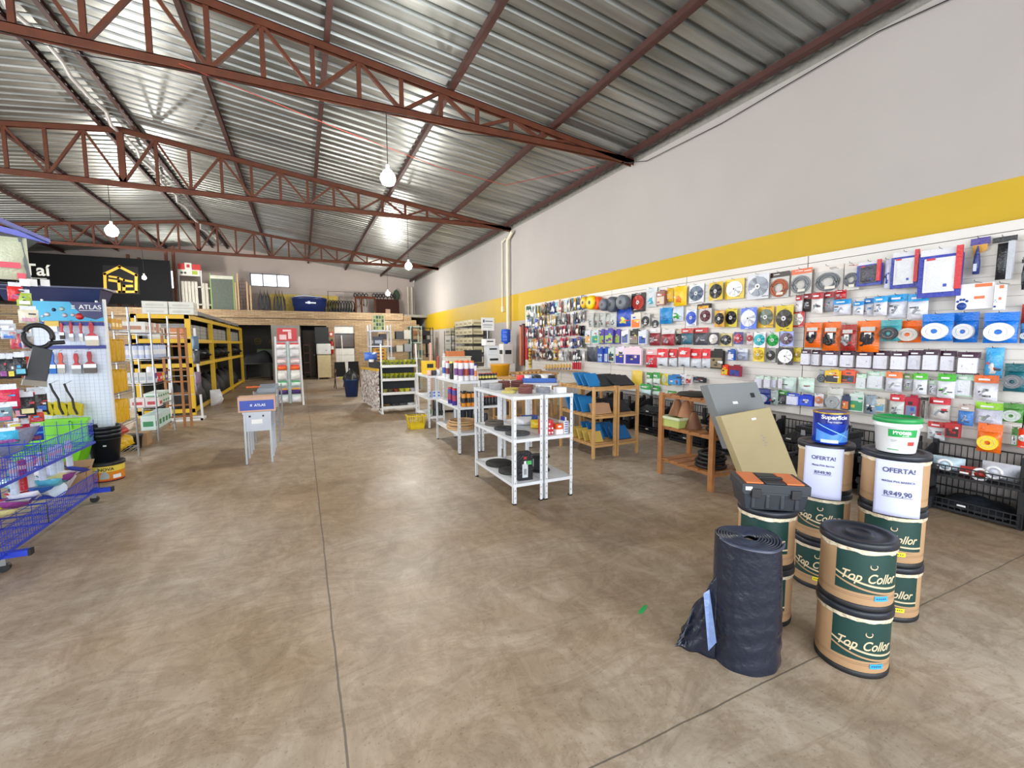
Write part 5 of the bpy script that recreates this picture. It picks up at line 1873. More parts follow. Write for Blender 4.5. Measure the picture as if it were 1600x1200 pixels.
# computer and printer boxes
for i, (x, y, z, w_, h, c, lab) in enumerate(((4.2, 10.05, 1.021, .34, .3, 'e4e6e8', 'white printer-sized box on the counter, lowest'), (4.2, 10.1, 1.323, .3, .22, 'd8dcdf', 'white box with a dark slot, second on the counter'), (4.12, 10.1, 1.545, .26, .16, 'ececec', 'small white box topmost of the counter pile'))):
    t = thing('white_box', lab, 'box', (x, y, z))
    obj('box_body', B(M(c, .4)).box(-w_ / 2, w_ / 2, -.13, .13, 0, h), t, bev=.006)
    obj('front_slot', B(DARK).box(-w_ * .35, w_ * .3, -.133, -.13, h * .55, h * .72), t)
t = thing('monitor', 'dark flat monitor standing on the sales counter facing away', 'monitor', (3.75, 10.2, 1.021), .1)
obj('screen', B(DARK).box(-.24, .24, -.02, .02, .12, .42), t, bev=.004)
obj('stand', B(DARK).box(-.03, .03, -.01, .03, 0, .14).box(-.11, .11, -.08, .08, 0, .012), t)
t = thing('label_sign', 'white information sign on a thin post above the counter', 'sign', (4.25, 10.45, 1.021))
obj('board', B(WHITE).box(-.17, .17, -.01, .01, .9, 1.22), t)
obj('printed_lines', B(M('40506a', .5)).box(-.13, -.09, -.013, -.01, 1.1, 1.17).box(-.07, .13, -.013, -.01, 1.12, 1.14).box(-.13, .12, -.013, -.01, 1.03, 1.045).box(-.13, .1, -.013, -.01, .98, .99), t)
obj('post', B(CHROME).cyl((0, .02, 0), (0, .02, 1.0), .012), t)
# yellow containers and offcuts
t = thing('yellow_tub', 'orange yellow tub on the white rack behind the abrasive discs', 'tub', (3.9, 8.9, 0))
obj('tub_body', B(M('e0a020', .4)).lathe([(.0, .72), (.17, .72), (.21, 1.12), (.22, 1.13), (.22, 1.15), (.19, 1.15)], 28), t)
obj('pedestal', B(M('6a5a48', .7)).box(-.2, .2, -.2, .2, 0, .72), t)
for i in range(6):
    b = B(PINE).box(-.03, .03, -.45, .45, 0, .03)
    solo('timber_offcut', b, 'pale timber strip lying on the trestle before the long tubes', 'timber', (4.5 + .075 * i, 8.9, .95 + .0 * i), -.8 + .05 * i, 'timber strips on the trestle')
t = thing('trestle', 'low timber trestle carrying strips before the slat wall end', 'trestle', (4.7, 8.9, 0))
obj('tabletop', B(PINE).box(-.45, .45, -.4, .4, .91, .948), t)
for sx in (-1, 1):
    for sy in (-1, 1):
        obj('leg', B(PINE).box(sx * .4 - .025, sx * .4 + .025, sy * .35 - .025, sy * .35 + .025, 0, .91), t)
# goods on the rack with blue tray
t = thing('blue_tray', 'long blue tray holding pale packs on the white rack', 'tray', (3.45, 6.3, .976), -.5)
obj('tray_body', B(M('1c58b0', .35)).box(-.27, .27, -.17, .17, 0, .01).box(-.27, .27, -.17, -.16, 0, .07).box(-.27, .27, .16, .17, 0, .07).box(-.27, -.26, -.17, .17, 0, .07).box(.26, .27, -.17, .17, 0, .07), t)
for i, (x, c) in enumerate(((-.18, 'e8e8ec'), (-.04, '202226'), (.09, 'ececec'), (.2, '26282c'))):
    wx, wy = 3.45 + x * math.cos(-.5), 6.3 + x * math.sin(-.5)
    solo('parts_bag', puff(B(plas(c)), .12, 0, .1, .1, ph=i), '%s pack in the blue tray, %s from left' % (('white', 'black', 'white', 'black')[i], ORD[i]), 'bag', (wx, wy, .987), -.5)
for i, (px, py, c, d) in enumerate(((827, 574, 'e03838', 'bright red'), (845, 577, 'e8e8f0', 'white'), (856, 576, '2060b0', 'blue'), (812, 588, '20304c', 'navy'), (822, 590, 'd8dce0', 'pale grey'), (838, 583, 'e0e4ec', 'whitish'))):
    p = at(px, py + 6, 2, 1.0)
    solo('parts_bag', puff(B(plas(c)), .2, 0, .1, .12, ph=i), '%s bag among the goods behind the near white racks' % d, 'bag', (3.3 + .1 * i, 6.62 + .04 * (i % 2), .976), 0)


# pine slatted shelf units
def pine_unit(x0, x1, y0, y1, h, zs, lab, mat=PINE, leg=.045, group='slatted timber shelf units', n=6):
    cx, cy = (x0 + x1) / 2, (y0 + y1) / 2
    a, c = (x1 - x0) / 2, (y1 - y0) / 2
    t = thing('timber_shelf', lab, 'shelf unit', (cx, cy, 0), 0, group)
    for sx in (-1, 1):
        for sy in (-1, 1):
            obj('leg', B(mat).box(*sorted((sx * a, sx * (a - leg * .7))), *sorted((sy * c, sy * (c - leg))), 0, h), t, bev=.003)
    for z in zs:
        b = B(mat)
        for s in (-1, 1):
            b.box(*sorted((s * (a - leg * .7), s * (a - leg * .7 - .018))), -c + .002, c - .002, z - .045, z - .012)
            b.box(-a + .02, a - .02, *sorted((s * (c - .005), s * (c - .025))), z - .045, z - .012)
        obj('frame', b, t)
        for k in range(n):
            y = -c + .03 + (2 * c - .06) * (k + .5) / n
            obj('slat', B(mat).box(-a + .012, a - .012, y - (c / n) * .72, y + (c / n) * .72, z - .012, z), t)
    return t


pine_unit(3.57, 3.965, 4.97, 5.87, 1.0, (.2, .6, .985), 'pale slatted timber unit, left half of the joined pair of foam boards')
pine_unit(3.98, 4.36, 4.97, 5.87, 1.0, (.2, .6, .985), 'pale slatted timber unit, right half of the joined pair of foam boards')
pine_unit(3.3, 3.68, 7.1, 7.9, .98, (.2, .6, .965), 'pale slatted timber unit standing behind, beyond the blue foam boards')
pine_unit(3.8, 4.18, 7.1, 7.9, .98, (.2, .6, .965), 'pale slatted timber unit behind, right of the other distant one')
pine_unit(3.9, 4.42, 3.29, 4.1, 1.0, (.2, .6, .985), 'orange brown timber shelf unit left of the leaning trays', PINEO, .06, n=5)


def boards(x, y0, z, n, dy, L, W, th, c, tilt, lab, group):
    m = M(c, .7, 0, .08, 6, .1, 60)
    for i in range(n):
        b = B(m)
        R = Matrix.Rotation(tilt, 3, 'X')
        b.cbox(R @ Vector((0, 0, W / 2)) + Vector((0, 0, .004)), (L, th, W), R)
        z0 = min(v[2] for v in b.v)
        b.v = [(q[0], q[1], q[2] - z0) for q in b.v]
        solo('foam_board', b, lab, 'foam board', (x, y0 + dy * i, z), 0, group)


BF = '1c78b8'
boards(3.70, 5.12, .986, 3, .14, .2, .22, .02, BF, -.7, 'bright blue foam board leaning on the top shelf of the pine unit', 'blue foam boards, top shelf')
boards(3.86, 5.1, .986, 3, .12, .16, .2, .02, '2a2a2e', -1.0, 'black foam board sloping on the top shelf, left half', 'black foam boards, top left')
boards(4.17, 5.05, .986, 4, .12, .34, .24, .02, '2c2c30', -1.05, 'black foam board sloping on the top shelf, right half', 'black foam boards, top right')
boards(3.72, 5.3, .601, 4, .12, .22, .24, .02, BF, -.5, 'blue foam board leaning on the middle shelf of the pine unit', 'blue foam boards, middle shelf')
boards(3.8, 5.05, .601, 4, .035, .26, .15, .016, 'b89070', -.45, 'pinkish brown fibre board leaning on the middle shelf', 'pink brown fibre boards')
boards(4.17, 5.1, .601, 3, .14, .3, .22, .02, '28282c', -.9, 'black foam board on the middle shelf, right half', 'black foam boards, middle right')
boards(3.7, 5.06, .201, 4, .15, .2, .16, .02, 'd0b058', -.5, 'mustard yellow foam board leaning on the bottom shelf', 'yellow foam boards')
boards(3.86, 5.2, .201, 3, .14, .14, .24, .02, BF, -.6, 'blue foam board on the bottom shelf, left half', 'blue foam boards, bottom left')
boards(4.17, 5.08, .201, 4, .12, .3, .22, .02, '1a68a8', -.75, 'blue foam board on the bottom shelf, right half', 'blue foam boards, bottom right')
# goods on the brown unit
solo('rubber_disc', B(M('262422', .7, 0, .1)).lathe([(0, 0), (.2, 0), (.24, .012), (.23, .03), (.12, .04), (0, .042)], 30), 'large black rubber disc lying on top of the brown timber unit', 'rubber disc', (4.15, 3.72, .986))
t = thing('plastic_basket', 'pale green plastic basket on the middle shelf of the brown unit', 'basket', (4.1, 3.93, .601), 0)
b = B(M('b8c470', .5)).box(-.17, .17, -.13, .13, 0, .01)
for s in (-1, 1):
    b.box(-.17, .17, s * .13 - .006, s * .13 + .006, 0, .1)
    b.box(s * .17 - .006, s * .17 + .006, -.13, .13, 0, .1)
obj('basket_body', b, t)
b = B(M('d4dcb8', .5))
for s in (-1, 1):
    b.box(-.185, .185, s * .14 - .01, s * .14 + .01, .09, .12)
    b.box(s * .18 - .01, s * .18 + .01, -.14, .14, .09, .12)
obj('rim', b, t)
for i, (y, c) in enumerate(((4.0, '9a6a48'), (3.86, 'a87450'), (3.74, '7a5038'))):
    solo('leather_pouch', B(M(c, .5, 0, .1)).lathe([(.1, 0), (.09, .03), (.04, .17), (.025, .19)], 12, smooth=True), 'brown leather cone shaped pouch over the green basket, %s' % ('leftmost', 'middle', 'rightmost')[i], 'pouch', (4.1, y, .722 if i < 2 else .602))
solo('cable_coil', B(BLACK).ring((0, 0, .03), .12, .03, 'z').ring((.01, 0, .08), .11, .028, 'z').ring((0, .01, .13), .1, .028, 'z'), 'black coil of cable on the middle shelf of the brown unit', 'cable', (4.2, 3.46, .601))
for i in range(4):
    solo('rubber_ring', B(BLACK).ring((0, 0, .022), .15 - .008 * i, .02, 'z', 24, 8), 'black rubber ring in the pile on the bottom shelf of the brown unit', 'rubber ring', (4.12 + .01 * i, 3.5 + .02 * (i % 2), .201 + .042 * i), 0, 'black rubber rings')
# ================= FAR RIGHT ZONE =================


def wire_unit(name, lab, x0, x1, y0, y1, h, zs, mat, r=.012, group=None, cat='shelf unit', nw=10, along='y'):
    """open metal shelving: four round posts and wire shelves"""
    cx, cy = (x0 + x1) / 2, (y0 + y1) / 2
    a, c = (x1 - x0) / 2, (y1 - y0) / 2
    t = thing(name, lab, cat, (cx, cy, 0), 0, group)
    for sx in (-1, 1):
        for sy in (-1, 1):
            obj('post', B(mat).cyl((sx * a, sy * c, 0), (sx * a, sy * c, h), r, n=8), t)
    for z in zs:
        b = B(mat)
        for s in (-1, 1):
            for dz in (0, -.03):
                b.bar((-a, s * c, z + dz - .004), (a, s * c, z + dz - .004), .007)
                b.bar((s * a, -c, z + dz - .004), (s * a, c, z + dz - .004), .007)
        for k in range(nw):
            u = -1 + 2 * (k + .5) / nw
            if along == 'y':
                b.bar((u * a, -c, z - .003), (u * a, c, z - .003), .006)
            else:
                b.bar((-a, u * c, z - .003), (a, u * c, z - .003), .006)
        obj('wire_shelf', b, t)
    return t


def carton(x, y, z, w_, d_, h, c, lab, group=None, tag=None, rz=0, name='carton'):
    b = B(M(c, .6, 0, .05, 8)).box(-w_ / 2, w_ / 2, -d_ / 2, d_ / 2, 0, h)
    if tag:
        b.mat(M(tag, .5)).box(-w_ * .35, w_ * .35, -d_ / 2 - .001, -d_ / 2, h * .25, h * .6)
        b.box(w_ / 2, w_ / 2 + .001, -d_ * .35, d_ * .35, h * .25, h * .6)
        b.box(-w_ / 2 - .001, -w_ / 2, -d_ * .35, d_ * .35, h * .25, h * .6)
    return solo(name, b, lab, 'box', (x, y, z), rz, group)


zs = (.5, .95, 1.3, 1.6, 1.9, 2.2)
wire_unit('wire_shelf_unit', 'dark wire shelf unit full of long cream cartons by the right wall', 5.2, 5.75, 14.1, 16.1, 2.25, zs, BLACK)
for z in zs[1:]:
    for k in range(4):
        carton(5.4, 14.4 + k * .47, z, .4, .42, .2, 'c8c0a0', 'long cream carton stacked on the dark wire unit', 'cream cartons on the dark wire unit', '9a9070')
wire_unit('wire_shelf_unit', 'narrower dark wire shelf unit left of the cream carton tower', 5.2, 5.75, 16.5, 17.4, 2.1, (.5, .9, 1.25, 1.6, 1.95), BLACK)
for k, z in enumerate((.5, .9, 1.25, 1.6, 1.95)):
    carton(5.4, 16.95, z, .4, .7, .24, ('3a3c44', '3c4a60', 'b8b8b4', 'c8c8c4', 'c0b898')[k], '%s carton on the narrow dark wire unit' % ('black', 'navy', 'grey', 'pale grey', 'cream')[k], None, '80807a')
# water cooler
t = thing('water_cooler', 'white water cooler standing under the cream drain pipe', 'water cooler', (5.5, 12.1, 0))
obj('base_cabinet', B(M('e0e0de', .4)).box(-.2, .2, -.2, .2, 0, 1.0), t, bev=.01)
obj('cooler_body', B(WHITE).box(-.16, .16, -.16, .16, 1.0, 1.58), t, bev=.015)
obj('drip_recess', B(DARK).box(-.165, -.155, -.1, .1, 1.28, 1.4).box(-.1, .1, -.165, -.155, 1.28, 1.4), t)
t2 = solo('water_bottle', B(M('1c58c8', .15, 0, .05)).lathe([(.05, 0), (.06, .03), (.135, .06), (.14, .1), (.133, .13), (.14, .16), (.14, .26), (.133, .28), (.14, .3), (.14, .4), (.12, .43), (0, .435)], 20), 'large blue water bottle upside down on the cooler', 'bottle', (5.5, 12.1, 1.581))
# black wire rack, white racks behind the counter
wire_unit('wire_shelf_unit', 'black wire shelf unit standing before the brick stair', 4.6, 5.6, 20.6, 21.1, 2.35, (.6, 1.1, 1.6, 2.0, 2.34), BLACK, .02)
for k, (x, z, c) in enumerate(((4.85, 2.0, '8a5a30'), (5.3, 2.0, '26282c'), (4.8, 1.6, '2a2c30'), (5.3, 1.6, '303236'), (5.0, 1.1, '5a5c60'))):
    carton(x, 20.85, z, .35, .3, .2, c, '%s carton on the black wire unit, %s' % (('brown', 'black', 'black', 'dark grey', 'grey')[k], ('upper left', 'upper right', 'third shelf left', 'third shelf right', 'low shelf')[k]))
steel_rack(1.6, 2.15, 12.0, 12.5, 2.1, (1.15, 1.55, 1.95), 'tall white steel rack behind the sloping display stand', None)
steel_rack(3.35, 3.75, 15.2, 15.7, 2.2, (.5, 1.1, 1.65, 2.19), 'tall pale green steel rack before the dark shelves', None, M('a8bcae', .5))
wire_unit('wire_shelf_unit', 'dark shelf unit crammed with stock behind the tall white rack', 1.9, 3.2, 14.2, 14.7, 2.15, (.4, .9, 1.35, 1.75), DARK, .018)
DK = ['3a3c40', '6a5a48', '8a8c8e', '9a8a6a', '50545c', 'b8b4a8', '2c2e32', '704838']
for r_, z in enumerate((.4, .9, 1.35, 1.75)):
    for k in range(5):
        c = DK[(r_ * 3 + k * 5) % 8]
        carton(2.05 + .25 * k, 14.4, z, .2, .25, .16 + .04 * ((k + r_) % 4), c, '%s carton, %s shelf of the dark unit, %s from left' % (cname(c), ('lowest', 'second', 'third', 'top')[r_], ORD[k]))
t = thing('seed_display_box', 'tall green and cream printed box standing on the white rack', 'box', (1.86, 12.2, 1.951))
b = B(M('c8ccb0', .5)).box(-.15, .15, -.05, .05, 0, .4)
obj('box_body', b, t)
b = B()
for i in range(4):
    for j in range(4):
        b.mat(M(('4a6a30', '7a8a38', 'a8b060', '30482c')[(i + 2 * j) % 4], .5)).box(-.14 + .07 * i, -.085 + .07 * i, -.053, -.05, .02 + .095 * j, .1 + .095 * j)
obj('picture_grid', b, t)
for k in range(4):
    carton(1.85, 12.2, 1.151 + .085 * k, .3, .3, .08, 'e0a030', 'flat amber box in the pile on the tall white rack', 'amber boxes in a pile', '3a2a1a')
carton(1.83, 12.25, 1.551, .25, .25, .24, '484c58', 'dark grey carton on the middle shelf of the tall white rack', None, 'b8bcc8')
t = thing('paper_roll', 'blue and white crumpled pack on the counter corner left of the stand', 'pack', (1.5, 11.2, 1.2))
obj('pack_body', puff(B(plas('4870c8')), .3, 0, .2, .15), t)
obj('paper_core', B(WHITE).cyl((.0, -.1, -.03), (0, -.1, .03), .06, n=12), t)
solo('timber_batten', B(M('d8a890', .6)).box(-.02, .02, -.015, .015, 0, 1.62), 'pale salmon timber batten standing behind the yellow carton', 'timber', (2.52, 9.5, 0), 0)
for k, (x, h, c) in enumerate(((3.0, .35, 'd8d8dc'), (3.15, .3, '3a5a80'), (2.85, .28, 'b04838'))):
    solo('caulk_tube', B(plas(c)).cyl((0, 0, 0), (0, 0, h), .03, n=10).cyl((0, 0, h), (0, 0, h + .08), .008, .004, 8), '%s cartridge standing on the counter behind the foam cans' % ('white', 'blue', 'red')[k], 'tube', (x, 10.1, 1.021))

# ================= BACK: MEZZANINE FRONT =================
# beige cabinet
t = thing('drinking_fountain', 'beige metal cabinet with rounded white top standing before the brick pier', 'cabinet', (.9, 22.2, 0))
obj('cabinet_body', B(M('c8b890', .5)).box(-.28, .28, -.2, .22, .08, 1.1), t, bev=.01)
obj('white_top', B(M('d4d6d4', .4)).box(-.3, .3, -.22, .24, 1.12, 1.62), t, bev=.05)
obj('leg', B(GREY).box(-.28, -.25, -.2, -.17, 0, .1), t)
obj('leg', B(GREY).box(.25, .28, -.2, -.17, 0, .1), t)
obj('leg', B(GREY).box(-.28, -.25, .19, .22, 0, .1), t)
obj('leg', B(GREY).box(.25, .28, .19, .22, 0, .1), t)
obj('tap', B(BLACK).cyl((.1, -.23, 1.32), (.1, -.27, 1.32), .02), t)
solo('black_board', B(DARK).box(-.28, .3, 0, .05, 0, .75), 'black board standing on the beige cabinet in the middle opening', 'board', (.85, 22.3, 1.63))
t = thing('fire_extinguisher', 'red fire extinguisher hung on the brick pier', 'fire extinguisher', (1.27, 22.46, 1.15))
obj('cylinder', B(M('b81c20', .3)).lathe([(0, 0), (.08, .01), (.085, .5), (.05, .57), (.02, .6)], 16), t)
obj('label_band', B(WHITE).lathe([(.0865, .2), (.0865, .36)], 16, cap=False), t)
obj('valve', B(BLACK).box(-.03, .05, -.02, .02, .6, .68).tube([(.04, 0, .62), (.09, -.02, .5), (.08, -.04, .25)], .012), t)
solo('extinguisher_sign', B(M('c03828', .5)).box(-.1, .1, -.01, 0, 0, .22).mat(WHITE).box(-.05, .05, -.012, -.01, .05, .17), 'small red sign above the fire extinguisher', 'sign', (1.27, 22.54, 1.95))
# blue bin with black bag, broom
t = thing('waste_bin', 'dark blue plastic bin lined with a black bag', 'bin', (1.32, 14.3, 0))
obj('bin_body', B(M('20386e', .4)).lathe([(0, 0), (.17, .005), (.225, .5), (.24, .505), (.24, .54), (.22, .54), (.2, .4)], 28), t)
obj('bag_liner', B(plas('17181c')).grid(lambda u, v: ((.235 - .235 * v ** 1.3) * math.cos(2 * PI * u) * (1 + .08 * math.sin(14 * PI * u)), (.235 - .235 * v ** 1.3) * math.sin(2 * PI * u) * (1 + .08 * math.sin(14 * PI * u)), .53 + .3 * v ** .8 + .02 * math.sin(10 * PI * u)), 36, 8), t)
for i, (x, y) in enumerate(((1.25, 17.2), (1.75, 17.5))):
    t = thing('folding_chair', 'black folding chair folded upright %s behind the blue bin' % ('left' if i == 0 else 'right'), 'chair', (x, y, 0), .3)
    for s in (-1, 1):
        obj('leg', B(BLACK).tube([(s * .2, 0, .0), (s * .2, .08, .5), (s * .18, .1, .95)], .014), t)
        obj('leg', B(BLACK).tube([(s * .17, .25, 0), (s * .17, .1, .5), (s * .17, .0, .6)], .014), t)
    obj('backrest', B(BLACK).box(-.18, .18, .085, .11, .7, .95), t)
    obj('seat', B(BLACK).box(-.17, .17, .0, .03, .42, .72), t)
t = thing('broom', 'broom with a long white handle leaning by the shop window door', 'broom', (1.7, 21.8, 0))
obj('handle', B(WHITE).cyl((0, 0, .1), (-.02, .2, 2.0), .02), t)
obj('brush_head', B(M('c0c040', .6)).box(-.18, .18, -.03, .03, 0, .1), t)
# room behind left opening: dark bench, machines and round signs
t = thing('work_bench', 'dark bench with a draped black machine inside the left opening', 'bench', (-1.75, 23.6, 0))
obj('bench_top', B(M('3a3a34', .7)).box(-.7, .5, -.3, .3, .7, .76), t)
for sx in (-.6, .4):
    obj('leg', B(BLACK).box(sx - .03, sx + .03, -.25, .25, 0, .7), t)
solo('covered_machine', B(M('15161a', .7, 0, .2, 6)).grid(lambda u, v: (-.6 + 1.2 * u, -.3 + .6 * v, .0 + .55 * (math.sin(PI * u) * math.sin(PI * v)) ** .35 * (1 + .2 * math.sin(7 * u + 2))), 16, 10), 'black covered machine on the bench in the dark room', 'machine', (-1.85, 23.6, .761))
for i, x in enumerate((-1.95, -1.3)):
    solo('round_wall_sign', B(M('8a7430', .5)).ring((0, 0, 0), .14, .02, 'y', 24).ring((0, 0, 0), .07, .015, 'y', 16).box(-.13, .13, -.005, .005, -.012, .012), 'round yellow sign on the dark room wall, %s one' % ('left', 'right')[i], 'sign', (x, 25.42, 1.75))
t = thing('notice_frame', 'green framed glass panel on the back wall of the dark room', 'frame', (-1.6, 25.41, .95))
obj('panel', B(M('8a9488', .4)).box(-.4, .4, 0, .04, 0, .4), t)
obj('green_frame', B(M('78a048', .5)).box(-.42, .42, -.02, 0, .38, .42).box(-.42, -.38, -.02, 0, 0, .42).box(.38, .42, -.02, 0, 0, .42), t)
# brown timber stand in the middle opening
pine_unit(.05, .35, 23.0, 23.4, 1.6, (.3, .75, 1.2, 1.58), 'narrow dark brown timber rack inside the middle opening', M('6a4028', .6), .04, None, 3)
# red topped display stand
t = thing('peg_display_stand', 'white display stand with red header at the aisle end', 'display stand', (-.33, 13.1, 0))
for s in (-1, 1):
    obj('post', B(WHITE).bar((s * .31, -.12, 0), (s * .28, .0, 1.8), .045), t)
    obj('foot', B(WHITE).box(s * .31 - .025, s * .31 + .025, -.2, .25, 0, .05), t)
obj('centre_post', B(M('c8dcd8', .4)).box(-.03, .03, -.02, .02, .05, 1.7), t)
obj('back_mesh', B(M('c8ccd0', .5)).box(-.27, .27, .02, .03, .1, 1.75), t)
obj('header_box', B(M('c02830', .45)).box(-.23, .23, -.05, .05, 1.68, 2.02).mat(M('e8c8c8', .5)).box(-.18, -.02, -.052, -.05, 1.72, 1.85).box(.02, .1, -.052, -.05, 1.74, 1.92).box(-.1, .1, -.052, -.05, 1.93, 1.98), t)
rows_ = [(1.48, .16, 'c83030', 'e8e8e8', 'red topped white'), (1.27, .2, 'e4e4e2', 'd8d8dc', 'white round'), (1.1, .13, 'd8b0b0', 'e8d8d8', 'pink white'), (.93, .14, 'd03028', 'e86830', 'red'), (.68, .24, 'e8e8e4', 'e0e0e0', 'white plate'), (.5, .15, '40a860', 'd8e8e0', 'green and white'), (.3, .16, 'e0a030', '402868', 'amber and violet'), (.08, .2, 'd8e8e0', 'e8e8ec', 'large white')]
for z, h, c1, c2, d in rows_:
    for i in range(2):
        q = thing('socket_pack', '%s pack on the red headed display stand, %s column, %s' % (d, ('left', 'right')[i], 'z' and {1.48: 'top row', 1.27: 'second row', 1.1: 'third row', .93: 'fourth row', .68: 'fifth row', .5: 'sixth row', .3: 'seventh row', .08: 'bottom row'}[z]), 'pack', (-.33 + (-.15, .15)[i], 12.97, z), RNG.uniform(-.2, .2))
        obj('pack_body', puff(B(plas(c2 if z != .68 else 'e8e8e4')), .22, 0, h * .75, .07, ph=i + z * 9), q)
        obj('header', B(plas(c1)).box(-.1, .1, -.012, 0, h * .7, h), q)
# stuff on the mezzanine
MZ = 3.061


def mz(px, Y=23.4):
    return at(px, 487, 1, Y).x


x0, x1 = mz(456), mz(512)
t = thing('water_tank', 'wide navy blue plastic water tank on the mezzanine edge', 'tank', ((x0 + x1) / 2, 23.6, MZ))
R_ = (x1 - x0) / 2
obj('tank_body', B(M('1c2858', .35)).lathe([(0, 0), (R_ * .86, .005), (R_ * .9, .3), (R_ * .95, .34), (R_ * .97, .62), (R_, .64), (R_, .72), (R_ * .93, .72), (R_ * .9, .4)], 40), t)
b = B(M('d8e0f0', .4)).lathe([(R_ * .962, .42), (R_ * .962, .48)], 10, a0=-PI / 2 - .25, a1=-PI / 2 + .35, cap=False)
b.lathe([(R_ * .96, .4), (R_ * .964, .52)], 3, a0=-PI / 2 - .12, a1=-PI / 2 + .02, cap=False)
obj('maker_mark', b, t)
obj('folded_sheet', B(plas('aab4c4')).tube([(-R_ * .8, -.3, .74), (-R_ * .3, -.5, .8), (R_ * .2, -.5, .76), (R_ * .7, -.3, .75)], .035), t)
solo('straw_board', B(M('b8a050', .8, 0, .3, 10)).box(0, mz(532) - mz(420), 0, .04, .0, .98), 'yellow speckled board behind the navy tank on the mezzanine', 'board', (mz(420), 24.7, MZ))
for i, px in enumerate((408, 414, 419, 432, 437, 442)):
    b = B(BLACK)
    for k in range(4):
        w_ = .05 + .03 * k
        b.tube([(-w_, 0, .02), (-w_ * .6 - .01, .02, .6), (0, .02, 1.05 - .05 * k), (w_ * .7, .02, .6), (w_, 0, .02)], .012, 5)
    solo('hose_hank', b, 'black hose hank hanging upright left of the navy tank, %s from left' % ORD[i], 'hose', (mz(px), 23.5, MZ))
for i in range(9):
    px = 517 + 4.3 * i
    b = B(BLACK)
    for k in range(3):
        b.ring((0, .03 * k, .36 + .03 * k), .3 - .03 * k, .018, 'y', 18, 5, .45)
    solo('bent_pipe_loop', b, 'black pipe loop standing right of the navy tank, %s from left' % ORD[i], 'pipe', (mz(px), 23.6, MZ - .0 + .0))
solo('wire_line', B(BLACK).cyl((mz(515), 24.2, 3.06), (mz(515), 24.2, MZ + 1.16), .012).cyl((mz(622), 24.2, 3.06), (mz(622), 24.2, MZ + 1.21), .012).cyl((mz(515), 24.2, MZ + 1.15), (mz(622), 24.2, MZ + 1.2), .008), 'thin wire stretched above the brown boards on the mezzanine', 'wire')
for i, px in enumerate((556, 562, 568, 573, 585, 590, 595, 600, 606, 612, 617)):
    b = B(BLACK).ring((0, 0, -.15), .09, .03, 'y', 14, 5, .7).cyl((0, 0, -.06), (0, 0, 0), .01)
    b.tube([(0, 0, -.25), (.04, 0, -.5 - .1 * (i % 3)), (-.02, 0, -.6 - .12 * (i % 2))], .02)
    solo('hanging_strap', b, 'black strap hanging from the wire above the brown boards, %s from left' % ORD[i], 'strap', (mz(px, 24.2), 24.2, MZ + 1.145 + .05 * (mz(px, 24.2) - mz(515)) / (mz(622) - mz(515))))
t = thing('table_frame', 'brown timber table on its side on the mezzanine', 'table', (mz(555), 23.4, MZ))
w_ = mz(588) - mz(555)
obj('rail', B(M('4a2414', .8, spec=.2)).box(0, w_, 0, .04, .78, .88), t)
obj('leg', B(M('4a2414', .8, spec=.2)).box(0, .07, 0, .05, 0, .78), t)
obj('leg', B(M('4a2414', .8, spec=.2)).box(w_ * .28, w_ * .28 + .07, .02, .07, 0, .78), t)
obj('leg', B(M('4a2414', .8, spec=.2)).box(w_ * .93, w_, 0, .05, 0, .78), t)
t = thing('brown_board', 'large dark brown board lying on edge right of the table frame', 'board', (mz(588), 23.5, MZ))
w_ = mz(625) - mz(588)
obj('board', B(M('2c130b', .8, spec=.2)).box(0, w_ * .95, 0, .05, 0, .8).prism([(w_ * .95, 0), (w_, 0), (w_ * .98, .76), (w_ * .95, .8)], 0, .05, 'y'), t)
obj('paper_label', B(M('a08068', .7)).box(w_ * .4, w_ * .6, -.003, 0, .05, .3), t)
solo('potted_plant', B(M('3a4a38', .8, 0, .3, 20)).lathe([(.08, .0), (.1, .25), (.06, .25)], 12).tube([(0, 0, .2), (.05, 0, .8), (.0, 0, 1.2)], .02).lathe([(0, .8), (.16, .95), (.2, 1.15), (.12, 1.35), (0, 1.45)], 9), 'small dark plant at the right end of the mezzanine', 'plant', (mz(620, 24.6), 24.6, MZ))
# things left of the windows
xa, xb = mz(283, 23.6), mz(318, 23.6)
t = thing('promo_stand', 'white wire stand with a red and green header on the mezzanine', 'display stand', (xa, 23.6, MZ))
w_ = xb - xa
obj('header_board', B(M('c02c28', .5)).box(0, w_, 0, .03, 1.75, 2.0).mat(M('e4e0d8', .5)).box(w_ * .02, w_ * .95, -.004, 0, 1.5, 1.76).prism([(w_ * .3, 1.76), (w_ * .6, 1.76), (w_ * .6, 2.05), (w_ * .3, 2.05)], -.006, .03).mat(M('b02c28', .5)).box(w_ * .38, w_ * .52, -.01, -.006, 1.85, 1.98).mat(M('a8b838', .5)).box(w_ * .6, w_ * .85, -.01, -.004, 1.56, 1.72).mat(M('3a4a38', .5)).cyl((w_ * .3, -.01, 1.62), (w_ * .3, -.004, 1.62), .05).cyl((w_ * .15, -.01, 1.62), (w_ * .15, -.004, 1.62), .05), t)
for s in (0, w_):
    obj('post', B(WHITE).box(s - .02, s + .02, 0, .04, 0, 1.75), t)
for i, (px0, px1, h, c, lab) in enumerate(((286, 317, 1.25, 'c8c4b8', 'white slatted panel leaning on the mezzanine under the promo header'), (318, 331, 1.2, 'bdb6a8', 'narrow pale slatted panel beside the promo stand'))):
    b = B(M(c, .6))
    a, c_ = mz(px0, 23.5), mz(px1, 23.5)
    n = int((c_ - a) / .12)
    for k in range(n):
        b.box(a + .12 * k, a + .12 * k + .1, 0, .02, 0, h)
    b.box(a, c_, .02, .04, h * .2, h * .25).box(a, c_, .02, .04, h * .8, h * .85)
    solo('slatted_panel', b, lab, 'panel', (0, 23.5, MZ))
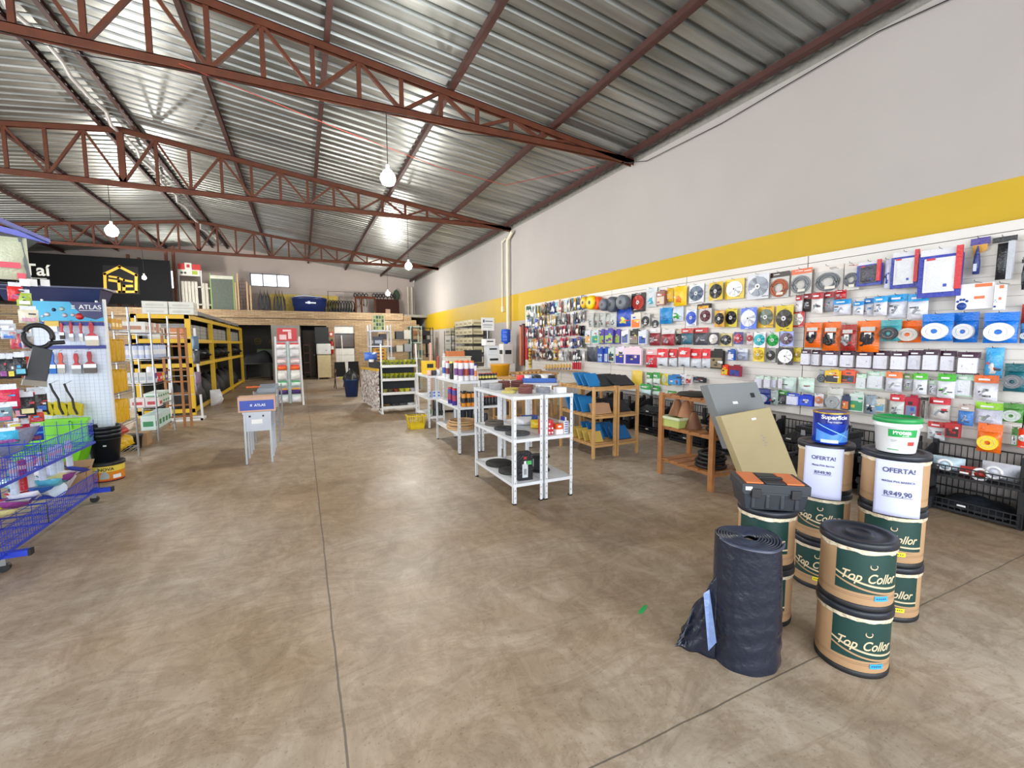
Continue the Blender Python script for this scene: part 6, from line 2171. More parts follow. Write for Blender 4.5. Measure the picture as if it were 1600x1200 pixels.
a, c_ = mz(332, 23.5) , mz(367, 23.5)
t = thing('green_board_frame', 'green framed dark mesh board on the mezzanine', 'board', (a, 23.5, MZ))
w_ = c_ - a
obj('mesh', B(M('5a6258', .7, 0, .15, 12)).box(0, w_, 0, .03, 0, 1.5), t)
obj('frame', B(M('7a9a50', .5)).box(-.03, .02, -.01, .04, 0, 1.65).box(w_ - .02, w_ + .03, -.01, .04, 0, 1.65), t)
obj('top_rail', B(M('c8c8b8', .5)).box(0, w_, -.015, 0, 1.42, 1.56), t)
for i, (px, h) in enumerate(((370, 1.3), (374, 1.7), (388, 1.35), (393, 1.2))):
    solo('timber_batten', B(M('c0a078', .6)).box(-.03, .03, 0, .05, 0, h), 'pale batten standing on the mezzanine, %s from left' % ORD[i], 'timber', (mz(px, 23.5), 23.5, MZ))
a, c_ = mz(376, 23.6), mz(386, 23.6)
b = B(M('6a4a44', .6))
for k in range(9):
    b.bar((a, 0, .1 + .16 * k), (c_, 0, .1 + .16 * k), .02)
for k in range(4):
    b.bar((a + (c_ - a) * k / 3, 0, .02), (a + (c_ - a) * k / 3, 0, 1.5), .02)
solo('iron_grille', b, 'rusty iron grille panel between pale battens on the mezzanine', 'grille', (0, 23.6, MZ))
# tube lamp beside the banner and black banner
solo('timber_offcut', B(M('8a5a3a', .7)).box(0, .9, 0, .12, 0, .25), 'dark brown block behind the white panel on the mezzanine', 'timber', (-4.45, 23.9, MZ))
t = thing('shop_banner', 'long black shop banner with a gold house emblem on the mezzanine', 'banner', (-4.68, 22.5, 3.2))
BN = M('08090b', .85, 0, .05, 2, spec=.2)
obj('banner_sheet', B(BN).box(-7.6, 0, -.02, .02, 0, 1.78), t)
sz = lambda px, py: (at(px, py, 1, 22.48).x + 4.68, at(px, py, 1, 22.48).z - 3.2)
GO = M('d0a030', .4)
c1, c2 = sz(160, 414), sz(217, 460)
obj('emblem_panel', B(M('050506', .6, spec=.3)).box(c1[0], c2[0] + .04, -.03, -.02, c2[1], c1[1]), t)


def stroke(pts, w_=.09):
    b = B(GO)
    for i in range(len(pts) - 1):
        (xa, za), (xb, zb) = sz(*pts[i]), sz(*pts[i + 1])
        dx, dz = xb - xa, zb - za
        L = math.hypot(dx, dz) or 1
        ex, ez = dx / L * w_ / 2, dz / L * w_ / 2
        b.bar((xa - ex, -.038, za - ez), (xb + ex, -.038, zb + ez), .012, w_, up=(0, 1, 0)) if False else b.prism([(xa - ex - ez, za - ez + ex), (xb + ex - ez, zb + ez + ex), (xb + ex + ez, zb + ez - ex), (xa - ex + ez, za - ez - ex)], -.045, -.03, 'y')
    return b


obj('gold_emblem', stroke([(187, 456), (165, 456), (164, 428), (187, 417), (213, 430), (213, 456), (194, 456), (194, 447), (206, 447)]), t)
obj('gold_emblem', stroke([(187, 456), (186, 440), (172, 438)]), t)
obj('gold_emblem', stroke([(172, 432), (185, 434), (194, 438), (206, 440)], .07), t)
x_, z_ = sz(58, 430)
text('Taí', .58, M('e4e4dc', .5), t, (x_, -.022, z_), ext=.004, thick=.012)
obj('tagline', B(M('c8c8c0', .5)).box(*sorted((sz(47, 434)[0], sz(73, 435)[0])), -.024, -.02, sz(60, 435.4)[1], sz(60, 434.3)[1]), t)

# ================= YELLOW PALLET RACK =================
t = thing('pallet_rack', 'long yellow steel pallet rack down the left side', 'pallet rack', (-2.8, 12.2, 0), 0)
FY = [0, 2.75, 6.2, 9.6]
for y in FY:
    for x in (-.45, .5):
        obj('upright', B(YEL).box(x - .05, x + .05, y, y + .09, 0, 2.28), t)
for z in (.12, 1.15, 1.7, 2.24):
    obj('beam', B(YEL).box(.5, .54, 0, 9.69, z - .06, z + .03), t)
    obj('beam', B(YEL).box(-.49, -.45, 0, 9.69, z - .06, z + .03), t)
    obj('end_beam', B(YEL).box(-.5, .54, 0, .05, z - .06, z + .03), t)
    if z > .5:
        obj('deck', B(M('5a4a38', .8, 0, .2)).box(-.44, .49, .06, 9.6, z + .005, z + .029), t)
obj('added_shade_sheet', B(M('2c2a28', .8, 0, .2)).box(-.53, -.51, 0, 9.69, .1, 2.2), t)  # dark sheet added to block side light and keep the rack interior dark
# contents
cy = 12.2
for bi in range(3):
    ya, yb = cy + FY[bi] + .2, cy + FY[bi + 1] - .1
    n = 3 if bi == 0 else 4
    for k in range(n):
        y = ya + (yb - ya) * (k + .5) / n
        L = (yb - ya) / n * .9
        b = B(M('9a9a98', .6, 0, .1, 20))
        for q in range(7):
            b.mat(M(('98989a', 'a8a6a2')[q % 2], .6, 0, .08, 10)).box(-.38, .42, -L / 2, L / 2, q * .05, q * .05 + .046)
        solo('tile_box_stack', b, 'grey stacked tile boxes on the upper shelf of the yellow rack, bay %s' % ('one', 'two', 'three')[bi], 'box stack', (-2.8, y, 1.731), 0, 'stacks of grey tile boxes, bay %d' % (bi + 1))
    for k in range(3):
        y = ya + (yb - ya) * (k + .5) / 3
        solo('dark_bundle', puff(puff(B(plas('1a1c22')), .55, 0, .36, .3, ph=k), .55, 0, .36, .3, ph=k), 'black wrapped bundle on the middle shelf of the yellow rack, bay %s' % ('one', 'two', 'three')[bi], 'bundle', (-2.55, y, 1.181), PI / 2, 'black bundles, bay %d' % (bi + 1))
        b = B(M('16181c', .6, 0, .2, 8, .4, 12)).grid(lambda u, v: (.36 * math.cos(2 * PI * u) * (1 - v ** 3) * (1 + .12 * math.sin(6 * PI * u + k)), .4 * math.sin(2 * PI * u) * (1 - v ** 3), .75 * v + .0), 22, 10)
        solo('rubbish_bag', b, 'bulky black bag on the floor under the yellow rack, bay %s' % ('one', 'two', 'three')[bi], 'bag', (-2.8, y, .0), 0, 'black bags, bay %d' % (bi + 1))
solo('plastic_bag', puff(B(plas('e4e4e8')), .3, 0, .42, .2), 'white plastic bag standing on the floor by the yellow rack', 'bag', (-2.12, 13.9, 0), .9)
for i, (x, y, z) in enumerate(((-2.85, 12.35, 2.271), (-2.38, 12.35, 2.271), (-2.85, 12.35, 2.411), (-2.38, 12.35, 2.411))):
    carton(x, y, z, .45, .4, .135, 'dcdcd4', 'white ceiling-panel carton on top of the yellow rack, %s' % ('lower left', 'lower right', 'upper left', 'upper right')[i], None, 'c8c8c0')
b = B(M('8c929c', .3, .2, .1, 8, .5, 10)).box(-.35, .3, 0, 8.6, .06, .15)
b.mat(M('c8ccd8', .2, 0, .1, 12, .9, 14)).grid(lambda u, v: (-.38 + .75 * v + .02 * math.sin(40 * u), 8.7 * u, .03 + .02 * math.sin(33 * u + 4 * v) + .03 * (1 - v)), 60, 4)
solo('wrapped_sheets', b, 'long grey sheets in clear plastic lying on the yellow rack', 'sheets', (-2.6, 12.7, 2.275))
for i, (x, y, z, c, d) in enumerate(((-2.9, 12.4, 1.731, 'd8d4c8', 'white'), (-2.55, 12.35, 1.731, 'd08860', 'orange brown'))):
    carton(x, y - .0, z + .0, .3, .2, .24, c, '%s carton at the near end of the yellow rack' % d, None, 'e8e4d8')

# ================= LEFT AISLE RACKS =================
ZS = (.16, .56, .97, 1.38, 1.81)
wire_unit('chrome_rack', 'chrome wire rack full of yellow sacks behind the brush display', -2.68, -2.2, 7.0, 8.04, 2.13, ZS, CHROME, .014, 'chrome wire racks')
wire_unit('chrome_rack', 'chrome wire rack of white bottles and cartons, farther one', -2.72, -2.25, 9.25, 10.33, 2.13, ZS, CHROME, .014, 'chrome wire racks')
YS = ['e0b018', 'e8b820', 'd8a818']
for r_, z in enumerate((1.381, .971, .561)):
    for k in range(15):
        i, j = k % 3, k // 3
        c = plas(YS[(k + r_) % 3])
        b = B(c).box(-.066, .066, -.05, .05, .01, .27)
        puff(b, .14, 0, .3, .03, ph=k)
        b.v = [(p_, (q_ - .05) if q_ < -.0005 and n_ >= 8 else q_, s_) for n_, (p_, q_, s_) in enumerate(b.v)]
        b.mat(M('5a3c1c', .5)).box(-.035, .035, -.084, -.08, .12, .16).box(-.03, .02, -.084, -.08, .09, .1)
        solo('grout_sack', b, 'yellow sack standing on the chrome rack, %s shelf' % ('upper', 'middle', 'lower')[r_], 'sack', (-2.59 + .15 * i, 7.13 + .18 * j, z), RNG.uniform(-.1, .1), 'yellow sacks, %s shelf' % ('upper', 'middle', 'lower')[r_])
for k in range(4):
    solo('grout_sack', puff(B(plas('e0b820')), .2, 0, .2, .16, ph=k), 'yellow and white crumpled sack on the bottom shelf of the chrome rack', 'sack', (-2.36, 7.2 + .23 * k, .161), PI / 2, 'crumpled sacks, bottom shelf')
solo('red_cover', puff(B(plas('c03828')), .5, 0, .12, .12), 'bright red flat pack lying over the bottom sacks', 'pack', (-2.35, 7.75, .36), PI / 2)
for k in range(4):
    solo('wrapped_bundle', B(plas('a8acb8')).cyl((-.2, 0, .04 + .0), (.2, 0, .04), .038, n=10), 'grey clear wrapped bundle on top shelf of the near chrome rack', 'bundle', (-2.44, 7.2 + .1 * k, 1.811), 0, 'grey wrapped bundles')
for k in range(3):
    carton(-2.4, 7.65 + .13 * k, 1.811, .3, .12, .14, 'd8a030', 'orange yellow carton on the top shelf of the near chrome rack', 'orange yellow cartons', 'f0e0b0')
for k in range(6):
    carton(-2.5 + .0 * k, 9.35 + .16 * k, 1.811, .35, .14, .17, ('e4e4e0', 'e0dcd8', 'd8b098', 'e8e8e8', 'c88868', 'dcdcd8')[k], '%s carton on the top shelf of the far chrome rack, %s' % (('white', 'pale', 'peach', 'white', 'brown', 'white')[k], ORD[k]), None, 'b88870')
for r_ in range(2):
    for k in range(7):
        can(-2.32 - .14 * r_, 9.34 + .14 * k, 1.381, .05, .24, 'c0ccec', '2c3c6c', 'pale blue bottle with a dark cap on the far chrome rack', 'e4e8f4', 'pale blue bottles')
for k in range(5):
    can(-2.66 + .085 * k, 9.3, 1.381, .04, .23, 'c8d4f0', '2c3c6c', 'pale blue bottle in the row facing the entrance', 'e4e8f4', 'pale blue bottles, front row')
for k in range(4):
    carton(-2.62 + .1 * k, 9.35, .971, .09, .1, .17, 'dce0e4', 'small white carton on the middle shelf of the far chrome rack', 'small white cartons', 'b8c4d0')
can(-2.33, 9.45, .971, .07, .26, 'e8e4ec', 'ececec', 'white tub with purple print on the far chrome rack', '684890')
for k in range(3):
    carton(-2.36, 9.7 + .17 * k, .971, .2, .14, .14, ('c83840', 'e0b030', '6a4880')[k], '%s carton beside the white tub' % ('red', 'amber', 'violet')[k], None, 'e8e0d0')
for k in range(2):
    carton(-2.52 + .2 * k, 9.42, .561, .19, .2, .15, 'e8e0e0', 'white carton with red edges on the fourth shelf, %s' % ('left', 'right')[k], None, 'c84850')
for r_ in range(2):
    for k in range(5):
        carton(-2.4, 9.65 + .145 * k, .561 + .101 * r_, .2, .135, .1, 'd4e4da', 'pale carton with green band on the fourth shelf', 'pale green banded cartons, fourth shelf', '4a9868')
for k in range(5):
    carton(-2.4, 9.42 + .2 * k, .161, .2, .18, .25, 'd4e8e4', 'tall pale carton with green band on the bottom shelf', 'tall green banded cartons', '3f9060')
solo('black_tub', B(BLACK).lathe([(0, 0), (.18, .01), (.2, .2), (.21, .2), (.21, .22), (0, .22)], 24), 'round black tub between the two chrome racks', 'tub', (-2.5, 8.6, .0))
t = thing('carton', 'brown cardboard carton on the floor under the far chrome rack', 'box', (-2.5, 8.95, 0))
obj('carton_body', B(KRAFT).box(-.2, .2, -.13, .13, 0, .2), t)
obj('black_print', B(BLACK).box(-.1, .1, -.132, -.13, .08, .14), t)
# timber frame and white display frame
t = thing('pine_rack_end', 'tall orange pine rack end standing after the chrome racks', 'rack', (-2.1, 10.55, 0))
for x in (-.04, .07):
    obj('upright', B(PINEO).box(x - .02, x + .02, -.02, .02, 0, 1.93), t)
for k in range(8):
    obj('rung', B(PINEO).box(-.32, .08, .02, .05, .18 + k * .23, .21 + k * .23), t)
obj('upright', B(PINEO).box(-.32, -.28, -.02, .02, 0, 1.9), t)
t = thing('wire_display', 'white framed display of small packs before the yellow rack', 'display stand', (-2.05, 11.4, 0))
obj('post', B(WHITE).bar((.06, 0, 0), (.0, .1, 1.95), .04), t)
obj('post', B(WHITE).bar((-.5, 0, 0), (-.45, .1, 1.95), .04), t)
obj('base_frame', B(WHITE).box(-.5, .08, -.12, -.08, 0, .04).box(-.5, .08, .3, .34, 0, .04).box(-.5, -.46, -.12, .34, 0, .04).box(.04, .08, -.12, .34, 0, .04), t)
for k in range(4):
    obj('cross_bar', B(M('c8c8c8', .4)).bar((-.48, .0, .55 + .4 * k), (.04, 0, .55 + .4 * k), .012), t)
for k, (z, c) in enumerate(((1.5, '5a7890'), (1.2, '484c54'), (.55, '585058'), (.75, '8a7488'))):
    solo('small_pack', puff(B(plas(c)), .12, 0, .28, .05, ph=k), '%s pack hanging on the white framed display' % ('blue grey', 'dark grey', 'dark plum', 'mauve')[k], 'pack', (-2.02, 11.33, z))

# ---- paint brush display panel ----
YP = 6.9
PX = lambda px, py, y=YP: at(px, py, 1, y)
t = thing('brush_display_panel', 'white pegboard display panel with cyan header for paint brushes', 'display panel', (-2.42, YP, 0))
ox = -2.42
peg = M('dfe8f4', .5, 0, .03, 3)
obj('pegboard', B(peg).box(-.33, .31, 0, .02, .12, 1.84), t)
b = B(M('b4c4dc', .5))
for i in range(15):
    b.box(-.32 + i * .044, -.318 + i * .044, -.0015, 0, .12, 1.8)
for k in range(40):
    b.box(-.33, .31, -.0015, 0, .14 + k * .042, .142 + k * .042)
obj('perforation_lines', b, t)
h0, h1 = PX(60, 497).z, PX(60, 473).z
obj('header_board', B(M('3cb0dc', .4)).box(-.33, .31, -.03, .0, 1.88, 2.1), t)
b = B(M('3a3a68', .4)).prism([(.02, 2.1), (.31, 2.1), (.31, 1.93), (.24, 1.9), (.14, 1.93), (.07, 2.02)], -.034, -.03, 'y')
obj('purple_corner', b, t)
text('ATLAS', .07, M('f0f0f4', .4), t, (.2, -.035, 2.02), ext=.001, thick=.001)
obj('logo_square', B(WHITE).box(.035, .065, -.036, -.034, 2.02, 2.035).box(.035, .065, -.036, -.034, 2.045, 2.06), t)
obj('tagline', B(WHITE).box(.1, .3, -.036, -.034, 2.0, 2.006), t)
b = B()
for x, z, w_, h, c in ((-.18, 1.94, .05, .02, 'e0e0e8'), (-.12, 1.99, .04, .03, '20305c'), (-.05, 2.0, .05, .03, 'b8d8d0'), (-.03, 1.92, .05, .05, 'd0c8d8'), (.04, 1.92, .04, .06, 'e8d8d8'), (.1, 1.91, .08, .05, 'd83838'), (-.22, 1.92, .03, .02, 'd8e8f0')):
    b.mat(M(c, .4)).lathe([(0, 0), (w_ * .5, .001), (0, .003)], 10, (x, -.034, z + h / 2), axis='y')
obj('header_picture', b, t)
for z in (1.85, 1.58):
    obj('blue_rail', B(M('1c2c88', .4)).box(-.33, .31, -.04, 0, z - .02, z + .02), t)
obj('side_post', B(WHITE).box(-.35, -.33, -.02, .03, 0, 2.14), t)
obj('side_post', B(WHITE).box(.31, .33, -.02, .03, 0, 2.14), t)


def brush(px, top, bot, wpx, c, lab, bristle='c8c0b4'):
    p, q = PX(px, top, 6.84), PX(px, bot, 6.84)
    H = p.z - q.z
    W = abs(PX(px + wpx / 2, top, 6.84).x - PX(px - wpx / 2, top, 6.84).x)
    t = thing('paint_brush', lab, 'paint brush', (q.x, 6.84, q.z), 0, 'paint brushes on the pegboard')
    hw = min(W * .35, .022)
    b = B(plas(c)).prism([(-hw * .6, H), (hw * .6, H), (hw, H * .8), (hw * .6, H * .55), (W / 2, H * .4), (-W / 2, H * .4), (-hw * .6, H * .55), (-hw, H * .8)], -.012, .012, 'y')
    obj('handle', b, t, bev=.003)
    obj('ferrule', B(CHROME).box(-W / 2, W / 2, -.014, .014, H * .25, H * .42), t)
    obj('bristles', B(M(bristle, .8)).prism([(-W / 2, H * .25), (W / 2, H * .25), (W * .47, 0), (-W * .47, 0)], -.012, .012, 'y'), t)
    obj('hang_hook', B(CHROME).tube([(0, .055, H + .03), (0, -.01, H + .02), (0, -.02, H + .0), (0, 0, H - .015)], .0025, 5), t)


RD = 'c83038'
for a in ((98, 505, 530, 7, RD, 'narrow red brush with dark bristles, top row', '4a4440'), (113, 504, 534, 7, RD, 'narrow red brush with silver bristles, second in the top row', 'c8ccd0'), (128, 505, 533, 6, RD, 'narrow bent red brush, third in the top row', 'd8d8d8'), (145, 504, 540, 21, RD, 'widest red brush at the right of the top row', 'd8d0bc'),
          (72, 562, 584, 10, '2c68c8', 'blue brush half hidden at the left of the lower row', '3878c8'), (84, 550, 584, 10, '2868c8', 'blue brush beside the hidden one, lower row', '3878c8'), (97, 551, 583, 12, 'd04830', 'orange red brush in the middle of the lower row', 'b8b8b4'), (121, 552, 584, 15, 'c83038', 'red brush second from the right, lower row', 'a8acb0'), (142, 549, 583, 20, 'a81828', 'dark red wide brush at the right of the lower row', '6a6460')):
    brush(*a)
p = PX(80, 507, 6.82)
solo('putty_knife', B(M('d8b848', .4)).box(-.06, .06, -.01, .01, 0, .06).mat(CHROME).box(-.04, .04, -.004, .004, -.06, 0), 'yellow handled scraper at the left of the top brush row', 'scraper', (p.x, 6.84, p.z - .02))
for i, (px, w_) in enumerate(((74, 'left'), (96, 'middle'), (118, 'right'))):
    p, q = PX(px - 8, 598, 6.75), PX(px, 650, 6.75)
    t = thing('dustpan_brush', 'yellow hand broom with a curved black handle, %s one of three' % w_, 'broom', (q.x, 6.75, q.z), 0, 'yellow hand brooms')
    b = B(M('d0bc1c', .7, 0, .1, 30)).prism([(-.045, .03), (.06, 0), (.075, .13), (-.03, .17), (-.07, .15)], -.03, .03, 'y')
    obj('bristles', b, t)
    b = B(M('a89410', .7))
    for k in range(7):
        b.box(-.05, .065, -.032, -.03, .02 + .018 * k, .024 + .018 * k)
    obj('bristle_ribs', b, t)
    obj('hang_hook', B(CHROME).tube([(-.06, .15, .4), (-.06, -.03, .37)], .003, 5), t)
    obj('handle', B(BLACK).tube([(-.06, -.03, .38), (-.04, -.035, .3), (.0, -.035, .2), (.005, -.035, .1), (.03, -.035, .02)], .011), t)

# ---- blue trough over the racks ----
t = thing('blue_trough', 'long navy plastic mortar trough lying above the brush display', 'trough', (-2.72, 7.5, 2.135))
NV = M('1a2450', .35)
L, Wd, H = .48, .2, .17
b = B(NV)
b.add([(-L + .05, -Wd + .05, 0), (L - .05, -Wd + .05, 0), (L - .05, Wd - .05, 0), (-L + .05, Wd - .05, 0), (-L, -Wd, H), (L, -Wd, H), (L, Wd, H), (-L, Wd, H)], [(3, 2, 1, 0), (0, 1, 5, 4), (1, 2, 6, 5), (2, 3, 7, 6), (3, 0, 4, 7)])
obj('trough_body', b, t, solid=.006)
obj('rim', B(NV).box(-L - .03, L + .03, -Wd - .03, -Wd, H - .01, H + .01).box(-L - .03, L + .03, Wd, Wd + .03, H - .01, H + .01).box(-L - .03, -L, -Wd, Wd, H - .01, H + .01).box(L, L + .03, -Wd, Wd, H - .01, H + .01), t)

# ---- buckets, bins under the panel ----
t = thing('paint_tub', 'orange round paint tub lettered Nova on the floor under black buckets', 'tub', (-2.17, 6.78, 0))
r = .165
b = B(M('e08c20', .4, 0, .05)).lathe([(r * .93, .006), (r * .97, .03), (r, .2)], 32)
b.mat(M('e8d050', .4)).lathe([(r * .985 + .002, .12), (r + .002, .19)], 32, cap=False)
b.mat(M('d04820', .4)).lathe([(r * .945 + .002, .012), (r * .96 + .002, .05)], 32, cap=False)
b.mat(M('a8b0b0', .4)).grid(lambda u, v: ((r + .003) * math.sin(-.1 + .5 * u), -(r + .003) * math.cos(-.1 + .5 * u), .04 + v * .09 * math.sin(PI * (.15 + .7 * u))), 10, 3)
b.mat(M('ececf0', .4)).grid(lambda u, v: ((r + .003) * math.sin(.6 + .5 * u), -(r + .003) * math.cos(.6 + .5 * u), .035 + v * .045), 8, 1)
obj('tub_body', b, t)
obj('lid', B(BLACK).lathe([(r + .006, .19), (r + .01, .2), (r + .01, .225), (r * .95, .232), (0, .232)], 32), t)
obj('base_rim', B(BLACK).lathe([(0, 0), (r * .95, 0), (r * .95, .012), (0, .012)], 32), t)
text('NOVA', .05, M('3a2818', .4), t, (0, 0, .135), rz=.25, R=r + .004, ext=.0004, thick=.001)
for k in range(3):
    t = thing('stacked_bucket', 'black plastic bucket in the nested stack on the orange tub, %s' % ('outermost', 'middle', 'innermost at the top')[k], 'bucket', (-2.17, 6.78, .233 + .045 * k), 0, 'nested black buckets')
    b = B(M('1c2028', .35)).lathe([(0, 0), (.125, .0), (.155, .3), (.162, .3), (.162, .33), (.152, .33), (.12, .01)], 32)
    b.ring((0, 0, .27), .157, .005, 'z', 32, 5)
    obj('bucket_body', b, t)
    if k == 0:
        obj('price_tag', B(WHITE).box(.03, .06, -.152, -.148, .19, .205), t)
    obj('handle', B(GREY).tube([(.16 * math.cos(a), .16 * math.sin(a) - .01, .3 + .05 * math.sin(a)) for a in [PI * i / 10 for i in range(11)]], .003), t)
t = thing('green_box', 'dark green carton with white letters on the floor beneath the lime crate', 'box', (-2.6, 6.55, 0))
obj('carton_body', B(M('1c5840', .5)).box(-.25, .22, -.18, .18, 0, .31), t, bev=.004)
obj('bright_panel', B(M('189050', .45)).box(-.25, .21, -.182, -.18, .17, .3), t)
obj('dark_panel', B(M('3a5058', .45)).box(-.25, .21, -.182, -.18, .0, .12), t)
text('Construtu', .085, M('f0f4f0', .4), t, (-.02, -.184, .2), ext=.0008, thick=.001)
t = thing('lime_crate', 'lime green plastic storage crate with lid below the yellow hand brooms', 'crate', (-2.52, 6.45, .312))
LG = M('7ed62c', .35, 0, .04)
b = B(LG).add([(-.2, -.14, 0), (.25, -.14, 0), (.25, .16, 0), (-.2, .16, 0), (-.26, -.2, .2), (.33, -.2, .2), (.31, .2, .26), (-.26, .2, .26)], [(3, 2, 1, 0), (0, 1, 5, 4), (1, 2, 6, 5), (2, 3, 7, 6), (3, 0, 4, 7)])
obj('crate_body', b, t, solid=.006)
b = B(LG).box(-.26, .28, .1, .14, .2, .46).box(-.28, .3, .08, .16, .44, .475)
for x in (-.18, .14):
    b.box(x, x + .02, .08, .1, .36, .45)
obj('raised_lid', b, t)

# ---- blue wire gondola with baskets ----
BW = M('2a44c8', .35, .1, .05)
t = thing('wire_gondola', 'blue wire display gondola on castors at the left edge', 'display stand', (-2.6, 5.0, 0))
b = B(BW)
for k in range(12):
    b.bar((-.1, -1.6 + k * .22, .15), (-.1, -1.6 + k * .22, 2.45), .006)
for k in range(16):
    b.bar((-.1, -1.6, .2 + k * .15), (-.1, .82, .2 + k * .15), .006)
obj('wire_back', b, t)
for y in (-.72, .82):
    obj('upright', B(BW).box(-.13, -.07, y - .03, y + .03, .1, 2.5), t)
    f_ = obj('foot_bar', B(BW).box(-.2, .76, y - .025, y + .025, .1, .14).mat(BLACK).box(.76, .775, y - .026, y + .026, .098, .142), t)
    obj('castor', B(BLACK).cyl((.62, y - .015, .035), (.62, y + .015, .035), .035, n=14).mat(CHROME).box(.6, .64, y - .02, y + .02, .05, .1), f_)
for (z, h) in ((.14, .17), (.62, .19)):
    for (ya, yb) in ((-1.62, -.16), (-.14, .86)):
        b = B(BW)
        for zz, r_ in ((z, .006), (z + h * .5, .004), (z + h, .006)):
            b.bar((.0, ya, zz), (.65, ya, zz), r_).bar((.0, yb, zz), (.65, yb, zz), r_).bar((.65, ya, zz), (.65, yb, zz), r_).bar((.0, ya, zz), (0, yb, zz), r_)
        n = int((yb - ya) / .032)
        for k in range(n + 1):
            y = ya + (yb - ya) * k / n
            b.bar((.65, y, z), (.65, y, z + h), .0035)
            if k % 4 == 0:
                b.bar((0, y, z), (.65, y, z), .004)
        for k in range(8):
            b.bar((.65 * k / 7, yb, z), (.65 * k / 7, yb, z + h * 1.2), .0035)
            b.bar((.65 * k / 7, ya, z), (.65 * k / 7, yb, z), .004)
        b.bar((.65, ya, z - .005), (.65, yb, z - .005), .01, .02)
        obj('wire_basket', b, t)
obj('top_canopy', B(M('2434a0', .35)).prism([(-.1, 2.72), (.45, 2.60), (.45, 2.56), (-.1, 2.68)], -1.6, .84, 'x').prism([(0, 0), (.01, 0), (.01, .01)], 0, .01) if False else B(M('2c38b0', .35)).bar((-.1, .7, 2.72), (.5, .7, 2.57), .05, .05).bar((.5, -1.6, 2.60), (.5, .7, 2.57), .03, .03), t)
obj('canopy_bracket', B(BLACK).prism([(-.05, 2.68), (.45, 2.57), (.2, 2.35), (-.05, 2.15)], .69, .7, 'y'), t)
obj('blue_side_panel', B(M('1c34c0', .35)).box(-.1, .02, .3, .33, 1.75, 2.25), t)
# goods in the baskets
PK = ['c04068', '3068c0', 'e0d040', 'e8e4e8', 'c83048', '60b8d0', 'd8a0b0', '4050b0', 'c8ccd8', 'e8e0a0', '8a3050', 'f0f0f4', '48a0a8', '904090']
g = random.Random(5)
for k in range(64):
    c = PK[k % 14]
    x, y = -2.46 + .14 * (k % 4) + g.uniform(-.03, .03), 3.75 + (k // 4) * .125 + g.uniform(-.05, .05)
    if abs(y - 4.85) < .07:
        y -= .1
    R3 = Matrix.Rotation(g.uniform(.9, 1.45), 4, 'X') @ Matrix.Rotation(g.uniform(-.6, .6), 4, 'Y')
    b = B(plas(c))
    puff(b, .17, -.07, .07, .05, ph=k)
    b.mat(plas(PK[(k * 5 + 3) % 14]))
    puff(b, .1, -.045, .035, .056, ph=k)
    b.v = [tuple(R3 @ Vector(v)) for v in b.v]
    z0 = min(v[2] for v in b.v)
    b.v = [(a_, c__, z_ - z0) for a_, c__, z_ in b.v]
    solo('wrapped_accessory', b, 'small %s wrapped item heaped in the lower blue wire basket, %s' % (cname(c), 'near part' if y < 4.85 else 'far part'), 'pack', (x, y, .15 + .07 * (k % 4)), g.uniform(-1, 1), 'heaped wrapped items %s %s' % (cname(c), 'near' if y < 4.85 else 'far'))
solo('plastic_roll', B(plas('d8e8f4')).cyl((0, -.28, .07), (0, .28, .07), .065, n=16), 'white plastic wrapped roll lying in the lower wire basket', 'roll', (-2.18, 5.35, .27), .75)
solo('plastic_roll', B(plas('80b8b8')).cyl((0, -.22, .05), (0, .22, .05), .05, n=16), 'teal tinted clear roll behind the white one in the lower basket', 'roll', (-2.35, 5.45, .29), .8)
t = thing('boxed_tool_pack', 'orange and white flat tool box tilted over the lower basket corner', 'box', (-2.2, 5.55, .42), -.3)
Rb = Matrix.Rotation(.55, 3, 'Y')
obj('box_body', B(M('e8e4e8', .4)).cbox((0, 0, 0), (.42, .05, .13), Rb), t)
obj('orange_end', B(M('d86038', .4)).cbox(Rb @ Vector((-.16, -.002, 0)), (.1, .05, .131), Rb), t)
obj('printed_label', B(M('c8d0e8', .4)).cbox(Rb @ Vector((.06, -.026, 0)), (.16, .002, .09), Rb), t)
t = thing('carton', 'open cardboard carton at the far corner of the lower wire basket', 'box', (-2.1, 5.72, .16), .1)
b = B(KRAFT).box(-.13, .13, -.1, -.095, 0, .22).box(-.13, .13, .095, .1, 0, .22).box(-.13, -.125, -.1, .1, 0, .22).box(.125, .13, -.1, .1, 0, .22).box(-.13, .13, -.1, .1, 0, .005)
obj('carton_body', b, t)
obj('flap', B(KRAFT).add([(-.13, .1, .22), (.13, .1, .22), (.13, .2, .27), (-.13, .2, .27)], [(0, 1, 2, 3)]), t, solid=.004)
UB = [('e0d828', -2.5, 4.2, 'flat yellow pack lying'), ('b8c0d0', -2.3, 4.5, 'pale grey roll of netting lying'), ('9aa8c8', -2.3, 5.2, 'blue grey pack lying'), ('c8d8c8', -2.45, 5.4, 'pale green pack lying'), ('a0389a', -2.4, 3.9, 'magenta bag lying'), ('8890b8', -2.15, 4.1, 'dull violet bag lying')]
for i, (c, x, y, lab) in enumerate(UB):
    b = puff(B(plas(c)), .44, -.13, .13, .2, ph=i)
    R3 = Matrix.Rotation(PI / 2 - .1, 4, 'X')
    b.v = [tuple(R3 @ Vector(v)) for v in b.v]
    z0 = min(v[2] for v in b.v)
    b.v = [(p_, q_, s_ - z0) for p_, q_, s_ in b.v]
    solo('wrapped_accessory', b, lab + ' in the upper blue wire basket', 'pack', (x, y, .632), PI / 2)
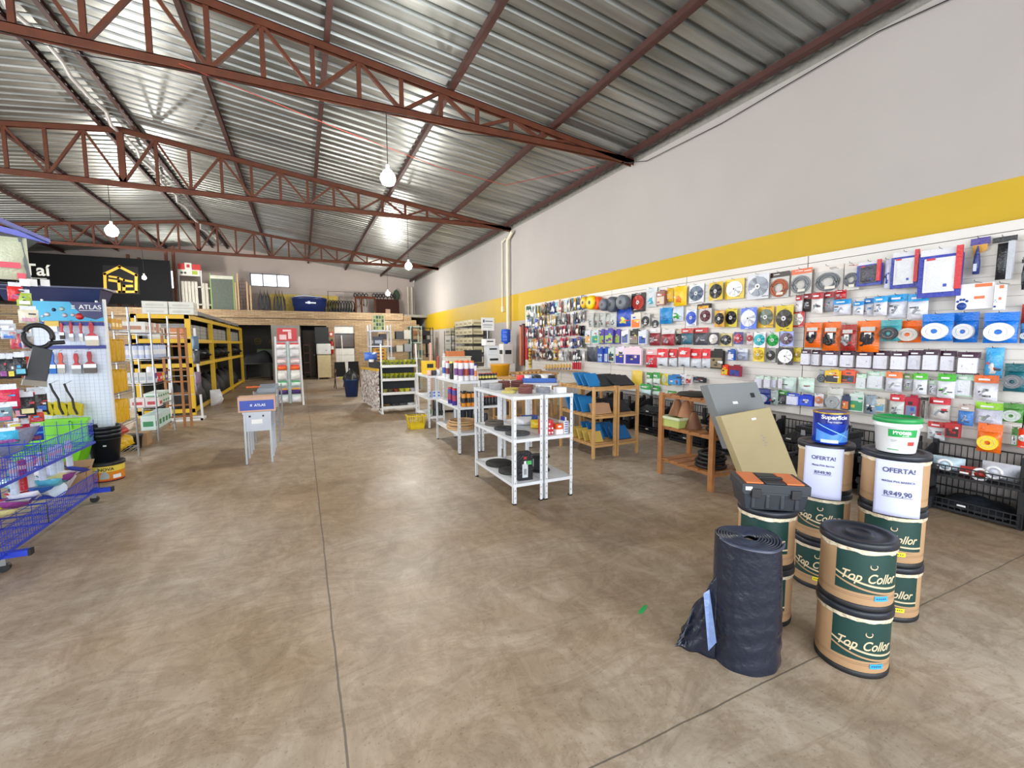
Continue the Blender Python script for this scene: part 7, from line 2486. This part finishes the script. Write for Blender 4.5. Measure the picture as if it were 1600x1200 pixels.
for i, (px, c) in enumerate(((20, 'b8c4d8'), (34, 'b02030'), (45, 'c0ccdc'), (65, 'c0cce0'), (82, 'c0cce0'), (93, 'b8c8dc'), (108, 'c0cce0'))):
    p = at(px, 742 - px * .28, 0, -2.02)
    b = B(plas(c)).cyl((0, 0, 0), (0, 0, .24), .024, n=12)
    b.mat(M('e0b8a8', .5)).cyl((0, 0, .17), (0, 0, .2), .026, n=12)
    solo('roller_handle', b, '%s tube poking down through the upper blue basket, %s from left' % ('red' if i == 1 else 'pale', ORD[i]), 'roller', (-2.02, p.y, .47))
# goods hooked on the wire back: seen from the aisle
HG = '''
22 441 470 10 d83030 red handled blade
36 452 478 10 a8c050 lime and red topped white pack
43 478 505 13 e8e0c8 tall cream pack
52 492 512 9 2a7a88 teal rimmed white pack
5 500 526 14 c8ccd0 grey clear pack with two bulbs
12 512 530 9 b8bcc8 clear pack with a silver part
24 515 545 8 c05058 red brush head pack
34 515 545 8 c85860 second red brush head pack
42 520 545 8 b8b0b0 grey headed brush pack
6 552 592 10 24262c black long handle with blue tag
18 552 592 9 202228 black long handle, second, with blue tag
29 550 588 8 26282e black long handle, third, with blue tag
41 548 590 9 d03828 bright red curved tool
10 600 640 14 d02c50 crimson bag of rope
4 630 660 10 7898a8 grey blue oval pack
17 633 662 10 d8a070 peach and white pack
28 610 655 9 2c3860 navy cord bundle
40 612 650 11 2c2c30 black roll with a red label
52 605 640 12 b83038 red and black tool card
62 608 645 9 34302e dark pack beside the yellow broom
56 640 660 10 d04838 red narrow card
35 655 690 10 b01830 deep red long pack
50 662 690 14 1c40c0 bright blue box
8 668 695 14 40b0d8 cyan and white pack
22 650 668 9 e0e4ec small white pack
'''
for i, ln in enumerate(HG.strip().split('\n')):
    q = ln.split(' ', 5)
    px, ya, yb, wpx = map(float, q[:4])
    X = -2.28 + .05 * (i % 3)
    p, s_ = at(px, ya, 0, X), at(px, yb, 0, X)
    W = wpx * .0095
    H = max(.06, p.z - s_.z)
    t = thing('hooked_pack', q[5] + ' hanging on the blue wire gondola', 'pack', (X, p.y, s_.z), .45)
    rr = random.Random(i)
    obj('pack_body', puff(puff(B(plas(q[4])), W, 0, H * .8, .03, ph=i), W, 0, H * .8, .03, ph=i + 2), t)
    b = inkb = B(plas(PK[(i * 3) % 14])).box(-W * .35, W * .35, -.035, -.03, H * .1, H * .3)
    inkblocks(b, ['e8e8ec', '30a0e0', 'c83038', '24262a'], W, H * .1, H * .7, -.034, 3, rr)
    obj('label_patch', b, t)
    obj('header', B(plas('d8dce4')).box(-W * .4, W * .4, -.006, .0, H * .78, H), t)
    obj('hook', B(CHROME).tube([(-.42 + .1, .2, H + .02), (0, 0, H - .01), (.02, -.02, H + .01)], .002, 5), t)
# big beige saw pack and the black float
p, s_ = at(38, 374, 0, -2.2), at(38, 438, 0, -2.2)
t = thing('saw_pack', 'large beige shrink-wrapped pack with red print at the top left', 'pack', (-2.3, at(20, 400, 0, -2.25).y, s_.z), .25)
H = p.z - s_.z
obj('pack_body', puff(B(plas('c8ccb0')), .28, 0, H, .08, ph=2), t)
obj('red_print', B(M('d03850', .4)).box(-.12, .1, -.092, -.088, H * .25, H * .38).box(.07, .12, -.06, -.05, 0, H * .15), t)
obj('dark_edge', B(M('50585c', .4)).bar((.14, -.02, 0), (.1, -.02, H), .02), t)
for i, px in enumerate((39, 51, 71)):
    p = at(px, 447, 0, -2.1)
    solo('price_ticket', B(WHITE).box(-.03, .03, -.002, 0, 0, .06), 'small white price ticket under the beige pack, %s of three' % ('left', 'middle', 'right')[i], 'ticket', (p.x, p.y, p.z), .45, 'price tickets')
p = at(62, 600, 0, -2.12)
t = thing('plaster_float', 'black plastic float with a large looped handle hanging by the brushes', 'float', (-2.12, p.y, p.z), .5)
obj('loop_handle', B(BLACK).ring((0.02, 0, .42), .1, .02, 'y', 24, 8, .9), t)
b = B(M('34363a', .5)).prism([(-.1, .02), (.04, 0), (.1, .3), (-.02, .34)], -.03, .02, 'y')
obj('blade', b, t, bev=.006)
obj('grey_edge', B(M('8a8478', .6)).prism([(-.11, .0), (.04, -.03), (.045, .02), (-.1, .05)], -.035, .02, 'y'), t)
obj('peg', B(BLACK).cyl((.08, -.03, .36), (.18, -.03, .37), .018), t)

# ================= AISLE TABLES =================
t = thing('metal_table', 'small grey metal table with a drawer front in the aisle', 'table', (-.58, 7.15, 0))
SG = M('a8adb4', .4, .4, .05)
obj('drawer_front', B(SG).box(-.14, .14, -.345, -.33, .44, .68).mat(BLACK).box(-.1, -.075, -.348, -.345, .63, .655).box(.06, .08, -.348, -.345, .63, .655).mat(WHITE).box(-.07, .06, -.348, -.345, .54, .6), t)
obj('tabletop', B(SG).box(-.17, .17, -.36, .6, .68, .7), t)
for sx in (-1, 1):
    for y in (-.34, .0, .3, .58):
        obj('leg', B(SG).box(sx * .15 - .012, sx * .15 + .012, y - .012, y + .012, 0, .68), t)
t = thing('display_carton', 'blue and kraft display carton lettered Atlas on the metal table', 'box', (-.58, 6.92, .701), .03)
obj('carton_body', B(M('c8a088', .6)).box(-.22, .22, -.12, .14, 0, .2), t, bev=.003)
obj('blue_front', B(M('2c48a8', .45)).box(-.2, .2, -.123, -.12, .025, .155), t)
text('ATLAS', .045, M('f0f0f8', .4), t, (.035, -.125, .075), ext=.0006, thick=.0008)
obj('logo_square', B(WHITE).box(-.08, -.055, -.125, -.123, .078, .088).box(-.08, -.055, -.125, -.123, .094, .104), t)
t = thing('wire_trolley', 'grey wire trolley with upright files behind the metal table', 'trolley', (-.56, 8.9, 0))
for sx in (-1, 1):
    for y in (-.7, .7):
        obj('leg', B(GREY).cyl((sx * .17, y, 0), (sx * .17, y, .85), .012), t)
b = B(GREY)
for z in (.3, .6, .8):
    for s in (-1, 1):
        b.bar((s * .17, -.7, z), (s * .17, .7, z), .01).bar((-.17, s * .7, z), (.17, s * .7, z), .01)
    for k in range(12):
        b.bar((-.17, -.65 + .118 * k, z), (.17, -.65 + .118 * k, z), .006)
obj('wire_frame', b, t)
for k in range(7):
    solo('metal_file', B(M('7c8288', .35, .5)).box(-.13, .13, -.008, .008, 0, .07), 'flat grey metal piece standing upright in the wire trolley', 'metal piece', (-.56, 8.35 + .16 * k, .806), .1, 'upright metal pieces')
for k in range(2):
    solo('orange_handle', B(M('d86830', .5)).cyl((-.16, 0, .02), (.16, 0, .02), .018), 'orange handled tool lying across the wire trolley, %s' % ('upper', 'lower')[k], 'tool', (-.78, 9.3, .806 - .0 - .2 * k), 0)
